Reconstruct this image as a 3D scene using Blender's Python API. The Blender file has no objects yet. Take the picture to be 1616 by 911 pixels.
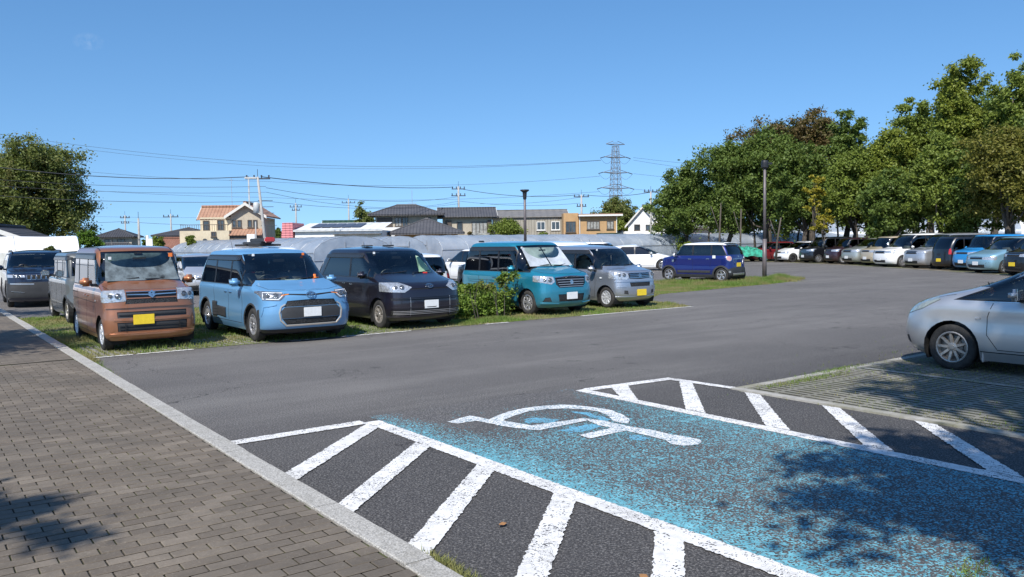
import bpy, bmesh, math, random
import numpy as np
from mathutils import Vector, Matrix, Euler
from mathutils.bvhtree import BVHTree

random.seed(7)
RNG = np.random.default_rng(7)
sc = bpy.context.scene
COL = sc.collection

# ---------------------------------------------------------------- camera
CAM_H = 1.75
PITCH = math.atan((455.5 - 381.5) / 1300.0)
ROLL = math.radians(0.8)
cam_d = bpy.data.cameras.new("camera")
cam_d.sensor_width = 36.0
cam_d.lens = 1300.0 / 1616.0 * 36.0
cam_d.clip_start = 0.1
cam_d.clip_end = 6000.0
cam = bpy.data.objects.new("camera", cam_d)
COL.objects.link(cam)
cam.matrix_world = (Matrix.Translation((0, 0, CAM_H)) @ Matrix.Rotation(math.pi / 2 - PITCH, 4, 'X')
                    @ Matrix.Rotation(-ROLL, 4, 'Z'))
sc.camera = cam

# ---------------------------------------------------------------- sky and sun
SUN_EL = math.radians(47.0)
SUN_AZ = math.radians(18.0)          # shadows fall this far right of straight ahead
world = bpy.data.worlds.new("World")
sc.world = world
world.use_nodes = True
wn = world.node_tree
wn.nodes.clear()
sky = wn.nodes.new("ShaderNodeTexSky")
sky.sky_type = 'NISHITA'
sky.sun_disc = False
sky.sun_elevation = SUN_EL
sky.sun_rotation = math.pi + SUN_AZ
sky.altitude = 0
sky.air_density = 1.0
sky.dust_density = 0.25
sky.ozone_density = 2.2
bg = wn.nodes.new("ShaderNodeBackground")
bg.inputs["Strength"].default_value = 0.124
wo = wn.nodes.new("ShaderNodeOutputWorld")
tc = wn.nodes.new("ShaderNodeTexCoord"); sx_ = wn.nodes.new("ShaderNodeSeparateXYZ"); cx_ = wn.nodes.new("ShaderNodeCombineXYZ")
mz = wn.nodes.new("ShaderNodeMath"); mz.operation = 'MULTIPLY_ADD'; mz.inputs[1].default_value = .84; mz.inputs[2].default_value = .135   # clear air: keep the milky band under the skyline
wn.links.new(tc.outputs["Generated"], sx_.inputs[0])
for i_ in (0, 1): wn.links.new(sx_.outputs[i_], cx_.inputs[i_])
wn.links.new(sx_.outputs[2], mz.inputs[0]); wn.links.new(mz.outputs[0], cx_.inputs[2]); wn.links.new(cx_.outputs[0], sky.inputs[0])
hs_ = wn.nodes.new("ShaderNodeHueSaturation"); hs_.inputs["Saturation"].default_value = 1.24
wn.links.new(sky.outputs[0], hs_.inputs["Color"]); 
# one faint scrap of cloud, upper left
px_, py_ = 140 - 808, 455.5 - 66
d0 = (cam.matrix_world.to_3x3() @ Vector((px_, py_, -1300))).normalized()
vd = wn.nodes.new("ShaderNodeVectorMath"); vd.operation = 'SUBTRACT'; vd.inputs[1].default_value = d0
wn.links.new(tc.outputs["Generated"], vd.inputs[0])
vs = wn.nodes.new("ShaderNodeVectorMath"); vs.operation = 'MULTIPLY'; vs.inputs[1].default_value = (1, 1, 1.7); wn.links.new(vd.outputs[0], vs.inputs[0])
vl = wn.nodes.new("ShaderNodeVectorMath"); vl.operation = 'LENGTH'; wn.links.new(vs.outputs[0], vl.inputs[0])
nz = wn.nodes.new("ShaderNodeTexNoise"); nz.inputs["Scale"].default_value = 90; nz.inputs["Detail"].default_value = 5; wn.links.new(tc.outputs["Generated"], nz.inputs["Vector"])
m1 = wn.nodes.new("ShaderNodeMapRange"); m1.inputs[1].default_value = .016; m1.inputs[2].default_value = .004; wn.links.new(vl.outputs["Value"], m1.inputs[0])
m2 = wn.nodes.new("ShaderNodeMapRange"); m2.inputs[1].default_value = .42; m2.inputs[2].default_value = .62; wn.links.new(nz.outputs["Fac"], m2.inputs[0])
m3 = wn.nodes.new("ShaderNodeMath"); m3.operation = 'MULTIPLY'; wn.links.new(m1.outputs[0], m3.inputs[0]); wn.links.new(m2.outputs[0], m3.inputs[1])
m4 = wn.nodes.new("ShaderNodeMath"); m4.operation = 'MULTIPLY'; m4.inputs[1].default_value = .13; wn.links.new(m3.outputs[0], m4.inputs[0])
cm = wn.nodes.new("ShaderNodeMix"); cm.data_type = 'RGBA'; wn.links.new(m4.outputs[0], cm.inputs["Factor"]); wn.links.new(hs_.outputs[0], cm.inputs["A"]); cm.inputs["B"].default_value = (5.6, 6.0, 6.4, 1)
wn.links.new(cm.outputs["Result"], bg.inputs[0])
wn.links.new(bg.outputs[0], wo.inputs[0])

sun_d = bpy.data.lights.new("sun", 'SUN')
sun_d.energy = 4.5
sun_d.angle = math.radians(0.55)
sun_d.color = (1.0, 0.955, 0.89)
sun = bpy.data.objects.new("sun", sun_d)
COL.objects.link(sun)
TO_SUN = Vector((-math.sin(SUN_AZ) * math.cos(SUN_EL), -math.cos(SUN_AZ) * math.cos(SUN_EL), math.sin(SUN_EL)))
sun.rotation_euler = TO_SUN.to_track_quat('Z', 'Y').to_euler()
sun.location = TO_SUN * 50

sc.view_settings.view_transform = 'Standard'
sc.view_settings.look = 'None'
sc.view_settings.exposure = 0.46
sc.view_settings.gamma = 1.0

# ---------------------------------------------------------------- coordinates
AX = math.radians(36.5)              # the car park's own axes: u runs along the kerb, v across the bays
SA, CA = math.sin(AX), math.cos(AX)
def uv(u, v, z=0.0):
    return Vector((-SA * u + CA * v, CA * u + SA * v, z))
def to_uv(x, y):
    return (-SA * x + CA * y, CA * x + SA * y)
def at(px, depth):
    """world X, Y of something seen at photo column px standing `depth` metres ahead"""
    return ((px - 808) / 1300.0 * depth, depth)
def seen(x, y, z=0.0, m=40):
    d = y * math.cos(PITCH) - (z - CAM_H) * math.sin(PITCH)
    if d < 0.3: return False
    w = y * math.sin(PITCH) + (z - CAM_H) * math.cos(PITCH)
    px = 808 + 1300 * x / d; py = 455.5 - 1300 * w / d
    return -m < px < 1616 + m and -m < py < 911 + m

# ---------------------------------------------------------------- object helpers
def tag(o, label=None, cat=None, group=None, kind=None):
    if label: o['label'] = label
    if cat: o['category'] = cat
    if group: o['group'] = group
    if kind: o['kind'] = kind
    return o
def link(o, parent=None):
    COL.objects.link(o)
    if parent is not None: o.parent = parent
    return o
def thing(name, label, cat, loc=(0, 0, 0), rz=0.0, group=None):
    o = bpy.data.objects.new(name, None)
    o.empty_display_size = 0.2
    o.location = loc; o.rotation_euler = (0, 0, rz)
    link(o)
    return tag(o, label, cat, group)
def mesh_obj(name, verts, faces, mat, parent=None, smooth=False, normals=None, kind=None):
    me = bpy.data.meshes.new(name)
    me.from_pydata([tuple(v) for v in verts], [], faces)
    if mat: me.materials.append(mat)
    if smooth or normals is not None:
        me.polygons.foreach_set('use_smooth', [True] * len(me.polygons))
    if normals is not None:
        me.normals_split_custom_set_from_vertices(normals)
    me.update()
    o = bpy.data.objects.new(name, me)
    link(o, parent)
    if kind: o['kind'] = kind
    return o
def quads_obj(name, co, nper, mat, parent=None, kind=None):
    """many separate polygons of nper corners each from a (n*nper,3) array, quickly"""
    n = len(co) // nper
    me = bpy.data.meshes.new(name)
    me.vertices.add(len(co)); me.vertices.foreach_set('co', np.asarray(co, dtype=np.float32).ravel())
    me.loops.add(len(co)); me.loops.foreach_set('vertex_index', np.arange(len(co), dtype=np.int32))
    me.polygons.add(n)
    me.polygons.foreach_set('loop_start', np.arange(0, len(co), nper, dtype=np.int32))
    me.polygons.foreach_set('loop_total', np.full(n, nper, dtype=np.int32))
    me.update(calc_edges=True)
    me.materials.append(mat)
    o = bpy.data.objects.new(name, me)
    link(o, parent)
    if kind: o['kind'] = kind
    return o

class MB:
    def __init__(s): s.v = []; s.f = []
    def add(s, vs, fs):
        b = len(s.v); s.v += [tuple(q) for q in vs]; s.f += [tuple(i + b for i in f) for f in fs]
        return s
    def box(s, x0, x1, y0, y1, z0, z1, M=None):
        vs = [(x0,y0,z0),(x1,y0,z0),(x1,y1,z0),(x0,y1,z0),(x0,y0,z1),(x1,y0,z1),(x1,y1,z1),(x0,y1,z1)]
        if M is not None: vs = [M @ Vector(q) for q in vs]
        return s.add(vs, [(0,3,2,1),(4,5,6,7),(0,1,5,4),(1,2,6,5),(2,3,7,6),(3,0,4,7)])
    def rbox(s, c, size, r=0.02, M=None, taper=1.0):
        """box with chamfered edges"""
        bm = bmesh.new(); bmesh.ops.create_cube(bm, size=1)
        for q in bm.verts:
            q.co = Vector((q.co.x * size[0], q.co.y * size[1], q.co.z * size[2]))
            if q.co.z > 0: q.co.x *= taper; q.co.y *= taper
        bmesh.ops.bevel(bm, geom=bm.edges[:], offset=min(r, min(size) * .45), segments=2, affect='EDGES')
        vs = [Vector(c) + q.co for q in bm.verts]
        if M is not None: vs = [M @ q for q in vs]
        bm.verts.index_update()
        s.add(vs, [tuple(q.index for q in f.verts) for f in bm.faces]); bm.free()
        return s
    def tube(s, pts, rad, n=6, cap=True):
        pts = [Vector(p) for p in pts]
        if not hasattr(rad, '__len__'): rad = [rad] * len(pts)
        rings = []
        for i, p in enumerate(pts):
            t = (pts[min(i + 1, len(pts) - 1)] - pts[max(i - 1, 0)]).normalized()
            a = t.cross(Vector((0, 0, 1)) if abs(t.z) < .9 else Vector((1, 0, 0))).normalized()
            b = t.cross(a)
            rings.append([p + (a * math.cos(2*math.pi*k/n) + b * math.sin(2*math.pi*k/n)) * rad[i] for k in range(n)])
        vs = [q for r in rings for q in r]; fs = []
        for i in range(len(pts) - 1):
            for k in range(n):
                fs.append((i*n+k, i*n+(k+1) % n, (i+1)*n+(k+1) % n, (i+1)*n+k))
        if cap: fs += [tuple(range(n))[::-1], tuple((len(pts)-1)*n + k for k in range(n))]
        return s.add(vs, fs)
    def lathe(s, prof, n=24, M=None, close=False):
        """prof: (radius, height) pairs turned about local Z"""
        vs = []; fs = []
        for r, z in prof:
            for k in range(n):
                a = 2*math.pi*k/n; vs.append(Vector((r*math.cos(a), r*math.sin(a), z)))
        m = len(prof)
        for i in range(m - 1 + (1 if close else 0)):
            j = (i + 1) % m
            for k in range(n):
                fs.append((i*n+k, i*n+(k+1) % n, j*n+(k+1) % n, j*n+k))
        if M is not None: vs = [M @ q for q in vs]
        return s.add(vs, fs)
    def prism(s, poly, z0, z1, M=None):
        n = len(poly)
        vs = [Vector((x, y, z0)) for x, y in poly] + [Vector((x, y, z1)) for x, y in poly]
        if M is not None: vs = [M @ q for q in vs]
        return s.add(vs, [tuple(range(n))[::-1], tuple(range(n, 2*n))] + [(i, (i+1) % n, n+(i+1) % n, n+i) for i in range(n)])
    def build(s, name, mat, parent=None, smooth=False, kind=None):
        return mesh_obj(name, s.v, s.f, mat, parent, smooth, kind=kind)

# ---------------------------------------------------------------- materials
class NT:
    def __init__(s, name):
        s.m = bpy.data.materials.new(name); s.m.use_nodes = True
        s.t = s.m.node_tree; s.t.nodes.clear()
        s.out = s.t.nodes.new("ShaderNodeOutputMaterial")
    def n(s, typ, ins=None, **kw):
        q = s.t.nodes.new("ShaderNode" + typ)
        for k, v in kw.items(): setattr(q, k, v)
        for k, v in (ins or {}).items():
            s.set(q.inputs[k], v)
        return q
    def set(s, sock, v):
        if isinstance(v, bpy.types.NodeSocket): s.t.links.new(v, sock)
        elif isinstance(v, bpy.types.Node): s.t.links.new(v.outputs[0], sock)
        elif hasattr(v, '__len__') and len(v) == 3 and len(getattr(sock, 'default_value', (0,)*3)) == 4: sock.default_value = (*v, 1)
        else: sock.default_value = v
    def pos(s): return s.n("NewGeometry").outputs["Position"]
    def obj(s): return s.n("TexCoord").outputs["Object"]
    def noise(s, scale, detail=4, rough=.6, vec=None, dist=0.0):
        return s.n("TexNoise", {"Vector": vec if vec is not None else s.pos(), "Scale": scale, "Detail": detail, "Roughness": rough, "Distortion": dist}).outputs["Fac"]
    def ramp(s, fac, stops, interp='LINEAR'):
        r = s.n("ValToRGB", {0: fac}); cr = r.color_ramp; cr.interpolation = interp
        while len(cr.elements) < len(stops): cr.elements.new(0.5)
        for e, (p, c) in zip(cr.elements, stops):
            e.position = p
            e.color = (c, c, c, 1) if not hasattr(c, '__len__') else (*c, 1)
        return r.outputs[0]
    def math(s, op, a, b=0.0, clamp=False):
        q = s.n("Math", {0: a, 1: b}, operation=op); q.use_clamp = clamp
        return q.outputs[0]
    def mix(s, fac, a, b, mode='MIX'):
        q = s.n("Mix", data_type='RGBA', blend_type=mode)
        s.set(q.inputs["Factor"], fac); s.set(q.inputs["A"], a); s.set(q.inputs["B"], b)
        return q.outputs["Result"]
    def bsdf(s, color, rough=.6, metal=0.0, bump=None, bdist=.01, bstr=1.0, **kw):
        b = s.n("BsdfPrincipled")
        s.set(b.inputs["Base Color"], color); s.set(b.inputs["Roughness"], rough); s.set(b.inputs["Metallic"], metal)
        for k, v in kw.items(): s.set(b.inputs[k.replace('_', ' ')], v)
        if bump is not None:
            q = s.n("Bump", {"Height": bump, "Distance": bdist, "Strength": bstr})
            s.t.links.new(q.outputs[0], b.inputs["Normal"])
        return b.outputs[0]
    def done(s, sh):
        s.t.links.new(sh, s.out.inputs[0]); return s.m

def plain(name, col, rough=.6, metal=0.0, var=.12, scale=8.0, bump=0.0, **kw):
    n = NT(name)
    f = n.noise(scale, 5, .65, n.obj())
    d = tuple(c * (1 - var * 1.6) for c in col); l = tuple(min(1, c * (1 + var * 1.3)) for c in col)
    c = n.ramp(f, [(.3, d), (.7, l)])
    return n.done(n.bsdf(c, rough, metal, bump=(f if bump else None), bdist=bump, **kw))

_paint = {}
def paint(name, col, metal=.35, rough=.32, dirt=.10):
    """car paint: metallic base under clear coat, with a little road dust low down"""
    if name in _paint: return _paint[name]
    n = NT(name + "_car_paint")
    o = n.obj(); f = n.noise(2.2, 5, .7, o)
    fl = n.noise(420, 1, .5, o)
    base = n.mix(n.math('MULTIPLY', fl, .10), col, tuple(min(1, c * 1.5 + .02) for c in col))
    z = n.n("SeparateXYZ", {0: o}).outputs["Z"]
    low = n.math('MULTIPLY', n.ramp(z, [(.2, 1.0), (.75, 0.0)]), n.ramp(f, [(.35, .2), (.7, 1.0)]))
    base = n.mix(n.math('MULTIPLY', low, dirt * 2.2, True), base, (.23, .21, .18))
    r = n.math('ADD', rough, n.math('MULTIPLY', f, .12))
    cr = n.math('ADD', .03, n.math('MULTIPLY', n.math('ADD', low, n.math('MULTIPLY', f, .25)), .10))
    _paint[name] = n.done(n.bsdf(base, r, metal, Coat_Weight=1.0, Coat_Roughness=cr))
    return _paint[name]

def glass_mat(name, tint, refl=1.0):
    n = NT(name)
    fr = n.n("Fresnel", {"IOR": 1.5}).outputs[0]
    fac = n.math('MULTIPLY', n.math('ADD', fr, .035), refl, True)
    g = n.n("BsdfGlossy", {"Color": (.95, .97, 1), "Roughness": .02}).outputs[0]
    t = n.n("BsdfTransparent", {"Color": tint}).outputs[0]
    return n.done(n.n("MixShader", {0: fac, 1: t, 2: g}).outputs[0])

M = {}
M['glass'] = glass_mat("clear_car_glass", (.72, .80, .76))
M['glass_dark'] = glass_mat("privacy_glass", (.045, .05, .05), 1.1)
M['glass_blue'] = plain("wind_visor_plastic", (.022, .025, .03), .28, var=.1)
M['black'] = plain("black_trim", (.018, .018, .02), .42, var=.2)
M['black_rough'] = plain("unpainted_black_plastic", (.035, .036, .038), .62, var=.15, scale=5)
M['gap'] = plain("panel_gap", (.006, .006, .006), .8)
M['under'] = plain("underbody", (.012, .012, .012), .9)
M['chrome'] = plain("chrome", (.80, .78, .75), .24, 1.0, var=.03)
M['silver_plastic'] = plain("satin_silver_plastic", (.55, .55, .56), .3, .7, var=.05)
M['champagne'] = plain("champagne_trim", (.62, .56, .48), .28, .6, var=.05)
M['plate_w'] = plain("white_plate", (.72, .73, .72), .45, var=.05, scale=20)
M['plate_y'] = plain("yellow_plate", (.78, .56, .03), .45, var=.06, scale=20)
M['seat'] = plain("seat_fabric", (.10, .10, .105), .9, var=.2)
M['seat_light'] = plain("beige_seat_fabric", (.30, .27, .22), .9, var=.2)
M['interior'] = plain("cabin_plastic", (.055, .055, .058), .7, var=.2)
M['shade'] = plain("reflective_sun_shade", (.62, .65, .66), .35, .35, var=.18, scale=3, bump=.02)
M['red_lens'] = plain("red_lamp_lens", (.45, .012, .012), .12, var=.15, Coat_Weight=1.0)
M['amber'] = plain("amber_lamp", (.75, .22, .03), .2, var=.1)
M['pink_lens'] = plain("pale_red_lens", (.62, .32, .30), .15, Coat_Weight=1.0)
M['orange'] = plain("orange_cloth", (.8, .2, .04), .8)
M['white_sticker'] = plain("white_sticker", (.75, .78, .78), .5)
M['green_sticker'] = plain("green_sticker", (.02, .45, .2), .5)
M['red_sticker'] = plain("red_sticker", (.6, .03, .03), .5)

def lamp_mat(name, lo, hi, sc_=16):
    n = NT(name); o = n.obj()
    v = n.n("TexVoronoi", {"Vector": o, "Scale": sc_}, feature='F1')
    c = n.ramp(v.outputs["Color"], [(.2, tuple((a_ + b_) / 2 for a_, b_ in zip(lo, hi))), (.45, hi), (.6, tuple(x * .8 for x in hi)), (.85, tuple(min(1, x * 1.08) for x in hi))])  # bright and duller cells: reflector sparkle painted into the lamp colour
    return n.done(n.bsdf(c, .12, .55, bump=v.outputs["Distance"], bdist=.006, Coat_Weight=1.0, Coat_Roughness=.02))
M['lamp'] = lamp_mat("clear_headlamp", (.20, .21, .22), (.60, .62, .64), 26)
M['lamp_dark'] = lamp_mat("smoked_headlamp", (.03, .03, .035), (.25, .27, .3))
M['lamp_dull'] = lamp_mat("hazy_headlamp", (.30, .33, .27), (.55, .58, .48))
M['lamp_bowl'] = plain("lamp_bowl", (.16, .17, .18), .1, .6, Coat_Weight=1.0)
M['drl'] = plain("white_light_guide", (.8, .82, .84), .2)

def grille_mesh_mat():
    n = NT("honeycomb_grille"); o = n.obj()
    v = n.n("TexVoronoi", {"Vector": o, "Scale": 34}, feature='DISTANCE_TO_EDGE')
    c = n.ramp(v.outputs["Distance"], [(.03, .05), (.09, .008)])
    return n.done(n.bsdf(c, .5, bump=v.outputs["Distance"], bdist=-.01))
M['mesh'] = grille_mesh_mat()

n = NT("tyre_rubber"); o = n.obj()
f = n.noise(9, 5, .7, o)
M['tyre'] = n.done(n.bsdf(n.ramp(f, [(.35, (.014, .014, .014)), (.75, (.05, .047, .043))]), .85, bump=n.noise(90, 2, .5, o), bdist=.004))
M['rim'] = plain("alloy_silver", (.52, .52, .53), .3, .75, var=.1)
M['rim_warm'] = plain("dusty_alloy", (.42, .39, .35), .38, .6, var=.18)
M['rim_white'] = plain("silver_wheel_cover", (.62, .63, .65), .32, .45, var=.08)
M['rim_dark'] = plain("dark_wheel_face", (.03, .03, .033), .35, .3)
M['rim_in'] = plain("wheel_inside", (.012, .012, .012), .8)
M['brake'] = plain("brake_disc", (.2, .19, .18), .4, .8)

def far_paint(k, c, **kw): return paint(k, c, **kw)
# ================================================================ ground, paving, markings
def uvsock(n):
    p = n.n("SeparateXYZ", {0: n.pos()})
    x, y = p.outputs[0], p.outputs[1]
    u = n.math('ADD', n.math('MULTIPLY', x, -SA), n.math('MULTIPLY', y, CA))
    v = n.math('ADD', n.math('MULTIPLY', x, CA), n.math('MULTIPLY', y, SA))
    return u, v
def asphalt_col(n):
    agg = n.n("TexVoronoi", {"Vector": n.pos(), "Scale": 95.0}, feature='F1')
    fine = n.ramp(agg.outputs["Color"], [(.1, (.030, .029, .030)), (.5, (.058, .056, .057)), (.8, (.105, .101, .10)), (.96, (.30, .29, .28))])
    big = n.noise(.35, 5, .62)
    med = n.noise(2.6, 6, .7)
    gr2 = n.noise(62, 3, .8)
    c = n.mix(.45, fine, n.ramp(med, [(.3, (.054, .050, .049)), (.7, (.088, .082, .079))]))
    u, v = uvsock(n)
    cv = n.n("CombineXYZ", {0: n.math('MULTIPLY', u, .9), 1: n.math('MULTIPLY', v, .10), 2: 0.0})
    streak = n.n("TexNoise", {"Vector": cv.outputs[0], "Scale": 1.0, "Detail": 6, "Roughness": .7}).outputs["Fac"]
    worn = n.ramp(streak, [(.47, 0.0), (.66, 1.0)])
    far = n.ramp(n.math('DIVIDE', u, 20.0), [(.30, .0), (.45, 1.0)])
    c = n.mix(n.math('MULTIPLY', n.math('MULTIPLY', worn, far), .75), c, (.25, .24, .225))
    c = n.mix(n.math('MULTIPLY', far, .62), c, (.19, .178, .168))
    c = n.mix(n.ramp(gr2, [(.43, .85), (.52, 0.0)]), c, n.mix(.6, c, (.012, .012, .012)))
    c = n.mix(n.ramp(gr2, [(.53, 0.0), (.64, .62)]), c, (.30, .285, .265))
    c = n.mix(n.ramp(big, [(.42, 0.0), (.75, .35)]), c, (.045, .043, .045))
    wp = n.n("VectorMath", {0: n.pos(), 1: n.n("TexNoise", {"Vector": n.pos(), "Scale": 2.2, "Detail": 4}).outputs["Color"]}, operation='ADD').outputs[0]
    ck = n.n("TexVoronoi", {"Vector": wp, "Scale": .42}, feature='DISTANCE_TO_EDGE').outputs["Distance"]
    ckm = n.math('MULTIPLY', n.math('LESS_THAN', ck, .0035), n.math('GREATER_THAN', n.noise(.25, 3, .5), .52))
    c = n.mix(n.math('MULTIPLY', ckm, .65), c, (.022, .021, .021))
    sp = n.n("TexVoronoi", {"Vector": n.pos(), "Scale": .8}, feature='F1').outputs["Distance"]
    c = n.mix(n.math('MULTIPLY', n.ramp(n.math('ADD', sp, n.math('MULTIPLY', n.noise(7, 4, .7), .10)), [(.07, 1.0), (.14, 0.0)]), .45), c, (.025, .024, .025))
    return c, agg.outputs["Distance"], med
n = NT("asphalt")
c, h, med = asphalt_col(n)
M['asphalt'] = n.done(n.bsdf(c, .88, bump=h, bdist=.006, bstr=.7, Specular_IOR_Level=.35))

def paint_cov(n, wear_lo, wear_hi):
    """1 where road paint still sits on the stones"""
    ag = n.n("TexVoronoi", {"Vector": n.pos(), "Scale": 95.0}, feature='F1')
    lum = n.n("SeparateColor", {0: ag.outputs["Color"]}).outputs[0]
    w = n.noise(5.0, 5, .7)
    cr = n.n("TexVoronoi", {"Vector": n.n("VectorMath", {0: n.pos(), 1: n.n("TexNoise", {"Vector": n.pos(), "Scale": 9.0}).outputs["Color"]}, operation='ADD').outputs[0], "Scale": 7.0}, feature='DISTANCE_TO_EDGE')
    crack = n.math('MULTIPLY', n.math('LESS_THAN', cr.outputs["Distance"], .022), n.math('GREATER_THAN', n.noise(1.7, 3, .5), .50))
    keep = n.math('GREATER_THAN', n.math('ADD', lum, n.math('MULTIPLY', w, wear_hi)), wear_lo)
    return n.math('MULTIPLY', keep, n.math('SUBTRACT', 1.0, crack)), w, ag.outputs["Distance"]
n = NT("worn_white_road_paint")
c, h, med = asphalt_col(n)
cov, w, hh = paint_cov(n, .68, 1.25)
wh = n.ramp(n.noise(14, 4, .6), [(.3, (.56, .55, .53)), (.6, (.75, .74, .72))])
wh = n.mix(n.ramp(n.noise(1.1, 5, .7), [(.50, 0.0), (.72, .45)]), wh, (.33, .32, .30))
M['white_line'] = n.done(n.bsdf(n.mix(cov, c, wh), .75, bump=hh, bdist=.003, bstr=.6))
n = NT("old_pale_edge")
f = n.noise(6, 5, .7); g = n.noise(1.3, 4, .6)
M['pale_edge'] = n.done(n.bsdf(n.mix(n.ramp(g, [(.45, 0.0), (.65, .8)]), n.ramp(f, [(.3, (.26, .25, .22)), (.7, (.42, .40, .36))]), (.16, .15, .08)), .85, bump=f, bdist=.004))
# blue bay: patchy light-blue flecks, thick along the long lines, thin towards the lane
n = NT("worn_blue_bay_paint")
c, h, med = asphalt_col(n)
u, v = uvsock(n)
ag = n.n("TexVoronoi", {"Vector": n.pos(), "Scale": 92.0}, feature='F1')
lum = n.n("SeparateColor", {0: ag.outputs["Color"]}).outputs[0]
n1 = n.noise(1.1, 4, .65); n2 = n.noise(4.5, 5, .7)
edge = n.math('MAXIMUM', n.ramp(n.math('MULTIPLY', n.math('SUBTRACT', v, 3.62), 1.0), [(.04, .55), (.55, 0.0)]),
              n.ramp(n.math('SUBTRACT', 6.34, v), [(.0, .22), (.5, 0.0)]))
fade = n.ramp(n.math('DIVIDE', n.math('ADD', u, n.math('MULTIPLY', n1, .9)), 10.0), [(.56, 0.0), (.78, -0.0)])
dens = n.math('ADD', n.math('MULTIPLY', n1, .50), n.math('MULTIPLY', n2, .42))
dens = n.math('ADD', dens, edge)
dens = n.math('SUBTRACT', dens, n.ramp(n.math('DIVIDE', u, 10.0), [(.54, 0.0), (.76, .46)]))
dens = n.math('ADD', dens, -.175)
cov = n.math('LESS_THAN', lum, dens)
blue = n.ramp(n.noise(10, 3, .6), [(.3, (.07, .25, .31)), (.7, (.17, .45, .53))])
c = n.mix(n.math('MULTIPLY', n.ramp(n.math('DIVIDE', u, 10.0), [(.50, 1.0), (.72, .0)]), .16), c, (.10, .125, .13))
c2 = n.mix(cov, c, blue)
moss = n.math('MULTIPLY', n.ramp(n.noise(1.6, 5, .75), [(.62, 0.0), (.70, 1.0)]), n.math('GREATER_THAN', lum, .45))
c2 = n.mix(n.math('MULTIPLY', moss, .6), c2, (.06, .07, .02))
M['blue_bay'] = n.done(n.bsdf(c2, .85, bump=ag.outputs["Distance"], bdist=.005, bstr=.6))
n = NT("touched_up_blue_paint")
cov, w, hh = paint_cov(n, .80, 1.2); c, h, med = asphalt_col(n)
M['blue_touch'] = n.done(n.bsdf(n.mix(cov, c, (.12, .36, .50)), .8, bump=hh, bdist=.003))

def sheet(name, poly, z, mat, kind='structure', parent=None, div=0):
    o = mesh_obj(name, [(p[0], p[1], z) for p in poly], [tuple(range(len(poly)))], mat, parent)
    if kind: o['kind'] = kind
    return o
def ragged(poly, amp=.006, step=.022):
    out = []
    for i in range(len(poly)):
        a = Vector(poly[i]); b = Vector(poly[(i+1) % len(poly)]); k = max(1, int((b-a).length/step)); e = (b-a).normalized(); q = Vector((-e.y, e.x))
        for j in range(k):
            out.append(tuple(a + (b-a)*j/k + (q*random.gauss(0, amp) if j else Vector((0, 0)))))
    return out
def uvpoly(name, pts, z, mat, rag=None, parent=None, kind='structure'):
    pts = [Vector(p) for p in pts]
    if rag: pts = [Vector(q) for q in ragged(pts, rag)]
    return sheet(name, [uv(*p).xy for p in pts], z, mat, kind, parent)

# open land to the horizon
n = NT("field_soil_and_grass"); f = n.noise(.05, 6, .6); g = n.noise(1.5, 5, .7)
c = n.mix(n.ramp(f, [(.4, 0.0), (.6, 1.0)]), n.ramp(g, [(.3, (.07, .085, .03)), (.7, (.13, .14, .055))]), n.ramp(g, [(.3, (.13, .10, .065)), (.7, (.2, .16, .11))]))
M['field'] = n.done(n.bsdf(c, .95, bump=g, bdist=.05))
sheet('ground', [(-2500, -400), (2500, -400), (2500, 3500), (-2500, 3500)], -.03, M['field'])
# the car park's asphalt
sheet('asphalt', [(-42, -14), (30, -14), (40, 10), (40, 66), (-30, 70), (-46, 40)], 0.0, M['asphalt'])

# ---- grassy bay block
n = NT("turf_base"); f = n.noise(.9, 5, .65); g = n.noise(9, 5, .7)
gr = n.ramp(g, [(.3, (.065, .095, .018)), (.7, (.14, .17, .04))]); dr = n.ramp(g, [(.3, (.16, .13, .065)), (.7, (.25, .21, .11))])
M['turf'] = n.done(n.bsdf(n.mix(n.ramp(f, [(.38, 0.0), (.62, 1.0)]), gr, dr), .95, bump=g, bdist=.02))
BLOCK = [(14.42, 2.24), (14.42, 16.5), (16.7, 17.2), (18.3, 19.4), (19.5, 27.6), (20.5, 30.6), (21.4, 30.9), (23.2, 29.6), (24.0, 20.0), (23.9, 2.24)]
uvpoly('grass_bays', BLOCK, .006, M['turf'])
# concrete edge line along the front of the bays, broken in places
e0 = [(14.30, 2.26, 2.95), (14.30, 3.0, 3.9), (14.29, 5.6, 6.3), (14.28, 6.6, 8.1), (14.29, 9.9, 10.5), (14.29, 12.6, 16.4)]
for u0, v0, v1 in e0:
    uvpoly('edge_line', [(u0, v0), (u0, v1), (u0+.085, v1), (u0+.085, v0)], .010, M['white_line'], .008)
uvpoly('edge_line', [(23.6, 2.7), (23.6, 4.9), (23.72, 4.9), (23.72, 2.7)], .010, M['pale_edge'], .008)
for v in (4.75, 7.2, 9.6):
    uvpoly('bay_line', [(14.5, v), (15.6, v), (15.6, v+.07), (14.5, v+.07)], .011, M['pale_edge'], .012)

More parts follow.
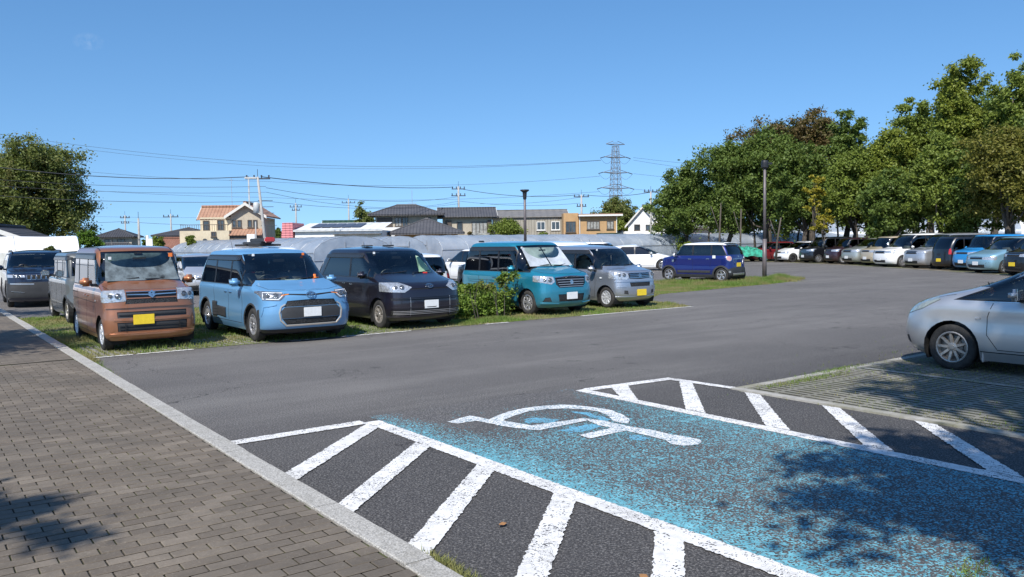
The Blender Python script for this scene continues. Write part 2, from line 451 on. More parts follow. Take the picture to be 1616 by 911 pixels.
# ---- pavement: concrete brick pavers, the nearest ones single pieces
n = NT("concrete_brick")
u, v = uvsock(n)
RP, BP = .103, .203
row = n.math('FLOOR', n.math('DIVIDE', u, RP)); half = n.math('MULTIPLY', n.math('FLOORED_MODULO', row, 2.0), .5)
vv = n.math('ADD', n.math('DIVIDE', v, BP), half); colm = n.math('FLOOR', vv)
wnz = n.n("TexWhiteNoise", {"Vector": n.n("CombineXYZ", {0: row, 1: colm}).outputs[0]})
g = n.noise(30, 5, .75); big = n.noise(.55, 5, .65); stain = n.noise(2.3, 6, .7)
c = n.ramp(wnz.outputs["Value"], [(0, (.125, .099, .073)), (.5, (.165, .134, .100)), (1, (.215, .177, .135))])
c = n.mix(n.ramp(g, [(.35, .30), (.7, 0.0)]), c, (.09, .08, .07))
c = n.mix(n.ramp(stain, [(.45, .0), (.72, .7)]), c, (.085, .070, .052))
c = n.mix(n.ramp(n.noise(60, 3, .8), [(.55, 0.0), (.72, .5)]), c, (.26, .23, .19))
c = n.mix(n.ramp(big, [(.40, .55), (.60, 0.0)]), c, (.075, .064, .052))
fu = n.math('FRACT', n.math('DIVIDE', u, RP)); fv = n.math('FRACT', vv)
dj = n.math('MINIMUM', n.math('MULTIPLY', n.math('MINIMUM', fu, n.math('SUBTRACT', 1.0, fu)), RP), n.math('MULTIPLY', n.math('MINIMUM', fv, n.math('SUBTRACT', 1.0, fv)), BP))
jm = n.ramp(n.math('MULTIPLY', dj, 100), [(.18, 1.0), (.40, 0.0)])
M['brick'] = n.done(n.bsdf(n.mix(jm, c, (.045, .042, .026)), .9, bump=g, bdist=.0022))
n = NT("brick_joint_soil"); g = n.noise(25, 4, .7); mo = n.noise(2.2, 4, .6)
M['joint'] = n.done(n.bsdf(n.mix(n.ramp(mo, [(.5, 0.0), (.62, .8)]), n.ramp(g, [(.3, (.028, .025, .019)), (.7, (.065, .058, .042))]), (.060, .070, .018)), .95, bump=g, bdist=.004))
n = NT("kerb_concrete"); g = n.noise(120, 3, .8); s = n.noise(3, 5, .7)
v_ = n.n("TexVoronoi", {"Vector": n.pos(), "Scale": 130.0}, feature='F1')
c = n.ramp(v_.outputs["Color"], [(.1, (.22, .21, .19)), (.5, (.36, .345, .315)), (.9, (.52, .50, .46))])
c = n.mix(n.ramp(s, [(.45, 0.0), (.8, .55)]), c, (.20, .185, .15))
M['kerb'] = n.done(n.bsdf(c, .85, bump=g, bdist=.003))
n = NT("far_pavement"); g = n.noise(3, 5, .7); c = n.ramp(g, [(.3, (.095, .085, .072)), (.7, (.15, .135, .115))])
PZ = .06
VK0, VK1 = 2.05, 2.235                                        # the kerb's two sides
pave = uvpoly('pavement', [(-8, -14), (-8, VK0), (30, VK0), (30, -14)], PZ - .012, M['joint'])
far = uvpoly('brick_paving', [(14.03, -12), (14.03, VK0-.004), (29, VK0-.004), (29, -12)], PZ - .004, M['brick'], parent=pave, kind=None)
def brick_verts(u0, u1, v0, v1, z):
    g = .004; b = .004; zz = z + random.gauss(0, .0012); tl = random.gauss(0, .0012)
    a = [uv(u0+g, v0+g, z-.012), uv(u1-g, v0+g, z-.012), uv(u1-g, v1-g, z-.012), uv(u0+g, v1-g, z-.012)]
    c = [uv(u0+g+b, v0+g+b, zz+tl), uv(u1-g-b, v0+g+b, zz+tl), uv(u1-g-b, v1-g-b, zz-tl), uv(u0+g+b, v1-g-b, zz-tl)]
    m = [Vector((q.x, q.y, z-.003)) for q in a]
    return a[:0] + m + c
BF = [(3, 2, 1, 0)][:0] + [(4, 7, 6, 5), (0, 4, 5, 1), (1, 5, 6, 2), (2, 6, 7, 3), (3, 7, 4, 0)]
bricks = []
for r in range(int(1.5/RP), int(14.0/RP)):
    for cidx in range(-50, 12):
        v0 = (cidx - (.5 if r % 2 else 0))*BP; v1 = v0 + BP
        if v0 >= VK0 - .03: continue
        v1 = min(v1, VK0 - .002)
        p = uv((r+.5)*RP, (v0+v1)/2)
        if seen(p.x, p.y, PZ, 700): bricks.append((p.length if seen(p.x, p.y, PZ, 40) else 99+p.length, r*RP, (r+1)*RP, v0, v1))
bricks.sort()
far_v = []
def emit(name, lst, mat, parent, VF, FF, mx=300):
    for i, a in enumerate(lst[:mx]):
        V = VF(*a[1:]); mesh_obj(name, V, FF, mat, parent)
    V = []; F = []
    for a in lst[mx:]:
        k = len(V); V += VF(*a[1:]); F += [tuple(i+k for i in f) for f in FF]
    if V: mesh_obj(name + 's_further_off', V, F, mat, parent, kind='stuff')
emit('brick', bricks, M['brick'], pave, lambda a, b, c, d: brick_verts(a, b, c, d, PZ), BF)
# kerb stones
kerb = mesh_obj('kerb', [uv(-2, VK0, .012), uv(-2, VK1, .012), uv(40, VK1, .012), uv(40, VK0, .012)], [(0, 1, 2, 3)], M['joint']); kerb['kind'] = 'structure'
ks = 0
for i in range(-1, 62):
    u0 = i*.6 + .15
    if u0 > 31: break
    b = MB(); g = .004; w = random.gauss(0, .003)
    zt = PZ + .004 + random.gauss(0, .0015)
    prof = [(VK0+.004+w, .0), (VK1+w-.006, .0), (VK1+w-.006, zt-.016), (VK1+w-.022, zt), (VK0+.010+w, zt), (VK0+.004+w, zt-.006)]
    V = [uv(u0+g, a, z) for a, z in prof] + [uv(u0+.6-g, a, z) for a, z in prof]
    m_ = len(prof); F = [(k, (k+1) % m_, m_+(k+1) % m_, m_+k) for k in range(m_)] + [tuple(range(m_))[::-1], tuple(range(m_, 2*m_))]
    b.add(V, F); b.build('kerb_stone', M['kerb'], kerb)

# ---- disabled bay and its hatched margins
Z1, Z2, Z3 = .004, .008, .012
uvpoly('blue_bay', [(-.5, 3.72), (7.5, 3.72), (7.4, 6.28), (-.5, 6.28)], Z1, M['blue_bay'])
lw = .16
marks = []
def ln(pts, rag=.0042, z=Z2): uvpoly('painted_line', pts, z, M['white_line'], rag)
ln([(-.3, 3.56), (7.26, 3.56), (7.26, 3.72), (-.3, 3.72)])
ln([(-.3, 6.24), (7.22, 6.24), (7.22, 6.39), (-.3, 6.39)])
ln([(7.19, 2.245), (7.35, 2.245), (7.37, 3.56), (7.20, 3.56)], z=Z2+.0005)
ln([(7.10, 6.39), (7.26, 6.39), (7.14, 7.72), (6.99, 7.72)], z=Z2+.0005)
ln([(6.99, 7.60), (6.99, 7.74), (6.12, 7.80), (6.12, 7.68)], z=Z2+.001)
for k in range(6):                                           # left hatching, slanting across the margin
    u0 = 5.98 - .95*k; u1 = u0 + 1.10
    ln([(u0-.21, 2.245), (u0+.02, 2.245), (u1+.12, 3.555), (u1-.11, 3.555)], z=Z2+.0015)
for k in range(5):
    u0 = 6.52 - .955*k - (.02*k); u1 = u0 + 1.22
    pts = [(u0-.13, 6.395), (u0+.13, 6.395), (u1+.10, 7.62), (u1-.11, 7.62)]
    if k == 0: pts = [(u0-.20, 6.36), (u0+.08, 6.36), (7.14, 6.72), (7.12, 6.98)]
    ln(pts, z=Z2+.0015)
# wheelchair symbol, traced on the ground (u, v), worn white strokes
def GP(px, py):
    x0 = px - 808; y0 = 455.5 - py; x = (x0*math.cos(ROLL) + y0*math.sin(ROLL))/1300; y = (-x0*math.sin(ROLL) + y0*math.cos(ROLL))/1300
    dz = -math.sin(PITCH) + y*math.cos(PITCH); k = -CAM_H/dz
    return to_uv(x*k, (math.cos(PITCH) + y*math.sin(PITCH))*k)
def zs(l): return [GP(680 + a/3.513, 620 + b/3.513) for a, b in l]
sym = MB()
strokes = {
 'wheel': [(300,163),(350,138),(430,108),(520,88),(620,76),(720,70),(800,72),(900,84),(1000,100),(1070,128),(1105,155),(1095,174),(1060,172),(1010,160),(990,135),(930,108),(860,97),(740,91),(640,95),(550,105),(470,128),(410,152)],
 'foot': [(90,165),(215,131),(268,140),(350,158),(410,152),(370,182),(250,160),(150,175)],
 'leg': [(350,158),(400,158),(555,186),(850,146),(870,158),(605,212),(535,209),(360,184)],
 'trunk': [(850,146),(960,160),(1090,190),(1230,212),(1330,236),(1440,254),(1490,264),(1503,278),(1480,294),(1400,300),(1330,290),(1300,268),(1180,238),(1040,206),(930,186)],
 'arm': [(820,240),(1030,194),(1085,207),(1080,216),(880,259)]}
for k_, (nm, pl) in enumerate(strokes.items()):
    pts = ragged(zs(pl), .004, .05)
    sym.add([uv(a, b, Z2 + .0006*k_) for a, b in pts], [tuple(range(len(pts)))])
n = NT("worn_symbol_paint")
c, h, med = asphalt_col(n); cov, w, hh = paint_cov(n, .86, 1.15)
wh = n.ramp(n.noise(14, 4, .6), [(.3, (.56, .56, .55)), (.6, (.74, .74, .73))])
M['symbol'] = n.done(n.bsdf(n.mix(cov, n.mix(.4, c, (.12, .36, .50)), wh), .75, bump=hh, bdist=.003, bstr=.6))
uo = sym.build('wheelchair_symbol', M['symbol']); uo['kind'] = 'structure'
for pl in ([(700,212),(860,178),(960,186),(900,204),(770,230)], [(1080,235),(1160,238),(1230,256),(1180,270),(1110,262)], [(770,108),(880,112),(1000,150),(960,164),(880,134)], [(510,150),(560,142),(720,152),(690,166),(540,172)]):
    pts = ragged(zs(pl), .02, .06); sheet('blue_touch_up', [uv(a, b).xy for a, b in pts], Z1 + .002, M['blue_touch'])

# ---- open grid paving at the right, with its concrete edges
n = NT("grid_soil"); g = n.noise(12, 5, .7); f = n.noise(1.1, 4, .6)
M['grid_soil'] = n.done(n.bsdf(n.mix(n.ramp(f, [(.45, 0.0), (.6, 1.0)]), n.ramp(g, [(.3, (.018, .015, .009)), (.7, (.040, .033, .018))]), n.ramp(g, [(.3, (.018, .026, .007)), (.7, (.045, .056, .016))])), .95, bump=g, bdist=.01))
n = NT("grid_concrete"); g = n.noise(40, 4, .7); f = n.noise(.9, 5, .65)
M['grid'] = n.done(n.bsdf(n.mix(n.ramp(f, [(.42, .55), (.62, 0.0)]), n.ramp(g, [(.3, (.16, .155, .13)), (.7, (.27, .26, .225))]), (.10, .095, .068)), .9, bump=g, bdist=.003))
soil = uvpoly('open_grid_paving', [(-2, 7.78), (6.02, 7.78), (6.02, 22), (-2, 22)], .005, M['grid_soil'])
kerb2 = thing('bay_edging', 'flush pale concrete edging round the open grid paving at the right', 'edging')
for i in range(16):
    v0 = 7.68 + i*.9
    b = MB(); b.add([uv(6.02, v0+.004, .0), uv(6.14, v0+.004, .0), uv(6.14, v0+.896, .0), uv(6.02, v0+.896, .0), uv(6.02, v0+.004, .012), uv(6.14, v0+.004, .012), uv(6.14, v0+.896, .012), uv(6.02, v0+.896, .012)],
        [(4, 5, 6, 7), (0, 1, 5, 4), (1, 2, 6, 5), (2, 3, 7, 6), (3, 0, 4, 7)]); b.build('edging_stone', M['pale_edge'], kerb2)
for i in range(10):
    u0 = 6.0 - (i+1)*.6
    b = MB(); b.add([uv(u0+.003, 7.66, .0), uv(u0+.597, 7.66, .0), uv(u0+.597, 7.77, .0), uv(u0+.003, 7.77, .0), uv(u0+.003, 7.66, .020), uv(u0+.597, 7.66, .020), uv(u0+.597, 7.77, .020), uv(u0+.003, 7.77, .020)],
        [(4, 5, 6, 7), (0, 1, 5, 4), (1, 2, 6, 5), (2, 3, 7, 6), (3, 0, 4, 7)]); b.build('edging_stone', M['pale_edge'], kerb2)
def block(u0, u1, v0, v1):
    zz = .0095 + random.gauss(0, .001)
    a = [uv(u0, v0, .004), uv(u1, v0, .004), uv(u1, v1, .004), uv(u0, v1, .004)]
    c = [uv(u0+.006, v0+.006, zz), uv(u1-.006, v0+.006, zz), uv(u1-.006, v1-.006, zz), uv(u0+.006, v1-.006, zz)]
    return a + c
gl = []
for i in range(0, 18):
    for j in range(0, 70):
        u0 = 5.99 - (i+1)*.335; v0 = 7.80 + j*.118
        p = uv(u0, v0)
        gl.append((p.length if seen(p.x, p.y) else 99+p.length, u0+.004, u0+.331, v0, v0+.058))
gl.sort()
emit('grid_paver', gl, M['grid'], soil, block, BF)
# cross bars of the grid
V = []; F = []
for i in range(0, 19):
    u0 = 5.99 - i*.335
    for k in range(12):
        v0 = 7.79 + k*.7; k0 = len(V); V += block(u0-.022, u0+.022, v0, v0+.69); V[-4:] = [Vector((q.x, q.y, .008)) for q in V[-4:]]; F += [tuple(a+k0 for a in f) for f in BF]
mesh_obj('grid_cross_bars', V, F, M['grid'], soil, kind='stuff')
for v in (10.15, 12.65, 15.15):
    uvpoly('bay_line', [(.5, v), (5.95, v), (5.95, v+.09), (.5, v+.09)], .0125, M['pale_edge'], .010)
# same grid under the front row
lot = bpy.data.objects['grass_bays']
gl = []
for i in range(0, 5):
    for j in range(0, 60):
        u0 = 14.46 + i*.335; v0 = 2.42 + j*.118
        p = uv(u0, v0)
        if seen(p.x, p.y): gl.append((p.length, u0+.004, u0+.331, v0, v0+.062))
gl.sort()
emit('grid_paver', gl, M['grid'], lot, lambda a, b, c, d: [q + Vector((0, 0, .002)) for q in block(a, b, c, d)], BF)

# wheel stop at the very bottom right corner
ws = thing('wheel_stop', 'rounded brownish concrete wheel stop in the bottom right corner', 'wheel stop', uv(1.52, 4.75), AX + math.pi/2 - math.pi/2)
b = MB()
sec = [(-.075, 0), (.075, 0), (.066, .05), (.045, .082), (0, .092), (-.045, .082), (-.066, .05)]
L_ = .34
V = []; xs_ = [-L_, -L_+.03, -L_+.07, L_-.07, L_-.03, L_]; sc_s = [.55, .85, 1, 1, .85, .55]
for x, k in zip(xs_, sc_s): V += [(x, a*k, z*k) for a, z in sec]
m_ = len(sec); F = []
for i in range(len(xs_)-1): F += [(i*m_+k, i*m_+(k+1) % m_, (i+1)*m_+(k+1) % m_, (i+1)*m_+k) for k in range(m_)]
F += [tuple(range(m_))[::-1], tuple((len(xs_)-1)*m_+k for k in range(m_))]
n = NT("dirty_concrete"); g = n.noise(30, 4, .7, n.obj()); M['dirty'] = n.done(n.bsdf(n.ramp(g, [(.3, (.12, .10, .08)), (.7, (.21, .18, .145))]), .9, bump=g, bdist=.003))
b.add(V, F); b.build('concrete_block', M['dirty'], ws)

# strip of stony verge under the far row, and the floor of the grove
n = NT("leaf_litter"); g = n.noise(3, 6, .75); f = n.noise(.35, 4, .6)
M['litter'] = n.done(n.bsdf(n.mix(n.ramp(f, [(.45, 0.0), (.6, 1.0)]), n.ramp(g, [(.3, (.07, .055, .035)), (.7, (.15, .115, .07))]), n.ramp(g, [(.3, (.05, .06, .02)), (.7, (.11, .12, .04))])), .95, bump=g, bdist=.04))
sheet('grove_floor', [(17.0, 64.5), (18.6, 60.6), (19.4, 57.6), (20.2, 54), (20.7, 50), (21.0, 46), (21.2, 42), (21.2, 38), (21.5, 33), (23, 27), (60, 20), (90, 60), (60, 110), (10, 110), (5, 70)], .01, M['litter'])
for (x0, y0), (x1, y1) in zip([(17.0, 64.5), (18.6, 60.6), (19.4, 57.6), (20.2, 54), (20.7, 50), (21.0, 46), (21.2, 42), (21.2, 38)], [(18.6, 60.6), (19.4, 57.6), (20.2, 54), (20.7, 50), (21.0, 46), (21.2, 42), (21.2, 38), (21.5, 33)]):
    sheet('edge_line', [(x0-.12, y0), (x0+.06, y0), (x1+.06, y1), (x1-.12, y1)], .015, M['pale_edge'])

# ---- grass: many blades, one object per patch
n = NT("grass_blade"); f = n.noise(.8, 4, .6); g = n.noise(40, 2, .6)
c = n.mix(n.ramp(f, [(.42, 0.0), (.60, 1.0)]), n.ramp(g, [(.3, (.085, .155, .02)), (.7, (.20, .30, .055))]), n.ramp(g, [(.3, (.20, .19, .07)), (.7, (.33, .29, .12))]))
b = n.bsdf(c, .7); tr = n.n("BsdfTranslucent", {"Color": c}).outputs[0]
M['blade'] = n.done(n.n("MixShader", {0: .35, 1: b, 2: tr}).outputs[0])
def fbm(x, y, s):
    return (np.sin(x*s+1.3*np.sin(y*s*.7)) + np.sin(y*s*1.3+1.7*np.sin(x*s*.6+2)) + .5*np.sin(x*s*3.1+y*s*2.3))/2.5
def grass(name, label, us, vs, hs, w=.012, lean=.5, xy=False, group=None):
    n_ = len(us)
    if xy: X, Y = us, vs
    else: X = -SA*us + CA*vs; Y = CA*us + SA*vs
    a = RNG.uniform(0, 2*np.pi, n_); l = RNG.uniform(0, lean, n_)*hs; b_ = RNG.uniform(0, 2*np.pi, n_)
    ww = w*RNG.uniform(.6, 1.3, n_)
    P = np.zeros((n_, 3, 3)); z0 = .004
    P[:, 0] = np.stack([X - ww*np.cos(a)/2, Y - ww*np.sin(a)/2, np.full(n_, z0)], 1)
    P[:, 1] = np.stack([X + ww*np.cos(a)/2, Y + ww*np.sin(a)/2, np.full(n_, z0)], 1)
    P[:, 2] = np.stack([X + l*np.cos(b_), Y + l*np.sin(b_), hs], 1)
    o = quads_obj(name, P.reshape(-1, 3), 3, M['blade'], kind='stuff')
    return tag(o, label, 'grass')
def inpoly(x, y, poly):
    r = np.zeros(len(x), bool); j = len(poly)-1
    for i in range(len(poly)):
        xi, yi = poly[i]; xj, yj = poly[j]
        r ^= ((yi > y) != (yj > y)) & (x < (xj-xi)*(y-yi)/(yj-yi+1e-12)+xi); j = i
    return r
N_ = 300000
u_ = RNG.uniform(14.42, 24, N_); v_ = RNG.uniform(2.24, 31, N_); ok = inpoly(u_, v_, BLOCK)
d_ = fbm(u_, v_, 1.4) + .5*fbm(u_+9, v_+3, 4.0)
bare = (u_ < 14.9)*.35 + ((v_ < 4.4) & (u_ < 15.6))*.35 + np.where(v_ > 12.3, .15, 0) - (v_ > 17)*.6
keep = ok & (RNG.uniform(-.75, 1.0, N_) < d_*.8 + .45 - bare)
u_, v_ = u_[keep], v_[keep]
h_ = RNG.uniform(.02, .055, len(u_)) * (1 + .8*(d_[keep] > .5)) + np.where(v_ > 24.5, RNG.uniform(.0, .12, len(u_)), 0)
grass('grass', 'short patchy grass growing over the front bays and round the navy car', u_, v_, h_, .018)
# taller clumps
cl = [(20.5, 28.4, .9, .26), (21.3, 29.9, .7, .28), (21.9, 27.4, 1.0, .2), (17.6, 3.0, .8, .10), (18.6, 3.6, .9, .10), (16.6, 6.0, .5, .09), (19.9, 26.2, .7, .16), (20.9, 29.3, .6, .30), (14.9, 10.6, .45, .10), (14.8, 9.6, .4, .08)]
U = []; Vv = []; Hh = []
for cu, cv, r, hh in cl:
    k = int(2600*r); a = RNG.normal(0, r*.45, k); b = RNG.normal(0, r*.45, k); U.append(cu+a); Vv.append(cv+b); Hh.append(hh*RNG.uniform(.4, 1.1, k)*np.exp(-(a*a+b*b)/(r*r)))
grass('tall_grass', 'taller unmown grass tufts round the lamp post and behind the copper wagon', np.concatenate(U), np.concatenate(Vv), np.concatenate(Hh)+.02, .016)
# weeds spilling over the kerb and grid, dry wisps
U = []; Vv = []; Hh = []
for (cu, cv, su, sv, k, hh) in [(15.5, 2.17, .9, .10, 2600, .05), (17.4, 2.12, .8, .12, 1800, .05), (14.1, 2.30, .25, .04, 500, .04), (13.3, 2.27, .5, .015, 260, .03), (3.75, 2.28, .10, .03, 220, .035), (3.55, 2.26, .16, .03, 420, .045), (5.9, 8.9, .05, .5, 700, .03), (6.1, 9.8, .04, .4, 420, .03),
                                (5.2, 9.6, .5, .8, 500, .02), (4.3, 8.6, .6, .5, 300, .02), (2.75, 9.3, .05, .05, 70, .10), (3.2, 8.0, .9, .12, 500, .02), (4.9, 11.5, .7, 1.2, 1500, .03), (1.95, 4.35, .05, .12, 120, .03)]:
    U.append(RNG.normal(cu, su, k)); Vv.append(RNG.normal(cv, sv, k)); Hh.append(RNG.uniform(.3, 1, k)*hh)
o = grass('weeds', 'thin weeds and moss spilling over the kerb and out of the grid paving', np.concatenate(U), np.concatenate(Vv), np.concatenate(Hh)+.018, .009, 1.2)
# joint moss tufts between bricks
k = 5000; rr = RNG.integers(15, 110, k)*RP; cc = RNG.uniform(-4, 2.1, k)
keepm = fbm(rr, cc, 2.2) > .35
grass('joint_moss', 'tiny green moss tufts in the joints of the brick pavement', rr[keepm], cc[keepm], np.full(keepm.sum(), .064) + RNG.uniform(0, .006, keepm.sum()), .008, .2)
# a few fallen leaves
for px_, v__, s_, la in ((2.95, 3.0, .045, 'brown fallen leaf lying between the second and third white hatch stripes'), (4.28, .55, .03, 'small tan leaf alone on the brick pavement'), (4.05, 2.9, .04, 'curled brown leaf on the dark asphalt beside the kerb'), (2.15, 3.64, .05, 'tan leaf stuck on the long white line near the bottom')):
    p = uv(px_, v__); z = .064 if v__ < 2.1 else .014
    a = random.uniform(0, 6); b = MB()
    pts = [(-1, 0, 0), (-.4, .45, .25), (.3, .5, .1), (1, 0, .3), (.3, -.45, .15), (-.4, -.4, .3)]
    b.add([(q[0]*s_*math.cos(a)-q[1]*s_*math.sin(a), q[0]*s_*math.sin(a)+q[1]*s_*math.cos(a), q[2]*s_*.6) for q in pts], [(0, 1, 5), (1, 2, 4, 5), (2, 3, 4)])
    o = b.build('fallen_leaf', plain("dry_leaf", (.32, .16, .06), .7)); o.location = (p.x, p.y, z); tag(o, la, 'leaf', 'fallen leaves')
# ================================================================ buildings
def roof_mat(name, col, col2, freq=3.2, ax=1):
    n = NT(name); o = n.obj(); s = n.n("SeparateXYZ", {0: o})
    wv = n.math('SINE', n.math('MULTIPLY', s.outputs[0], 2*math.pi*freq)); wz = n.math('SINE', n.math('MULTIPLY', s.outputs[2], 2*math.pi*6))
    g = n.noise(1.4, 5, .7, o); g2 = n.noise(14, 3, .7, o)
    c = n.mix(n.ramp(g, [(.3, 0.0), (.7, 1.0)]), col, col2); c = n.mix(n.math('MULTIPLY', g2, .3), c, tuple(x*.5 for x in col))
    return n.done(n.bsdf(c, .7, bump=n.math('ADD', wv, n.math('MULTIPLY', wz, .5)), bdist=.03))
RM = {'grey': roof_mat("grey_tile_roof", (.060, .060, .068), (.10, .10, .108)), 'dark': roof_mat("dark_tile_roof", (.035, .036, .042), (.065, .065, .072)),
      'orange': roof_mat("terracotta_roof", (.34, .175, .11), (.45, .27, .18)), 'brown': roof_mat("red_brown_roof", (.18, .075, .05), (.26, .12, .08)),
      'green': roof_mat("green_metal_roof", (.018, .06, .042), (.03, .09, .06), 1.5), 'slate': roof_mat("grey_sheet_roof", (.15, .145, .14), (.21, .20, .19), 1.2),
      'rust': roof_mat("rusty_flat_roof", (.36, .20, .13), (.42, .26, .18), 1.2), 'white': roof_mat("white_sheet_roof", (.66, .68, .68), (.74, .75, .75), 1.5), 'pink': roof_mat("pink_corrugated", (.62, .20, .22), (.68, .26, .27), 2.5)}
def wall_mat(name, c, var=.1, **k): return plain(name, c, .85, var=var, scale=1.2, bump=.01, **k)
WM = {'cream': wall_mat("cream_render", (.58, .50, .36)), 'beige': wall_mat("beige_render", (.42, .37, .29)), 'grey': wall_mat("grey_render", (.33, .32, .30)), 'white': wall_mat("white_render", (.76, .76, .74), .05),
      'tan': wall_mat("tan_boards", (.45, .28, .13)), 'ochre': wall_mat("ochre_render", (.44, .28, .14)), 'brown': wall_mat("brown_boards", (.20, .12, .08))}
n = NT("stained_corrugated_wall"); o = n.obj(); s = n.n("SeparateXYZ", {0: o}); g = n.n("TexNoise", {"Vector": n.n("VectorMath", {0: o, 1: (1.6, 1.6, .25)}, operation='MULTIPLY').outputs[0], "Scale": 1.0, "Detail": 6, "Roughness": .7}).outputs["Fac"]
WM['shed'] = n.done(n.bsdf(n.ramp(g, [(.35, (.24, .22, .18)), (.7, (.42, .39, .33))]), .85, bump=n.math('SINE', n.math('MULTIPLY', s.outputs[0], 20)), bdist=.03))
M['pane'] = plain("window_pane", (.045, .055, .065), .08, var=.5, scale=1.5, Specular_IOR_Level=.8)
M['curtain'] = plain("curtained_pane", (.30, .30, .28), .2, var=.4, scale=3)
M['frame_w'] = plain("white_frame", (.7, .7, .68), .5, var=.05)
M['frame_d'] = plain("bronze_frame", (.09, .07, .055), .5, var=.1)
M['fascia'] = plain("pale_fascia", (.62, .60, .55), .6, var=.06)
M['ridge'] = plain("ridge_tile", (.07, .07, .075), .7)

def win(root, x, z, w, h, y=0.0, side='f', frame='frame_d', pane='pane', bars=1, D=0):
    """window on the front wall (side f, facing -Y), right (r) or left (l) wall; sill and frame stand proud"""
    def mk(x0, x1, d0, d1, z0, z1):
        m = MB()
        if side == 'f': m.box(x0, x1, y-d1, y-d0, z0, z1)
        elif side == 'r': m.box(y+d0, y+d1, x0, x1, z0, z1)
        else: m.box(y-d1, y-d0, x0, x1, z0, z1)
        return m
    f = MB(); t = .07
    for a in ((x-w/2-t, x+w/2+t, z+h, z+h+t), (x-w/2-t, x+w/2+t, z-t, z), (x-w/2-t, x-w/2, z, z+h), (x+w/2, x+w/2+t, z, z+h)):
        q = mk(a[0], a[1], 0, .07, a[2], a[3]); f.add(q.v, q.f)
    for k in range(bars):
        xx = x-w/2 + w*(k+1)/(bars+1); q = mk(xx-.03, xx+.03, 0, .055, z, z+h); f.add(q.v, q.f)
    fo = f.build('window', M[frame], root)
    mk(x-w/2, x+w/2, 0, .02, z, z+h).build('pane', M[pane], fo)
    mk(x-w/2-.12, x+w/2+.12, 0, .12, z-t-.06, z-t-.001).build('sill', M[frame], fo)

def gable(root, x0, x1, y0, y1, ze, zr, mat, axis='x', over=.5, t=.12, wall=None):
    """two roof slopes with thickness; ridge along axis; fills the gable walls"""
    if axis == 'x':
        ym = (y0+y1)/2; s = (zr-ze)/((y1-y0)/2)
        for sg, ya in ((1, y0), (-1, y1)):
            yo = ya - sg*over; zo = ze - s*over
            m = MB(); V = [(x0-over, yo, zo), (x1+over, yo, zo), (x1+over, ym, zr), (x0-over, ym, zr)]
            m.add(V + [(a, b, c+t) for a, b, c in V], [(3, 2, 1, 0), (4, 5, 6, 7), (0, 1, 5, 4), (1, 2, 6, 5), (2, 3, 7, 6), (3, 0, 4, 7)]); m.build('roof', mat, root)
        if wall:
            for xx in (x0, x1):
                m = MB(); m.add([(xx, y0, ze), (xx, y1, ze), (xx, ym, zr)], [(0, 1, 2)]); m.build('gable_wall', wall, root)
            for xx in (x0-over-.02, x1+over+.02):
                m = MB()
                for sg, ya in ((1, y0), (-1, y1)):
                    yo = ya - sg*over; zo = ze - s*over
                    m.add([(xx-.02, yo, zo-.1), (xx-.02, ym, zr-.1), (xx-.02, ym, zr+t+.02), (xx-.02, yo, zo+t+.02), (xx+.02, yo, zo-.1), (xx+.02, ym, zr-.1), (xx+.02, ym, zr+t+.02), (xx+.02, yo, zo+t+.02)],
                          [(0, 1, 2, 3), (7, 6, 5, 4), (0, 4, 5, 1), (3, 2, 6, 7)])
                m.build('barge_board', M['fascia'], root)
        m = MB(); m.box(x0-over, x1+over, ym-.14, ym+.14, zr+t-.04, zr+t+.14); m.build('ridge', mat, root)
    else:
        xm = (x0+x1)/2; s = (zr-ze)/((x1-x0)/2)
        for sg, xa in ((1, x0), (-1, x1)):
            xo = xa - sg*over; zo = ze - s*over
            m = MB(); V = [(xo, y0-over, zo), (xo, y1+over, zo), (xm, y1+over, zr), (xm, y0-over, zr)]
            m.add(V + [(a, b, c+t) for a, b, c in V], [(0, 1, 2, 3), (7, 6, 5, 4), (0, 4, 5, 1), (1, 5, 6, 2), (2, 6, 7, 3), (3, 7, 4, 0)]); m.build('roof', mat, root)
        if wall:
            for yy in (y0, y1):
                m = MB(); m.add([(x0, yy, ze), (x1, yy, ze), (xm, yy, zr)], [(0, 1, 2)]); m.build('gable_wall', wall, root)
            m = MB(); yy = y0-over-.02
            for sg, xa in ((1, x0), (-1, x1)):
                xo = xa - sg*over; zo = ze - s*over
                m.add([(xo, yy, zo-.14), (xm, yy, zr-.14), (xm, yy, zr+t+.02), (xo, yy, zo+t+.02), (xo, yy+.04, zo-.14), (xm, yy+.04, zr-.14), (xm, yy+.04, zr+t+.02), (xo, yy+.04, zo+t+.02)], [(0, 1, 2, 3), (7, 6, 5, 4), (0, 4, 5, 1), (3, 2, 6, 7)])
            m.build('barge_board', M['fascia'], root)
        m = MB(); m.box(xm-.14, xm+.14, y0-over, y1+over, zr+t-.04, zr+t+.14); m.build('ridge', mat, root)
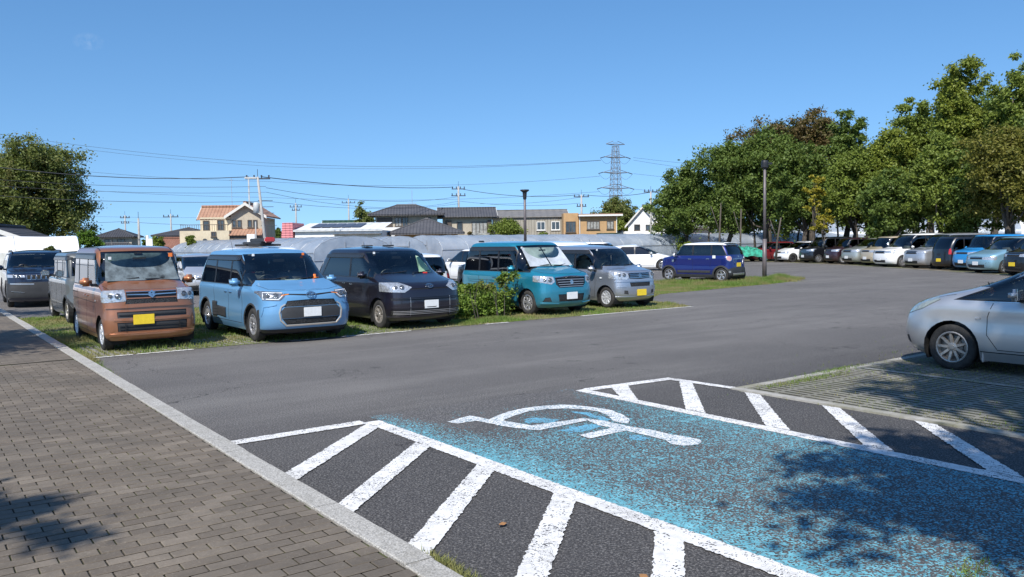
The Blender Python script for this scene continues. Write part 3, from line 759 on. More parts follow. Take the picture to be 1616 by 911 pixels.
def hip(root, x0, x1, y0, y1, ze, zr, mat, over=.6, rl=None):
    x0 -= over; x1 += over; y0 -= over; y1 += over; W_, D_ = x1-x0, y1-y0
    if W_ >= D_:
        a = rl/2 if rl is not None else (W_-D_)/2; xm = (x0+x1)/2; ym = (y0+y1)/2; R1, R2 = (xm-a, ym, zr), (xm+a, ym, zr)
    else:
        a = (D_-W_)/2; xm = (x0+x1)/2; ym = (y0+y1)/2; R1, R2 = (xm, ym-a, zr), (xm, ym+a, zr)
    V = [(x0, y0, ze), (x1, y0, ze), (x1, y1, ze), (x0, y1, ze), R1, R2, (x0, y0, ze-.14), (x1, y0, ze-.14), (x1, y1, ze-.14), (x0, y1, ze-.14)]
    m = MB()
    if W_ >= D_: F = [(0, 1, 5, 4), (1, 2, 5), (2, 3, 4, 5), (3, 0, 4)]
    else: F = [(0, 1, 4), (1, 2, 5, 4), (2, 3, 5), (3, 0, 4, 5)]
    F += [(6, 7, 1, 0), (7, 8, 2, 1), (8, 9, 3, 2), (9, 6, 0, 3), (9, 8, 7, 6)]
    m.add(V, F); r = m.build('roof', mat, root)
    m = MB()
    m.tube([R1, R2], .14, 6)
    for c, R_ in (((x0, y0, ze), R1), ((x0, y1, ze), R1 if W_ >= D_ else R2), ((x1, y0, ze), R2 if W_ >= D_ else R1), ((x1, y1, ze), R2)): m.tube([c, R_], .09, 5)
    m.build('ridge_tiles', M['ridge'], r)
def house(name, label, px, Z, rz, cat='house'):
    x, y = at(px, Z); return thing(name, label, cat, (x, y, 0), rz)
def walls(root, x0, x1, y0, y1, z0, z1, mat, nm='wall'):
    m = MB(); m.box(x0, x1, y0, y1, z0, z1); return m.build(nm, mat, root)

# orange-roofed house
h = house('house', 'cream two-storey house with terracotta orange roof and arched porch windows', 362, 78, .10)
walls(h, -2.5, 3.2, 0, 6.5, 0, 4.42, WM['cream'])
gable(h, .3, 3.2, 0, 6.5, 4.70, 5.64, RM['orange'], 'y', .50, wall=WM['beige'])
gable(h, -2.4, 1.6, .4, 3.4, 4.42, 5.38, RM['orange'], 'x', .40, wall=WM['cream'])
walls(h, .305, 3.195, -.014, -.002, 3.2, 4.70, WM['beige'], 'upper_wall')
for x in (.62, 1.10, 2.05, 2.55): win(h, x, 3.50, .26, .58, y=-.016, bars=0)
win(h, -1.95, 3.25, .45, .80, y=0, bars=0); win(h, -.62, 3.25, .5, .85, y=0, bars=1)
m = MB(); m.box(-4.0, .45, -1.4, -.02, 0, 3.15); m.build('porch', WM['cream'], h)
for x, w_ in ((-1.75, .42), (-.75, .62)):
    m = MB(); m.prism([(x-w_/2, 1.9), (x+w_/2, 1.9), (x+w_/2, 2.25)] + [(x+w_/2*math.cos(a), 2.25+.18*math.sin(a)) for a in np.linspace(0, math.pi, 8)] + [(x-w_/2, 2.25)], 1.40, 1.43, Matrix.Rotation(math.pi/2, 4, 'X')); m.build('arched_window', M['pane'], h)
win(h, -.95, 2.66, .32, .32, y=-1.41, bars=1)
m = MB(); m.add([(.42, -1.5, 2.75), (3.4, -1.5, 2.75), (3.4, -.02, 3.32), (.42, -.02, 3.32), (.42, -1.5, 2.65), (3.4, -1.5, 2.65)], [(0, 1, 2, 3), (4, 5, 1, 0)]); m.build('porch_roof', RM['orange'], h)
walls(h, .5, 3.2, -1.3, -.03, 0, 2.64, M['frame_d'], 'painted_porch_shade')  # dark box that paints in the shade below the porch roof
m = MB()
for x in np.arange(-3.9, .4, .2): m.box(x, x+.03, -1.36, -1.33, 3.15, 3.70)
m.box(-3.95, .42, -1.37, -1.32, 3.68, 3.73); m.build('balcony_rail', M['frame_d'], h)
m = MB(); m.tube([(-.1, 2.5, 5.0), (-.1, 2.5, 8.3)], .025, 5); m.tube([(-.3, 2.5, 8.1), (.1, 2.5, 8.1)], .015, 4); m.build('aerial', M['silver_plastic'], h)
# hip house far left
h = house('house', 'grey two-storey house with dark hipped roof left of the bare poles', 184, 118, .2)
walls(h, -2.2, 2.2, 0, 4.5, 0, 3.25, WM['beige']); hip(h, -2.2, 2.2, 0, 4.5, 3.25, 4.4, RM['dark'], .55)
for x in (-.9, .8): win(h, x, 2.2, .9, .6, bars=1, pane='pane')
hip(h, -2.0, 3.2, -2.4, -.2, 1.5, 2.3, RM['dark'], .4); walls(h, -2.0, 3.2, -2.4, -.2, 0, 1.45, WM['grey'], 'lower_wall')
h = house('house', 'brownish house with dark roof and red-brown lower roof behind green shrubs', 284, 98, -.1)
walls(h, -2.6, 2.6, 0, 5, 0, 3.0, WM['brown']); hip(h, -2.6, 2.6, 0, 5, 3.05, 3.95, RM['dark'], .55); win(h, .2, 2.2, 1.6, .45)
gable(h, -1.2, 2.8, -2.6, -.4, 1.7, 2.6, RM['brown'], 'x', .4, wall=WM['tan']); walls(h, -1.2, 2.8, -2.6, -.4, 0, 1.7, WM['tan'], 'lower_wall')
h = house('house', 'grey-roofed gable end peeping over the white tunnel at the left edge', -8, 50, .25)
walls(h, -3.2, 2.8, 0, 6, 0, 1.9, WM['white']); gable(h, -3.2, 2.8, 0, 6, 1.9, 3.05, RM['dark'], 'y', .5, wall=wall_mat("weathered_render", (.45, .42, .40)))
h = house('house', 'dark roof seen just right of the utility pole', 452, 118, 0)
walls(h, -4, 2.4, 0, 4, 0, 2.2, WM['grey']); hip(h, -4, 2.4, 0, 4, 2.2, 3.4, RM['dark'], .5)
# white workshop with pink side wall and solar roof
h = house('workshop', 'low white workshop with pink corrugated wall and dark solar panels on its roof', 512, 76, 0, 'workshop')
walls(h, -2.6, 5.4, 0, 6, 0, 2.3, WM['white'])
m = MB(); m.add([(-2.7, -.3, 2.36), (5.5, -.3, 2.36), (5.5, 6.2, 2.96), (-2.7, 6.2, 2.96), (-2.7, -.3, 2.26), (5.5, -.3, 2.26)], [(0, 1, 2, 3), (4, 5, 1, 0)]); m.build('roof', RM['white'], h)
for k in range(5):
    x = -1.5 + k*.95; m = MB(); m.add([(x, 1.2, 2.56), (x+.9, 1.2, 2.56), (x+.9, 5.0, 2.91), (x, 5.0, 2.91)], [(0, 1, 2, 3)]); m.build('solar_panel', plain("solar_cell", (.07, .075, .095), .4), h)
m = MB(); m.add([(-4.0, -.2, 0), (-2.75, -.2, 0), (-2.75, -.2, 2.9), (-3.7, -.2, 2.9), (-4.0, 4, 0), (-2.75, 4, 0), (-2.75, 4, 2.9), (-3.7, 4, 2.9)], [(0, 1, 2, 3), (0, 3, 7, 4), (3, 2, 6, 7), (1, 5, 6, 2)]); m.build('side_shed', RM['pink'], h)
h.scale = (1, 1, 1.30)
for x in (-1.8, -.9, 0.0): win(h, x, .9, .6, .8, frame='frame_w', pane='curtain')
m = MB(); m.box(1.0, 5.4, -.6, -.02, 2.0, 2.06); m.build('awning', RM['slate'], h)
# green roof
h = house('house', 'small house with dark green metal roof behind the white workshop', 543, 106, .15)
walls(h, -2.2, 2.4, 0, 4, 0, 3.7, WM['grey']); gable(h, -2.2, 2.4, 0, 4, 3.7, 4.6, RM['green'], 'x', .5, wall=WM['grey'])
# big grey tiled farm house with front wing
h = house('farmhouse', 'two-storey farmhouse with grey tiled hip roof, dark shutters and white garden wall', 640, 90, .12)
walls(h, -3.1, 3.6, 0, 6, 0, 4.86, WM['beige']); hip(h, -3.1, 3.6, 0, 6, 4.88, 6.0, RM['grey'], .75, 2.2)
for x, w_, pn in ((-2.1, 1.5, 'frame_d'), (-.65, .6, 'curtain'), (.1, .5, 'pane'), (2.6, .45, 'pane')): win(h, x, 3.62, w_, .85, bars=1, pane=pn)
walls(h, -3.4, .2, -1.6, -1.4, 0, 3.45, WM['white'], 'garden_wall')
m = MB(); m.tube([(.9, 3, 5.9), (.9, 3, 7.7)], .03, 5); m.box(.4, 1.4, 2.98, 3.02, 6.2, 6.24); m.build('aerial', M['silver_plastic'], h)
h = house('outbuilding', 'single-storey outbuilding with wide grey pyramid roof in front of the farmhouse', 672, 80, .05)
walls(h, -2.9, 3.1, 0, 4.4, 0, 2.7, WM['tan']); hip(h, -2.9, 3.1, 0, 4.4, 2.7, 4.12, RM['grey'], .7, .3); win(h, 2.0, 2.05, .9, .35)
# gable house
h = house('house', 'grey-tiled two-storey house with curtained balcony windows left of the warehouse', 737, 92, .08)
walls(h, -2.6, 2.9, 0, 5.2, 0, 4.66, WM['beige']); gable(h, -2.6, 2.9, 0, 5.2, 4.70, 5.50, RM['grey'], 'x', .6, wall=WM['cream'])
win(h, -.7, 3.1, .5, .85, bars=0); win(h, 1.5, 2.75, 1.6, 1.2, bars=3, pane='curtain'); walls(h, 2.40, 2.85, -.12, -.02, 2.4, 4.2, M['frame_d'], 'shutter_box'); walls(h, -2.3, -1.6, -.12, -.02, 2.9, 4.2, M['frame_d'], 'shutter_box')
m = MB(); m.box(.5, 2.6, -.8, -.02, 2.32, 2.42); m.box(.5, 2.6, -.8, -.76, 2.42, 2.75); m.build('balcony', M['curtain'], h)
# warehouse
h = house('warehouse', 'long warehouse with stained corrugated walls and grey sheet roof', 838, 96, 0, 'warehouse')
walls(h, -2.8, 4.5, 0, 7, 0, 4.52, WM['shed']); gable(h, -4.4, 4.3, 0, 7, 4.58, 5.32, RM['slate'], 'x', .25, wall=WM['cream'])
walls(h, -4.4, -2.82, .02, 7, 0, 4.52, WM['cream'], 'end_wall')
for x in (1.25, 2.95): win(h, x, 3.1, .85, .85, bars=1, frame='frame_w')
# orange-brown building
h = house('building', 'ochre brown two-storey building with flat rusty roof between warehouse and dome tree', 928, 92, 0, 'building')
walls(h, -.9, 3.3, 0, 5, 0, 4.42, WM['ochre']); walls(h, -2.6, -.92, .8, 5, 0, 4.85, WM['ochre'], 'rear_wall')
m = MB(); m.box(-1.0, 3.9, -.45, 5.1, 4.46, 4.72); m.build('roof', RM['rust'], h); m = MB(); m.box(-1.0, 3.9, -.50, -.46, 4.44, 4.62); m.build('gutter', M['frame_w'], h)
win(h, .65, 3.05, 1.3, .8, bars=3, pane='curtain'); win(h, 2.55, 3.05, .65, .8, bars=1, pane='curtain'); win(h, -1.8, 2.75, 1.0, 1.1, y=.8, bars=2)
for x in (-.85, 3.25): m = MB(); m.tube([(x, -.08, 0), (x, -.08, 4.42)], .05, 6); m.build('downpipe', M['frame_w'], h)
m = MB(); m.box(1.0, 3.5, -1.3, -.02, 2.45, 2.55); m.build('awning', RM['green'], h)
h = house('shed', 'small grey-roofed shed behind bushes beside the ochre building', 978, 96, .2, 'shed')
walls(h, -.9, 1.5, 0, 3, 0, 1.9, WM['cream']); gable(h, -.9, 1.5, 0, 3, 1.9, 2.6, RM['slate'], 'y', .3, wall=WM['cream'])
# white gabled house
h = house('house', 'white house with steep dark gable and white balcony wall left of the grove', 1022, 100, -.32)
walls(h, -2.3, 3.5, 0, 6, 0, 3.68, WM['white']); gable(h, -2.3, 1.4, 0, 6, 3.7, 5.75, RM['slate'], 'y', .35, wall=WM['white'])
m = MB(); m.add([(1.5, -.4, 3.75), (5.0, -.4, 3.75), (5.0, 3, 5.65), (.2, 3, 5.65)], [(0, 1, 2, 3)]); m.build('roof', RM['slate'], h)
win(h, -1.2, 2.95, .6, .6, bars=0); win(h, .4, 2.95, 1.0, .55, bars=1); walls(h, -2.6, 2.4, -1.0, -.9, 0, 2.8, WM['white'], 'balcony_wall')
h = house('hall', 'bright white building glimpsed through the grove trunks', 1440, 96, 0, 'building')
walls(h, -12, 16, 0, 8, 0, 4.0, WM['white']); gable(h, -12, 16, 0, 8, 4.0, 5.4, RM['slate'], 'x', .4, wall=WM['white'])
for k in range(5): win(h, -9+k*5, 1.4, 1.6, 1.2, bars=1)
h = house('house', 'pinkish house half hidden behind the left end of the grove', 1092, 118, 0)
walls(h, -3, 4, 0, 6, 0, 3.4, wall_mat("pink_render", (.55, .42, .36))); hip(h, -3, 4, 0, 6, 3.4, 4.9, RM['slate'], .6)

# ---- plastic tunnels
n = NT("clear_film"); o = n.pos(); f = n.noise(.8, 4, .6); s_ = n.noise(6, 4, .7)
col = n.ramp(f, [(.35, (.40, .47, .56)), (.65, (.60, .66, .73))])
dif = n.bsdf(col, .25, Specular_IOR_Level=.6, bump=s_, bdist=.02); tr = n.n("BsdfTransparent", {"Color": (.85, .88, .9)}).outputs[0]; tl = n.n("BsdfTranslucent", {"Color": col}).outputs[0]
a = n.n("MixShader", {0: .35, 1: dif, 2: tl}).outputs[0]
M['film'] = n.done(n.n("MixShader", {0: .25, 1: a, 2: tr}).outputs[0])
M['pipe'] = plain("galvanised_pipe", (.38, .40, .42), .5, .5)
M['white_film'] = plain("white_sheeting", (.80, .80, .79), .5, var=.03, scale=.6)
def tunnel(label, p0, p1, w, h, film, frames=12, sh=.55, name='plastic_tunnel', endwall=True):
    p0 = Vector(p0); p1 = Vector(p1); d = p1-p0; Ln = d.length
    root = thing(name, label, 'greenhouse', (p0.x, p0.y, 0), math.atan2(d.y, d.x))
    prof = [(-w/2, 0), (-w/2, h*sh)] + [(-w/2*math.cos(a), h*sh + h*(1-sh)*math.sin(a)) for a in np.linspace(.25, math.pi-.25, 9)] + [(w/2, h*sh), (w/2, 0)]
    m_ = len(prof); xs = np.linspace(0, Ln, max(2, int(Ln/1.5)+1)); V = []; F = []
    for i, x in enumerate(xs):
        sag = .985 if i % 2 else 1.0
        V += [(x, a, z*sag) for a, z in prof]
    for i in range(len(xs)-1): F += [(i*m_+k, (i+1)*m_+k, (i+1)*m_+k+1, i*m_+k+1) for k in range(m_-1)]
    mesh_obj('film_cover', V, F, film, root, smooth=True)
    if endwall:
        for x in (0, Ln): mesh_obj('end_wall', [(x, a, z) for a, z in prof], [tuple(range(m_))], film, root)
        for x, s in ((-.03, -1), (Ln+.03, 1)):
            b = MB(); b.tube([(x, -.6, 0), (x, -.6, h*.85)], .03, 5); b.tube([(x, .6, 0), (x, .6, h*.85)], .03, 5); b.tube([(x, -.6, h*.7), (x, .6, h*.7)], .03, 5); b.tube([(x, -w/2, h*.35), (x, w/2, h*.35)], .02, 4); b.build('door_frame', M['pipe'], root)
    for i in range(frames):
        x = Ln*i/(frames-1); b = MB(); b.tube([(x, a*1.004, z*1.004+.003) for a, z in prof], .012, 4, False); b.build('hoop', M['pipe'], root)
    for a, z in ((-w/2-.02, h*sh), (w/2+.02, h*sh)):
        b = MB(); b.tube([(0, a, z), (Ln, a, z)], .02, 4); b.build('side_rail', M['pipe'], root)
    return root
tunnel('long clear plastic tunnel behind the light blue van with rounded left end', (*at(318, 74),), (*at(560, 50),), 5.2, 2.22, M['film'], 16)
tunnel('clear plastic tunnel whose arched end shows behind the dark purple car', (*at(536, 50),), (*at(536, 50),)[:0] or (at(536, 50)[0]-9, 66), 3.0, 2.2, M['film'], 8)
tunnel('clear plastic tunnel with a pipe door frame behind the white estate car', (*at(632, 52),), (at(632, 52)[0]-7, 68), 3.6, 2.2, M['film'], 8)
tunnel('very long clear plastic tunnel running from the white estate car to the grove', (*at(668, 58),), (*at(1330, 92),), 5.0, 2.28, M['film'], 26)
tunnel('second long clear tunnel beyond the first, seen between the grove trunks', (*at(1130, 96),), (*at(1600, 86),), 6.0, 3.4, M['film'], 16)
tunnel('short tunnel under bright white sheeting at the left edge', (-37.5, 38.5), (at(122, 47)[0], 47), 3.0, 2.42, M['white_film'], 6, sh=.60, name='white_tunnel')
b = MB(); b.box(-3.2, 3.2, -.06, .06, 0, 1.55); o = b.build('block_wall', plain("pale_block_wall", (.52, .52, .48), .85, var=.12, scale=3)); o.location = (at(62, 38.5)[0], 38.5, 0); tag(o, 'pale low wall panel in front of the white tunnel behind the dark SUV', 'wall')
# heap under green netting
b = MB(); rr = random.Random(3); V = []; F = []; nx, ny = 14, 8
for j in range(ny):
    for i in range(nx):
        x = -1.6 + 3.2*i/(nx-1); y = -.9 + 1.8*j/(ny-1); e = max(0, 1-(x/1.65)**4)*max(0, 1-(y/.95)**4); V.append((x + rr.uniform(-.05, .05), y, 1.15*e**.6*(.8+.25*rr.random())))
F = [(j*nx+i, j*nx+i+1, (j+1)*nx+i+1, (j+1)*nx+i) for j in range(ny-1) for i in range(nx-1)]
o = mesh_obj('netting_heap', V, F, plain("green_netting", (.025, .27, .18), .8, var=.55, scale=4, bump=.03)); o.location = (at(1172, 62)[0], 62, .02); tag(o, 'heap under bright green netting left of the wine red car', 'tarpaulin heap')

# ================================================================ poles, wires, lamps, pylon
M['conc_pole'] = plain("concrete_pole", (.36, .35, .33), .85, var=.12, scale=4)
M['lamp_pole'] = plain("brown_grey_pole", (.145, .125, .125), .5, .2, var=.12)
M['wire'] = plain("wire", (.035, .037, .045), .6)
M['insul'] = plain("dark_insulator", (.05, .05, .055), .4)
M['xformer'] = plain("transformer_can", (.46, .47, .46), .5, var=.08)
def Zof(px, py, Z):
    """height of something seen at photo (px, py) at depth Z"""
    return CAM_H + (381.5 - (px-808)*math.tan(ROLL) - py)/1300*Z
def pole(label, px, top, Z, r=.16, arms=((.3, 1.6),), lean=0.0, can=False, rods=True):
    x, y = at(px, Z); h = Zof(px, top, Z)
    root = thing('utility_pole', label, 'utility pole', (x, y, 0), .15)
    m = MB(); m.tube([(0, 0, 0), (-lean*h*.5, 0, h*.5), (-lean*h, 0, h)], [r*1.15, r*.95, r*.7], 8); m.build('mast', M['conc_pole'], root, smooth=True)
    for d, w in arms:
        z = h - d; ox = -lean*z
        b = MB(); b.box(ox-w/2, ox+w/2, -.05, .05, z-.05, z+.05); a = b.build('crossarm', M['insul'], root)
        b = MB()
        for k in range(4):
            xx = ox - w/2 + .1 + (w-.2)*k/3; b.tube([(xx, 0, z+.05), (xx, 0, z+.28)], [.05, .07], 6)
        b.build('insulators', M['insul'], a, kind='stuff')
    if can:
        b = MB(); b.lathe([(.0001, 0), (.24, 0), (.24, .75), (.15, .85), (.0001, .85)], 12, Matrix.Translation((-.42-lean*h*.6, 0, h*.60))); b.build('transformer', M['xformer'], root, smooth=True)
        b = MB(); b.box(-1.0-lean*h, -.1-lean*h, -.06, .06, h-.15, h-.02); b.box(-.75-lean*h, -.65-lean*h, -.05, .05, h-2.4, h-.15); b.build('bracket', M['xformer'], root)
        for k in range(5): b = MB(); b.box(-.2-lean*(h-1.9-k*.5), .95-lean*(h-1.9-k*.5), -.03, .03, h-1.9-k*.5, h-1.86-k*.5); b.build('spacer_arm', M['insul'], root)
    if rods: b = MB(); b.tube([(-lean*h, 0, h), (-lean*h, 0, h+.6)], .02, 4); b.build('lightning_rod', M['insul'], root)
    return Vector((x - lean*h, y, h))
P1 = pole('tall concrete utility pole with transformer beside the orange-roofed house', 424, 280, 66, .125, ((.15, 1.9),), .085, True)
pole('thin utility pole with one crossarm above the pink and white workshop', 470, 321, 125, .14, ((.6, 1.8), (1.1, 1.2)))
pole('utility pole with crossarm left of the olive tree by the green roof', 553, 314, 135, .14, ((.7, 2.2),))
P4 = pole('utility pole with two crossarms above the farmhouse and tiled house', 726, 295, 98, .15, ((.3, 1.6), (1.1, 1.7)), .0)
P5 = pole('utility pole above the flat-roofed ochre building', 919, 308, 100, .15, ((.25, 1.9), (1.4, 1.2)), .0)
P6 = pole('slim pale utility pole in front of the white gabled house', 1028, 303, 92, .13, ((.05, 1.6), (1.6, .9)), .0)
pole('distant utility pole just right of the dark hipped roof', 201, 340, 125, .13, ((.4, 1.4), (1.2, 1.2)))
pole('plain grey pole without arms between the two left houses', 222, 345, 75, .12, ())
pole('utility pole with angled stay above the brownish house', 273, 338, 112, .13, ((.4, 2.0),))
pole('short thin post with small box before the orange-roofed house', 406, 350, 62, .06, (), rods=False)
b = MB(); b.box(-.28, .28, -.04, .04, 0.0, 2.55); o = b.build('sign_board', WM['white']); o.location = (at(398, 60)[0], 60, 0); tag(o, 'blank white upright board below the orange-roofed house', 'sign')
b = MB(); b.box(-.10, .10, -.05, .05, 0.0, 2.6); b.box(.10, .38, -.03, .03, 1.7, 2.35); o = b.build('sign_board', WM['white']); o.location = (at(235, 62)[0], 62, 0); tag(o, 'narrow white board standing left of the brownish house', 'sign')
# lamp posts
def lamp(label, px, top, Z, r, head):
    x, y = at(px, Z); h = Zof(px, top, Z); root = thing('lamp_post', label, 'lamp post', (x, y, 0), 0, 'car park lamp posts')
    m = MB(); m.tube([(0, 0, 0), (0, 0, h*.34)], [r*1.35, r*1.3], 12); m.build('base_sleeve', M['lamp_pole'], root, smooth=True)
    m = MB(); m.tube([(0, 0, h*.34-.02), (0, 0, h-.1)], [r, r*.8], 12); m.build('shaft', M['lamp_pole'], root, smooth=True)
    m = MB()
    if head == 'flat':
        m.lathe([(.0001, h-.02), (.26, h-.04), (.27, h-.10), (.13, h-.2), (.10, h-.6)], 16); m.build('lamp_head', M['black'], root, smooth=False)
    else:
        m.lathe([(.0001, h), (.13, h-.01), (.15, h-.10), (.15, h-.30), (r*.9, h-.36)], 14); m.build('lamp_head', M['black'], root)
        m = MB(); m.box(-.02, .30, -.05, .05, h-.18, h-.10); m.build('sensor_arm', M['black'], root)
    return root
lamp('brown-grey lamp post standing in grass right of the navy car', 1207, 254, 34.97, .068, 'round')
lamp('dark lamp post with flat disc head above the turquoise wagon', 830, 299, 49.0, .085, 'flat')

# wires: sagging catenaries between points given by photo column/row at a depth, extended beyond both frame edges
def wire(label, pts, r=.02, sag=.0, nm='overhead_wire'):
    P = [Vector((*at(px, Z), Zof(px, py, Z))) for px, py, Z in pts]
    m = MB(); Q = []
    for a, b in zip(P[:-1], P[1:]):
        for k in range(10):
            t = k/10; q = a.lerp(b, t); q.z -= sag*4*t*(1-t); Q.append(q)
    Q.append(P[-1]); m.tube(Q, r, 4, False); o = m.build(nm, M['wire']); tag(o, label, 'power line', 'overhead wires across the sky')
W_ = [('upper high-voltage wire from the left sky to the pylon', [(-120, 192, 330), (420, 258, 330), (950, 254, 300)], .050, 2.0),
      ('second high-voltage wire just below the upper one', [(-120, 198, 334), (420, 263, 334), (950, 254.5, 303)], .045, 2.0),
      ('middle high-voltage wire from the left to the pylon', [(-120, 238, 330), (420, 287, 320), (948, 279, 300)], .045, 2.5),
      ('lower high-voltage wire from the left to the pylon', [(-120, 275, 330), (420, 312, 320), (948, 303, 300)], .045, 2.0),
      ('upper right high-voltage wire from the pylon to the grove', [(1001, 250, 300), (1330, 268, 330)], .04, 1.5),
      ('second right high-voltage wire below the upper right one', [(1001, 254, 300), (1330, 272, 330)], .04, 2.5),
      ('middle right high-voltage wire from the pylon to the grove', [(1001, 275, 300), (1330, 290, 330)], .04, 1.5),
      ('lower right high-voltage wire from the pylon to the grove', [(1001, 299, 300), (1330, 312, 330)], .04, 1.5),
      ('thick cable reaching the tall pole from the left', [(-120, 247, 60), (398, 280, 66)], .028, .7),
      ('thin wire below the thick cable on the left', [(-120, 274, 60), (424, 295, 66)], .014, .4),
      ('third wire on the left of the tall pole', [(-120, 284, 60), (424, 304, 66)], .012, .4),
      ('fourth wire on the left of the tall pole', [(-120, 300, 60), (424, 318, 66)], .016, .4),
      ('thick cable from the tall pole to the pole above the farmhouse', [(418, 280, 66), (718, 296, 98)], .032, .4),
      ('thin wire from the tall pole over the green roof', [(424, 297, 66), (726, 311, 98)], .016, .8),
      ('low wire from the tall pole over the workshop', [(424, 304, 66), (726, 318, 98)], .014, 1.0),
      ('lowest wire crossing the small poles', [(424, 318, 66), (726, 322, 98)], .014, .6),
      ('cable from the farmhouse pole to the ochre building pole', [(731, 299, 98), (915, 308, 100)], .028, .5),
      ('thin wire from the farmhouse pole to the ochre building pole', [(728, 318, 98), (917, 321, 100)], .016, .4),
      ('cable from the ochre building pole to the pale pole', [(922, 308, 100), (1028, 304, 92)], .028, .3),
      ('wire from the pale pole into the grove', [(1032, 304, 92), (1200, 300, 90)], .022, .3),
      ('low wire linking the far poles at the left edge', [(-120, 352, 120), (201, 350, 120), (420, 354, 115)], .022, .3),
      ('faint upper wire over the small left houses', [(-120, 330, 120), (201, 343, 120), (420, 340, 115)], .012, .2),
      ('wire rising from the low house towards the ochre building pole', [(760, 322, 110), (917, 312, 100)], .016, .3)]
for la, pts, r, s in W_: wire(la, pts, r, s)
# pylon
x, y = at(973, 300); hp = Zof(973, 228, 300)
py_ = thing('pylon', 'steel lattice electricity pylon rising behind the domed tree', 'pylon', (x, y, 0), .35)
M['steel'] = plain("galvanised_lattice", (.20, .22, .25), .6, .3, var=.1)
def sec(z): return np.interp(z, [0, 14, hp], [2.9, 1.85, .85])
lv = list(np.linspace(0, 14, 4)) + list(np.linspace(14, hp-1, 12))[1:]
b = MB()
for sx in (-1, 1):
    for sy in (-1, 1): b.tube([(sx*sec(z), sy*sec(z), z) for z in lv], .12, 4)
b.build('legs', M['steel'], py_)
for z0, z1 in zip(lv[:-1], lv[1:]):
    b = MB(); a0, a1 = sec(z0), sec(z1)
    for sx, sy, tx, ty in ((-1, -1, 1, -1), (1, -1, 1, 1), (1, 1, -1, 1), (-1, 1, -1, -1)):
        b.tube([(sx*a0, sy*a0, z0), (tx*a1, ty*a1, z1)], .055, 3); b.tube([(tx*a0, ty*a0, z0), (sx*a1, sy*a1, z1)], .055, 3); b.tube([(sx*a1, sy*a1, z1), (tx*a1, ty*a1, z1)], .08, 3)
    b.build('lattice_bracing', M['steel'], py_)
for py, w_ in ((230, 2.9), (250, 3.2), (274, 3.7), (298, 4.1)):
    z = Zof(973, py, 300); s = sec(z); b = MB()
    for sg in (-1, 1):
        b.tube([(sg*s, -s, z), (sg*(s+w_), 0, z+.2)], .13, 4); b.tube([(sg*s, s, z), (sg*(s+w_), 0, z+.2)], .13, 4); b.tube([(sg*s, 0, z+1.3), (sg*(s+w_), 0, z+.2)], .10, 4)
    b.tube([(-s-.1, 0, z+.6), (s+.1, 0, z+.6)], .08, 4); b.tube([(-s, -s, z), (s, -s, z)], .08, 4); b.tube([(-s, s, z), (s, s, z)], .08, 4)
    a = b.build('crossarm', M['steel'], py_)
    if py > 240:
        b = MB()
        for sg in (-1, 1):
            b.tube([(sg*(s+w_), 0, z+.2), (sg*(s+w_+1.8), 0, z-.3)], .16, 5)
            b.tube([(sg*(s+w_+1.8)*(1-t)+sg*s*t*.9, 0, z-.3-2.2*math.sin(t*math.pi)*.9) for t in np.linspace(0, 1, 8)], .05, 3)
        b.build('insulator_strings', M['insul'], a, kind='stuff')
# ================================================================ trees, hedge, bushes
def leaf_mat(name, dark, light, trans=.38, dead=None):
    n = NT(name); f = n.noise(.9, 4, .6); g = n.noise(7, 3, .7)
    c = n.mix(n.ramp(g, [(.35, 0.0), (.7, 1.0)]), dark, light)
    if dead: c = n.mix(n.ramp(f, [(.52, 0.0), (.66, .8)]), c, dead)
    b = n.bsdf(c, .55, Specular_IOR_Level=.35); t = n.n("BsdfTranslucent", {"Color": n.mix(.5, c, (.12, .16, .02))}).outputs[0]
    return n.done(n.n("MixShader", {0: trans, 1: b, 2: t}).outputs[0])
L = {'dark': leaf_mat("dark_green_leaves", (.068, .115, .022), (.205, .275, .058)),
     'mid': leaf_mat("mid_green_leaves", (.105, .150, .022), (.28, .345, .065)),
     'light': leaf_mat("yellowish_green_leaves", (.125, .170, .022), (.33, .37, .06)),
     'rust': leaf_mat("rusty_leaves", (.10, .075, .028), (.22, .15, .06), dead=(.08, .12, .03)),
     'gold': leaf_mat("golden_leaves", (.24, .22, .02), (.50, .42, .05)),
     'ochre': leaf_mat("ochre_green_leaves", (.11, .12, .02), (.28, .25, .05)),
     'oak': leaf_mat("olive_leaves", (.085, .115, .026), (.24, .27, .07), dead=(.19, .15, .06)),
     'bright': leaf_mat("bright_bamboo_green", (.06, .13, .012), (.16, .28, .03)),
     'hedge': leaf_mat("hedge_leaves", (.065, .125, .018), (.26, .37, .055), .35, dead=(.17, .12, .05))}
n = NT("bark"); o = n.obj(); w = n.n("TexNoise", {"Vector": n.n("VectorMath", {0: o, 1: (6, 6, 1.2)}, operation='MULTIPLY').outputs[0], "Scale": 2.0, "Detail": 6, "Roughness": .7}).outputs["Fac"]
M['bark'] = n.done(n.bsdf(n.ramp(w, [(.3, (.035, .028, .022)), (.7, (.13, .11, .09))]), .95, bump=w, bdist=.03))
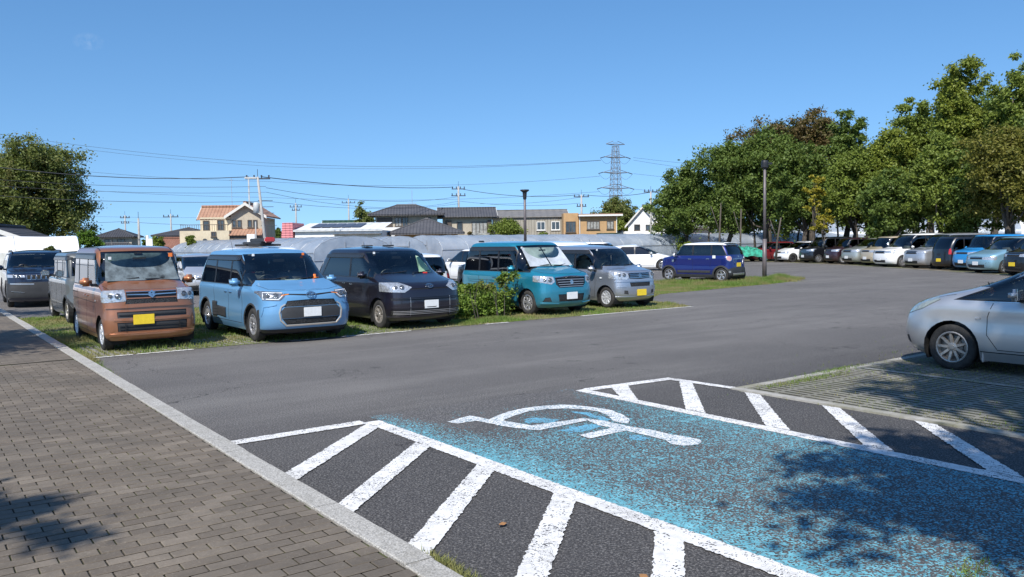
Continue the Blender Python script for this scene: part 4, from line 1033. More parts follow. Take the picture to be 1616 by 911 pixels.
def leaves(cent, rad, k, size, flat=.75, droop=0.0):
    """k leaf-sized diamonds around each clump centre"""
    cent = np.asarray(cent); n_ = len(cent)*k
    C = np.repeat(cent, k, 0); Rr = np.repeat(np.asarray(rad), k)
    d = RNG.normal(size=(n_, 3)); d /= np.linalg.norm(d, axis=1)[:, None]
    r = Rr*np.abs(RNG.normal(.55, .38, n_))
    P = C + d*r[:, None]*np.array([1, 1, flat])
    nn = d*.35 + RNG.normal(size=(n_, 3))*.7 + np.array([0, 0, .55]); nn /= np.linalg.norm(nn, axis=1)[:, None]
    a = np.cross(nn, RNG.normal(size=(n_, 3))); a /= np.linalg.norm(a, axis=1)[:, None]; b = np.cross(nn, a)
    s = size*RNG.uniform(.55, 1.3, n_)[:, None]
    Q = np.stack([P - a*s, P + b*s*.55 + nn*s*.12, P + a*s, P - b*s*.55 + nn*s*.12], 1)
    return Q.reshape(-1, 3)
def tree(name, label, x, y, h, r, mat, trunk_h=None, group=None, clumps=70, k=170, size=.16, shape='round', seed=0, lean=(0, 0), th=None, low=.28, cat='tree'):
    global RNG
    keep = RNG; RNG = np.random.default_rng(seed + 100)
    rs = random.Random(seed)
    root = thing(name, label, cat, (x, y, 0), 0, group)
    tr = th or .035*h*.6
    zc0 = low*h
    # crown volume: stack of lobes
    cents = []; rads = []
    lobes = []
    nl = 15; clumps = int(clumps*2.5); k = int(k*.98); size *= .66
    for i in range(nl):
        a = rs.uniform(0, 6.28); t = rs.random()
        zz = zc0 + (h - zc0)*(.22 + .56*t)
        wr = {'round': math.sin(math.pi*min(1, .25+.75*t))**.6, 'cone': 1.05-.8*t, 'vase': .45+.6*t, 'flat': .9}[shape]
        q = r*wr*.55*rs.uniform(.4, 1)
        lobes.append((lean[0]*t + q*math.cos(a), lean[1]*t + q*math.sin(a), zz, r*rs.uniform(.34, .54), (h-zc0)*rs.uniform(.16, .27)))
    lobes.append((lean[0], lean[1], h - (h-zc0)*.20, r*.42, (h-zc0)*.2))
    for q_ in (.0, 2.1, 4.2): lobes.append((r*.34*math.cos(q_+seed), r*.34*math.sin(q_+seed), h - (h-zc0)*rs.uniform(.26, .36), r*.46, (h-zc0)*.22))
    lobes.append((0, 0, zc0+(h-zc0)*.42, r*.66, (h-zc0)*.30))
    for j in range(clumps):
        lx, ly, lz, lr, lh = lobes[j % len(lobes)]
        d = Vector((rs.gauss(0, 1), rs.gauss(0, 1), rs.gauss(0, 1))).normalized() * min(1.02, abs(rs.gauss(.74, .24)))
        cents.append((lx + d.x*lr, ly + d.y*lr, max(zc0*.85, lz + d.z*lh))); rads.append(r*rs.uniform(.12, .23))
    co = leaves(cents, rads, k, size)
    quads_obj('crown', co, 4, mat, root)
    # trunk and limbs that reach into the lobes
    tb = MB(); zt = zc0 + (h-zc0)*.35
    bend = [Vector((rs.uniform(-.12, .12)*i, rs.uniform(-.12, .12)*i, zt*i/4)) for i in range(5)]
    tb.tube([Vector((0, 0, -.1))] + bend[1:], [tr*1.35, tr, tr*.85, tr*.7, tr*.5], 8); tb.build('trunk', M['bark'], root, smooth=True)
    for lx, ly, lz, lr, lh in lobes[:8]:
        s0 = bend[rs.choice((2, 3))] if lz > zt else bend[2]
        e = Vector((lx, ly, lz)); mid = s0.lerp(e, .5) + Vector((0, 0, -.06*h*rs.random())) + Vector((rs.uniform(-.2, .2), rs.uniform(-.2, .2), 0))
        lb = MB(); lb.tube([s0, mid, e], [tr*.5, tr*.32, tr*.12], 6); o = lb.build('limb', M['bark'], root, smooth=True)
    RNG = keep
    return root
TG = 'trees of the grove behind the far row of cars'
def gt(label, px, Z, top, wpx, mat, shape='round', low=.22, **k):
    x = (px-808)/1300*Z; Hh = 381.5 - (px-808)*math.tan(ROLL)
    h = (Hh - top)/1300*Z + CAM_H; r = wpx/1300*Z/2*1.22
    tree('tree', label, x, Z, h, r, L[mat], group=TG, shape=shape, low=low*.8, **k)
gt('small loose dark tree at the left end of the grove', 1082, 70, 262, 110, 'dark', seed=1, low=.24, clumps=60, size=.19)
gt('low grey-green tree leaning over the tunnel at the grove edge', 1062, 78, 296, 70, 'oak', seed=2, low=.26, clumps=40, size=.19)
gt('dense dark green tree left of the lamp post', 1150, 67, 222, 130, 'dark', seed=3, clumps=90, size=.18)
gt('broad dark tree directly behind the lamp post', 1212, 65, 200, 130, 'dark', seed=4, clumps=95, size=.18)
gt('rusty brown-leaved tree at the back, left one', 1215, 76, 188, 130, 'rust', 'flat', seed=5, low=.55, clumps=60, size=.19)
gt('rusty brown-leaved tree at the back, right one with the tallest brown top', 1282, 74, 174, 100, 'rust', 'flat', seed=6, low=.55, clumps=70, size=.19)
gt('dark tree right of the lamp post with yellow sprays in front', 1268, 62, 222, 110, 'dark', seed=7, clumps=85, size=.17)
gt('narrow dark green tree with a rounded head between brown and tall green trees', 1336, 64, 170, 78, 'dark', 'vase', seed=8, low=.2, clumps=70, size=.17)
gt('golden-leaved sapling lit by the sun in front of the dark trees', 1286, 57.5, 262, 36, 'gold', 'cone', seed=9, low=.45, clumps=12, k=110, size=.13, th=.07)
gt('small golden spray of leaves low beside the golden sapling', 1300, 56.5, 330, 40, 'gold', 'flat', seed=19, low=.62, clumps=7, k=110, size=.12, th=.05)
gt('mid green tree behind the maroon wagon', 1345, 59, 228, 110, 'mid', seed=10, clumps=85, size=.17)
gt('lighter green tree behind the silver people carrier', 1402, 58, 205, 100, 'light', seed=11, clumps=85, size=.17)
gt('mid green tree with rough top left of the tallest trees', 1442, 60, 150, 90, 'mid', 'cone', seed=12, clumps=85, size=.17)
gt('full dark green tree behind the white minivan', 1408, 53, 268, 110, 'dark', seed=13, clumps=80, size=.15)
gt('tallest tree of the grove with a loose pale green top', 1512, 55, 84, 100, 'light', 'vase', seed=14, low=.3, clumps=95, size=.17)
gt('mid green tree in front of the tallest tree', 1482, 50, 205, 110, 'mid', seed=15, clumps=90, size=.15)
gt('tall tree at the right edge of the grove', 1596, 52, 98, 90, 'mid', 'vase', seed=16, low=.3, clumps=90, size=.16)
gt('ochre-tinged tree at the right edge above the blue cars', 1588, 45, 198, 140, 'ochre', seed=17, low=.36, clumps=90, size=.14)
gt('dark shaded tree right of the white minivan', 1536, 49, 235, 110, 'dark', seed=18, clumps=85, size=.15)
gt('deep green tree filling the right edge low down', 1640, 47, 180, 120, 'dark', seed=20, clumps=80, size=.15)
gt('dark tree at the back of the grove between the lamp post and golden leaves', 1240, 82, 215, 120, 'dark', seed=21, clumps=70, size=.2)
gt('shadowy tree at the back of the grove behind the silver minivan', 1470, 72, 170, 150, 'mid', seed=22, clumps=80, size=.2)
gt('shadowy tree at the back of the grove behind the maroon wagon', 1370, 76, 225, 130, 'dark', seed=23, clumps=80, size=.2)
gt('shadowy tree at the back of the grove by the right edge', 1570, 66, 130, 140, 'dark', seed=24, clumps=80, size=.2)
gt('dark undergrowth tree at the far back of the grove', 1180, 84, 260, 140, 'dark', seed=25, clumps=70, size=.2, low=.18)
# slender bare-stemmed trees between the big ones
st = random.Random(5)
where = ['just right of the plastic tunnel', 'behind the roof of the navy car', 'between the navy car and the wine red car', 'behind the wine red car', 'right of the lamp post', 'behind the white hatchback', 'left of the black tall wagon', 'below the golden sapling',
         'behind the maroon wagon', 'left of the greenish silver people carrier', 'behind the greenish silver people carrier', 'above the beige wagon', 'left of the large white minivan', 'behind the large white minivan', 'behind the silver minivan', 'above the black kei van']
for i in range(16):
    px = 1115 + i*27 + st.uniform(-7, 7); Z = 60 - (px-1100)/500*14 + st.uniform(2, 9); x, y = at(px, Z)
    t_ = thing('slender_tree', 'slender dark bare-stemmed tree of the grove ' + where[i], 'tree', (x, y, 0), 0, 'slender trees among the grove')
    b = MB(); hh = st.uniform(3.2, 4.6); l = st.uniform(-.5, .5)
    b.tube([(0, 0, 0), (l*.3, 0, hh*.5), (l, 0, hh)], [st.uniform(.07, .15), .07, .05], 6); b.build('trunk', M['bark'], t_, smooth=True)
    b = MB(); b.tube([(l*.3, 0, hh*.5), (l*.3+st.uniform(-.9, .9), 0, hh*.95)], [.05, .025], 5); b.build('limb', M['bark'], t_, smooth=True)
# big tree at left
tree('tree', 'big spreading olive-green tree at the left edge behind the white tunnel', at(62, 66)[0], 66, 10.6, 5.3, L['oak'], seed=31, clumps=170, k=170, size=.17, low=.14, th=.38)
tree('tree', 'lower dark tree at the left edge beside the big spreading tree', at(5, 63)[0], 63, 6.6, 3.6, L['oak'], seed=32, clumps=80, size=.17, low=.12)
tree('bush', 'bright yellow-green bush at the end of the white tunnel', at(148, 56)[0], 56, 3.1, 1.15, L['bright'], seed=33, clumps=34, k=130, size=.11, low=.1, th=.07, cat='bush')
def bush(label, px, Z, top, wpx, mat, seed, **k):
    x, y = at(px, Z); Hh = 381.5 - (px-808)*math.tan(ROLL)
    tree('bush', label, x, y, (Hh-top)/1300*Z + CAM_H, wpx/1300*Z/2, L[mat], seed=seed, low=.1, cat='bush', th=.09, clumps=k.get('clumps', 34), k=120, size=k.get('size', .16))
bush('round green garden tree in front of the brown-roofed house', 250, 84, 371, 30, 'mid', 41)
bush('small green shrub at the corner of the orange-roofed house', 303, 70, 368, 22, 'mid', 42)
bush('dark green shrub right of the orange-roofed house', 437, 92, 352, 34, 'dark', 43)
bush('round olive tree beside the green roof', 578, 104, 319, 62, 'oak', 44, clumps=60, size=.2)
bush('dense green hedge-like bush in front of the grey warehouse, left one', 800, 88, 344, 88, 'mid', 45, clumps=60)
bush('low green bush in front of the grey warehouse wall', 857, 86, 366, 30, 'mid', 46)
bush('large domed brownish-green tree under the pylon', 975, 124, 312, 92, 'oak', 47, clumps=90, size=.24)
bush('yellow-green bushes between the orange building and the white gabled house', 984, 110, 346, 44, 'light', 48, clumps=50, size=.2)
bush('reddish garden shrub before the grey tiled house', 745, 84, 362, 24, 'rust', 49)
bush('dark bush in the gap left of the brown-roofed house', 232, 120, 372, 16, 'dark', 50)
bush('green shrub by the tunnel end left of the navy car', 1085, 62, 384, 36, 'light', 51)
bush('grey-green weeds bushy behind the dark SUV', 84, 36, 386, 26, 'oak', 52, clumps=20)
# hedge between the plum car and the turquoise wagon
hd_ = thing('hedge', 'knee-high leafy hedge with ragged shoots between the dark purple and turquoise cars', 'hedge', uv(16.4, 10.7))
cents = []; rads = []
for i in range(430):
    a = RNG.uniform(-1.0, 2.3); b = RNG.uniform(-.75, 1.0) if a < .9 else RNG.uniform(-.7, .8)
    top = .64 + .08*math.sin(a*2.1) + (.12 if (a < -.75 and b > .1) else 0)
    p = uv(a, b); cents.append((p.x, p.y, RNG.uniform(.12, top-.08))); rads.append(.15)
for i in range(26):
    a = RNG.uniform(-1.0, .8); b = RNG.uniform(-.5, .9); p = uv(a, b); cents.append((p.x, p.y, RNG.uniform(.62, .78))); rads.append(.07)
for i in range(10):
    p = uv(RNG.uniform(-1.0, -.5), RNG.uniform(.55, .95)); cents.append((p.x, p.y, RNG.uniform(.8, .98))); rads.append(.09)
quads_obj('foliage', leaves(cents, rads, 95, .036, 1.0), 4, L['hedge'], hd_)
b = MB()
for i in range(40):
    p = uv(RNG.uniform(-1.2, 2.2), RNG.uniform(-.5, .45)); q = p + Vector((RNG.uniform(-.15, .15), RNG.uniform(-.15, .15), RNG.uniform(.5, .95)))
    b.tube([p, q], [.010, .004], 4)
b.build('stems', M['bark'], hd_, kind='stuff')

# trees near the photographer, out of the picture: they throw the dappled shade
tree('tree', 'street tree standing just behind and right of the camera position', 1.9, -.5, 7.4, 2.3, L['mid'], seed=61, clumps=44, k=150, size=.11, low=.75, shape='flat')
tree('tree', 'taller street tree to the right beyond the edge of the picture', 3.8, .3, 10.8, 2.9, L['mid'], seed=62, clumps=46, k=130, size=.11, low=.8, shape='flat')
tree('tree', 'tall narrow street tree to the right beyond the edge of the picture', 2.5, .2, 11.2, 2.1, L['mid'], seed=66, clumps=30, k=130, size=.11, low=.8, shape='flat')
tree('tree', 'slight street tree by the pavement left of the camera position', -5.6, -.65, 6.9, 1.4, L['mid'], seed=63, clumps=16, k=130, size=.10, low=.8, shape='flat')
tree('tree', 'street tree by the pavement further along beyond the left edge', -11.6, 9.4, 7.6, 3.0, L['mid'], seed=64, clumps=44, k=130, size=.12, low=.6, shape='flat')
tree('tree', 'farthest street tree by the pavement beyond the left edge', -16.8, 15.2, 8.0, 3.2, L['mid'], seed=65, clumps=44, k=130, size=.12, low=.6, shape='flat')
# ================================================================ cars
def pchip(xs, ys, q):
    xs = np.asarray(xs, float); ys = np.asarray(ys, float); h = np.diff(xs); d = np.diff(ys) / h
    m = np.zeros(len(xs)); m[0] = d[0]; m[-1] = d[-1]
    for i in range(1, len(xs) - 1):
        if d[i-1] * d[i] > 0:
            w1 = 2*h[i] + h[i-1]; w2 = h[i] + 2*h[i-1]
            m[i] = (w1 + w2) / (w1 / d[i-1] + w2 / d[i])
    i = np.clip(np.searchsorted(xs, q, side='right') - 1, 0, len(xs) - 2)
    t = (q - xs[i]) / h[i]; t2 = t*t; t3 = t2*t
    return (2*t3-3*t2+1)*ys[i] + (t3-2*t2+t)*h[i]*m[i] + (-2*t3+3*t2)*ys[i+1] + (t3-t2)*h[i]*m[i+1]

class Shell:
    """Car body skin built from horizontal slices; kept as its right half (y<0 mirrored later)."""
    def __init__(s, sp, step):
        s.sp = sp; H = sp['H']; W = sp['W'] / 2; c = sp.get('crown', .05); z0 = sp.get('z0', .19)
        fx = sp['fo']; rx = -(sp['wb'] + sp['ro']); s.fx, s.rx = fx, rx
        zh, zc, xc, xw = sp['zh'], sp['zc'], sp['xc'], sp['xw']; belt = sp['belt']
        rt = sp['rt']                                        # x of roof's rear edge
        nose = sp.get('nose', .13)
        Wt = W * sp.get('tumble', .80)
        F = sp.get('F') or [(z0, fx-.13), (.27, fx-.04), (.40, fx-.005), (.55, fx), (zh-.22, fx-.02), (zh-.09, fx-.045), (zh, fx-nose),
             (zh+(zc-zh)*.45, fx-nose-(fx-nose-xc)*.38), (zc-.012, xc+.10), (zc+.02, xc-.02), (H-.11, xw), (H-c, xw-.16)]
        R = sp.get('R') or [(z0, rx+.10), (.30, rx+.01), (.45, rx), (.70, rx+.02), (belt, rx+.05), (H-.14, rt-.03), (H-c, rt+.10)]
        Wd = sp.get('Wd') or [(z0, W*.94), (.30, W*.985), (.50, W), (.68, W*.985), (belt-.10, W*.992), (belt, W*.955), (H-.13, Wt+.02), (H-c, Wt-.035)]
        xm = sp.get('xm', (xw + rt) / 2 - .05); F0 = F[-1][1]; R0 = R[-1][1]; W0 = Wd[-1][1]
        for q in (.86, .7, .52, .34, .16):
            z = H - c*q*q
            F.append((z, xm+(F0-xm)*q)); R.append((z, xm+(R0-xm)*q)); Wd.append((z, W0*q))
        zt = H - c*.16**2
        af = sp.get('af') or [(z0, .42), (.5, .40), (zh, .42), (zc, .50), (H-.1, .34), (zt, .30)]
        nf = sp.get('nf') or [(z0, 2.6), (.5, 2.7), (zh, 2.7), (zc, 3.0), (H-.1, 3.2), (H-c, 2.9), (zt, 2.3)]
        ar = sp.get('ar') or [(z0, .28), (belt, .26), (H-.1, .25), (zt, .25)]
        nr = sp.get('nr') or [(z0, 2.9), (belt, 3.0), (H-.1, 3.0), (zt, 2.3)]
        s.fn = {k: (lambda z, L=L: pchip([a for a, _ in L], [b for _, b in L], z)) for k, L in dict(F=F, R=R, W=Wd, af=af, nf=nf, ar=ar, nr=nr).items()}
        ks = sorted({round(a, 5) for L in (F, R, Wd) for a, _ in L})
        zf = np.unique(np.concatenate([np.linspace(a, b, 50) for a, b in zip(ks[:-1], ks[1:])]))
        Fv, Rv, Wv = s.fn['F'](zf), s.fn['R'](zf), s.fn['W'](zf)
        m = np.concatenate([[0], np.cumsum(np.sqrt(np.diff(zf)**2 + np.maximum(abs(np.diff(Fv)), abs(np.diff(Rv))*.6)**2))])
        nz = max(24, int(m[-1] / step))
        zs = np.interp(np.linspace(0, m[-1], nz), m, zf)
        k1, k2, k3 = (13, 22, 10) if step < .06 else (9, 12, 7)
        rows = []
        th = np.linspace(0, math.pi/2, 60)
        def quarter(cx, sgn, a, n_, w, k, rev):
            X = cx + sgn*(-a + a*np.cos(th)**(2/n_)); Y = w*np.sin(th)**(2/n_)
            d = np.concatenate([[0], np.cumsum(np.hypot(np.diff(X), np.diff(Y)))])
            q = np.linspace(0, d[-1], k)
            P = np.stack([np.interp(q, d, X), np.interp(q, d, Y)], 1)
            return P[::-1] if rev else P
        for z in zs:
            g = {k: float(f(z)) for k, f in s.fn.items()}
            ln = g['F'] - g['R']; a = min(g['af'], ln*.45); b = min(g['ar'], ln*.45)
            A = quarter(g['F'], 1, a, g['nf'], g['W'], k1, False)
            B = quarter(g['R'], -1, b, g['nr'], g['W'], k3, True)
            t = np.linspace(0, 1, k2+2)[1:-1]
            bar = np.stack([A[-1, 0] + (B[0, 0]-A[-1, 0])*t, np.full(k2, g['W'])], 1)
            rows.append(np.vstack([A, bar, B]))
        n = len(rows[0]); s.n = n
        V = [Vector((x, y, z)) for r, z in zip(rows, zs) for x, y in r]
        Fs = []
        for i in range(len(rows)-1):
            for k in range(n-1):
                Fs.append((i*n+k, i*n+k+1, (i+1)*n+k+1, (i+1)*n+k))
        Fs.append(tuple((len(rows)-1)*n + k for k in range(n)))
        s.bm = bmesh.new()
        bv = [s.bm.verts.new(v) for v in V]
        for f in Fs:
            try: s.bm.faces.new([bv[i] for i in f])
            except ValueError: pass
        bmesh.ops.remove_doubles(s.bm, verts=s.bm.verts[:], dist=1e-5)
        s.bm.normal_update()
        # is it outward? test a side face
        f = min(s.bm.faces, key=lambda f: (f.calc_center_median() - Vector((-sp['wb']/2, W, .6))).length)
        if f.normal.y < 0:
            bmesh.ops.reverse_faces(s.bm, faces=s.bm.faces[:]); s.bm.normal_update()
        s.bm.verts.ensure_lookup_table(); s.bm.verts.index_update()
        s.vn = []
        for v in s.bm.verts:
            q = v.normal.copy()
            if v.co.y < 1e-4: q.y = 0
            s.vn.append(q.normalized())
        s.vc = [v.co.copy() for v in s.bm.verts]
        s.fi = [[v.index for v in f.verts] for f in s.bm.faces]
        s.bvh = BVHTree.FromPolygons(s.vc, s.fi)
    def nrm(s, co):
        p = Vector((co[0], abs(co[1]), co[2]))
        _, nn, fi, _ = s.bvh.find_nearest(p)
        acc = Vector()
        for i in s.fi[fi]:
            acc += s.vn[i] / ((s.vc[i] - p).length + 1e-4)
        acc.normalize()
        if co[1] < 0: acc.y = -acc.y
        return acc
    def planes(s, poly, proj):
        c = Vector((sum(p[0] for p in poly), sum(p[1] for p in poly))) / len(poly)
        out = []
        for i in range(len(poly)):
            a = Vector(poly[i]); b = Vector(poly[(i+1) % len(poly)]); e = b - a
            if e.length < 1e-6: continue
            nn = Vector((e.y, -e.x)).normalized()
            if nn.dot(c - a) < 0: nn = -nn                   # points inward
            if proj == 'side': out.append((Vector((a.x, 0, a.y)), Vector((nn.x, 0, nn.y))))
            elif proj in ('front', 'rear'): out.append((Vector((0, a.x, a.y)), Vector((0, nn.x, nn.y))))
            else: out.append((Vector((a.x, a.y, 0)), Vector((nn.x, nn.y, 0))))
        return out
    def carve(s, polys, proj, lim=None):
        """cut the polygons out of the skin; returns (verts, faces). lim = minimum x (front), maximum x (rear), minimum y (side)"""
        out = []
        for poly in polys:
            a0, a1 = min(p[0] for p in poly), max(p[0] for p in poly)
            b0, b1 = min(p[1] for p in poly), max(p[1] for p in poly)
            pl = s.planes(poly, proj)
            if proj == 'front': pl.append((Vector((lim if lim is not None else -.9, 0, 0)), Vector((1, 0, 0))))
            if proj == 'rear': pl.append((Vector((lim if lim is not None else s.rx+.6, 0, 0)), Vector((-1, 0, 0))))
            if proj == 'side': pl.append((Vector((0, lim if lim is not None else .25, 0)), Vector((0, 1, 0))))
            fs = []
            for f in s.bm.faces:
                xs = [v.co for v in f.verts]
                if proj == 'side': A = [q.x for q in xs]; B = [q.z for q in xs]
                elif proj in ('front', 'rear'): A = [q.y for q in xs]; B = [q.z for q in xs]
                else: A = [q.x for q in xs]; B = [q.y for q in xs]
                if max(A) < a0 or min(A) > a1 or max(B) < b0 or min(B) > b1: continue
                if any(all((q - co).dot(no) < 0 for q in xs) for co, no in pl): continue
                fs.append(f)
            for co, no in pl:
                if not fs: break
                es = {e for f in fs for e in f.edges}; vs = {v for f in fs for v in f.verts}
                r = bmesh.ops.bisect_plane(s.bm, geom=list(vs)+list(es)+fs, dist=1e-5, plane_co=co, plane_no=no)
                fs = [g for g in r['geom'] if isinstance(g, bmesh.types.BMFace) and (g.calc_center_median()-co).dot(no) > 0]
            out += fs
        out = list(set(out))
        vid = {}; V = []; Fc = []
        for f in out:
            idx = []
            for v in f.verts:
                if v not in vid: vid[v] = len(V); V.append(v.co.copy())
                idx.append(vid[v])
            Fc.append(tuple(idx))
        if out: bmesh.ops.delete(s.bm, geom=out, context='FACES')
        return V, Fc
    def piece(s, name, V, F, mat, parent, off=0.0, both=False, centre=True, thick=0.0):
        """mirror and link a carved piece: one object across the middle, or one per side"""
        if not F: return []
        N = [s.nrm(v) for v in V]
        P = [v + q*off for v, q in zip(V, N)]
        mir = lambda L: [Vector((q.x, -q.y, q.z)) for q in L]
        rev = [tuple(reversed(f)) for f in F]
        if both:
            a = mesh_obj(name, P, F, mat, parent, normals=[tuple(q) for q in N])
            b = mesh_obj(name, mir(P), rev, mat, parent, normals=[tuple(q) for q in mir(N)])
            return [a, b]
        n = len(P)
        o = mesh_obj(name, P + mir(P), F + [tuple(i+n for i in f) for f in rev], mat, parent, normals=[tuple(q) for q in N + mir(N)])
        return [o]
    def hit(s, a, b, proj):
        if proj == 'side': r = s.bvh.ray_cast(Vector((a, 3, b)), Vector((0, -1, 0)))
        elif proj == 'front': r = s.bvh.ray_cast(Vector((6, max(abs(a), .001), b)), Vector((-1, 0, 0)))
        elif proj == 'rear': r = s.bvh.ray_cast(Vector((-9, max(abs(a), .001), b)), Vector((1, 0, 0)))
        else: r = s.bvh.ray_cast(Vector((a, max(abs(b), .001), 5)), Vector((0, 0, -1)))
        if r[0] is None: return None
        p = r[0].copy(); q = s.nrm(p)
        sgn = (a < 0) if proj in ('front', 'rear') else (b < 0 if proj == 'top' else False)
        if sgn: p.y = -p.y; q.y = -q.y
        return p, q
    def ribbon(s, path, proj, w, d=.002, seg=.05, closed=False):
        """raised strip lying on the skin along a path in the side / front / rear / top view"""
        pts = []
        path = list(path) + ([path[0]] if closed else [])
        for (a0, b0), (a1, b1) in zip(path[:-1], path[1:]):
            k = max(1, int(math.hypot(a1-a0, b1-b0)/seg))
            pts += [(a0+(a1-a0)*i/k, b0+(b1-b0)*i/k) for i in range(k)]
        pts.append(path[-1])
        H = [h for h in (s.hit(a, b, proj) for a, b in pts) if h]
        V = []; F = []
        if len(H) < 2: return V, F
        for i, (p, q) in enumerate(H):
            t = (H[min(i+1, len(H)-1)][0] - H[max(i-1, 0)][0]).normalized()
            c = q.cross(t)
            c = c.normalized()*w/2 if c.length > 1e-5 else Vector((0, 0, w/2))
            V += [p - c, p - c*.8 + q*d, p + c*.8 + q*d, p + c]
        for i in range(len(H)-1):
            for k in range(3): F.append((i*4+k, i*4+k+1, i*4+k+5, i*4+k+4))
        return V, F

def both_sides(V, F):
    n = len(V)
    return list(V) + [Vector((q[0], -q[1], q[2])) for q in V], list(F) + [tuple(reversed([i+n for i in f])) for f in F]

_wheels = {}
def wheel_meshes(R, rim, style, n, mat_key, w=.17):
    key = (R, rim, style, n, mat_key)
    if key in _wheels: return _wheels[key]
    # axis along local Y, outer face towards +Y
    Mx = Matrix.Rotation(-math.pi/2, 4, 'X')
    t = MB(); h = w/2
    t.lathe([(rim-.005, h-.012), (rim+.012, h), (R-.045, h+.004), (R-.018, h-.012), (R-.003, h-.035), (R, 0), (R-.003, -h+.035), (R-.018, -h+.012), (R-.045, -h), (rim, -h)], 36, Mx)
    tm = bpy.data.meshes.new("tyre"); tm.from_pydata([tuple(q) for q in t.v], [], t.f); tm.materials.append(M['tyre'])
    tm.polygons.foreach_set('use_smooth', [True]*len(tm.polygons))
    r = MB()
    r.lathe([(rim, h-.006), (rim-.012, h), (rim-.022, h-.004), (rim-.028, h-.03), (rim-.03, -h+.02)], 32, Mx)
    hub_r = .06
    def spoke(a0, wi, wo, y1=h-.012, y0=h-.035, ri=.035, ro=rim-.02, twist=0):
        ca, sa = math.cos(a0), math.sin(a0); cb, sb = math.cos(a0+twist), math.sin(a0+twist)
        V = []
        for y, k in ((y1, .75), (y0, 1.0)):
            for rr, ww, c_, s_ in ((ri, wi, ca, sa), (ro, wo, cb, sb)):
                for sg in (-1, 1):
                    yy = y - (.012 if rr == ri else 0)
                    V.append(Vector((c_*rr - s_*ww*sg*k/2, yy, s_*rr + c_*ww*sg*k/2)))
        r.add(V, [(0, 1, 3, 2), (4, 6, 7, 5), (0, 4, 5, 1), (2, 3, 7, 6), (0, 2, 6, 4), (1, 5, 7, 3)])
    for k in range(n):
        a = 2*math.pi*k/n + .3
        if style == 'single': spoke(a, .045, .035)
        elif style == 'wide': spoke(a, .06, .075)
        elif style == 'twin': spoke(a-.10, .022, .020, twist=-.05); spoke(a+.10, .022, .020, twist=.05)
        elif style == 'vee': spoke(a, .03, .022, twist=-.22); spoke(a, .03, .022, twist=.22)
        elif style == 'cover': spoke(a, .05, .07, y1=h-.006, y0=h-.02)
    r.lathe([(.0001, h-.008), (.03, h-.008), (.034, h-.016), (hub_r, h-.022), (hub_r, h-.05)], 16, Mx)
    for k in range(4 if rim < .2 else 5):
        a = 2*math.pi*k/(4 if rim < .2 else 5); r.tube([(math.cos(a)*.045, h-.03, math.sin(a)*.045), (math.cos(a)*.045, h-.016, math.sin(a)*.045)], .007, 6)
    rm = bpy.data.meshes.new("wheel"); rm.from_pydata([tuple(q) for q in r.v], [], r.f); rm.materials.append(M[mat_key])
    k = MB(); k.lathe([(.0001, h-.052), (.12, h-.052), (.122, h-.065), (.122, h-.07), (rim-.03, h-.075), (rim-.03, -h), (.0001, -h)], 24, Mx)
    km = bpy.data.meshes.new("brake_disc"); km.from_pydata([tuple(q) for q in k.v], [], k.f); km.materials.append(M['brake' if style != 'cover' else 'rim_in'])
    _wheels[key] = (tm, rm, km)
    return _wheels[key]

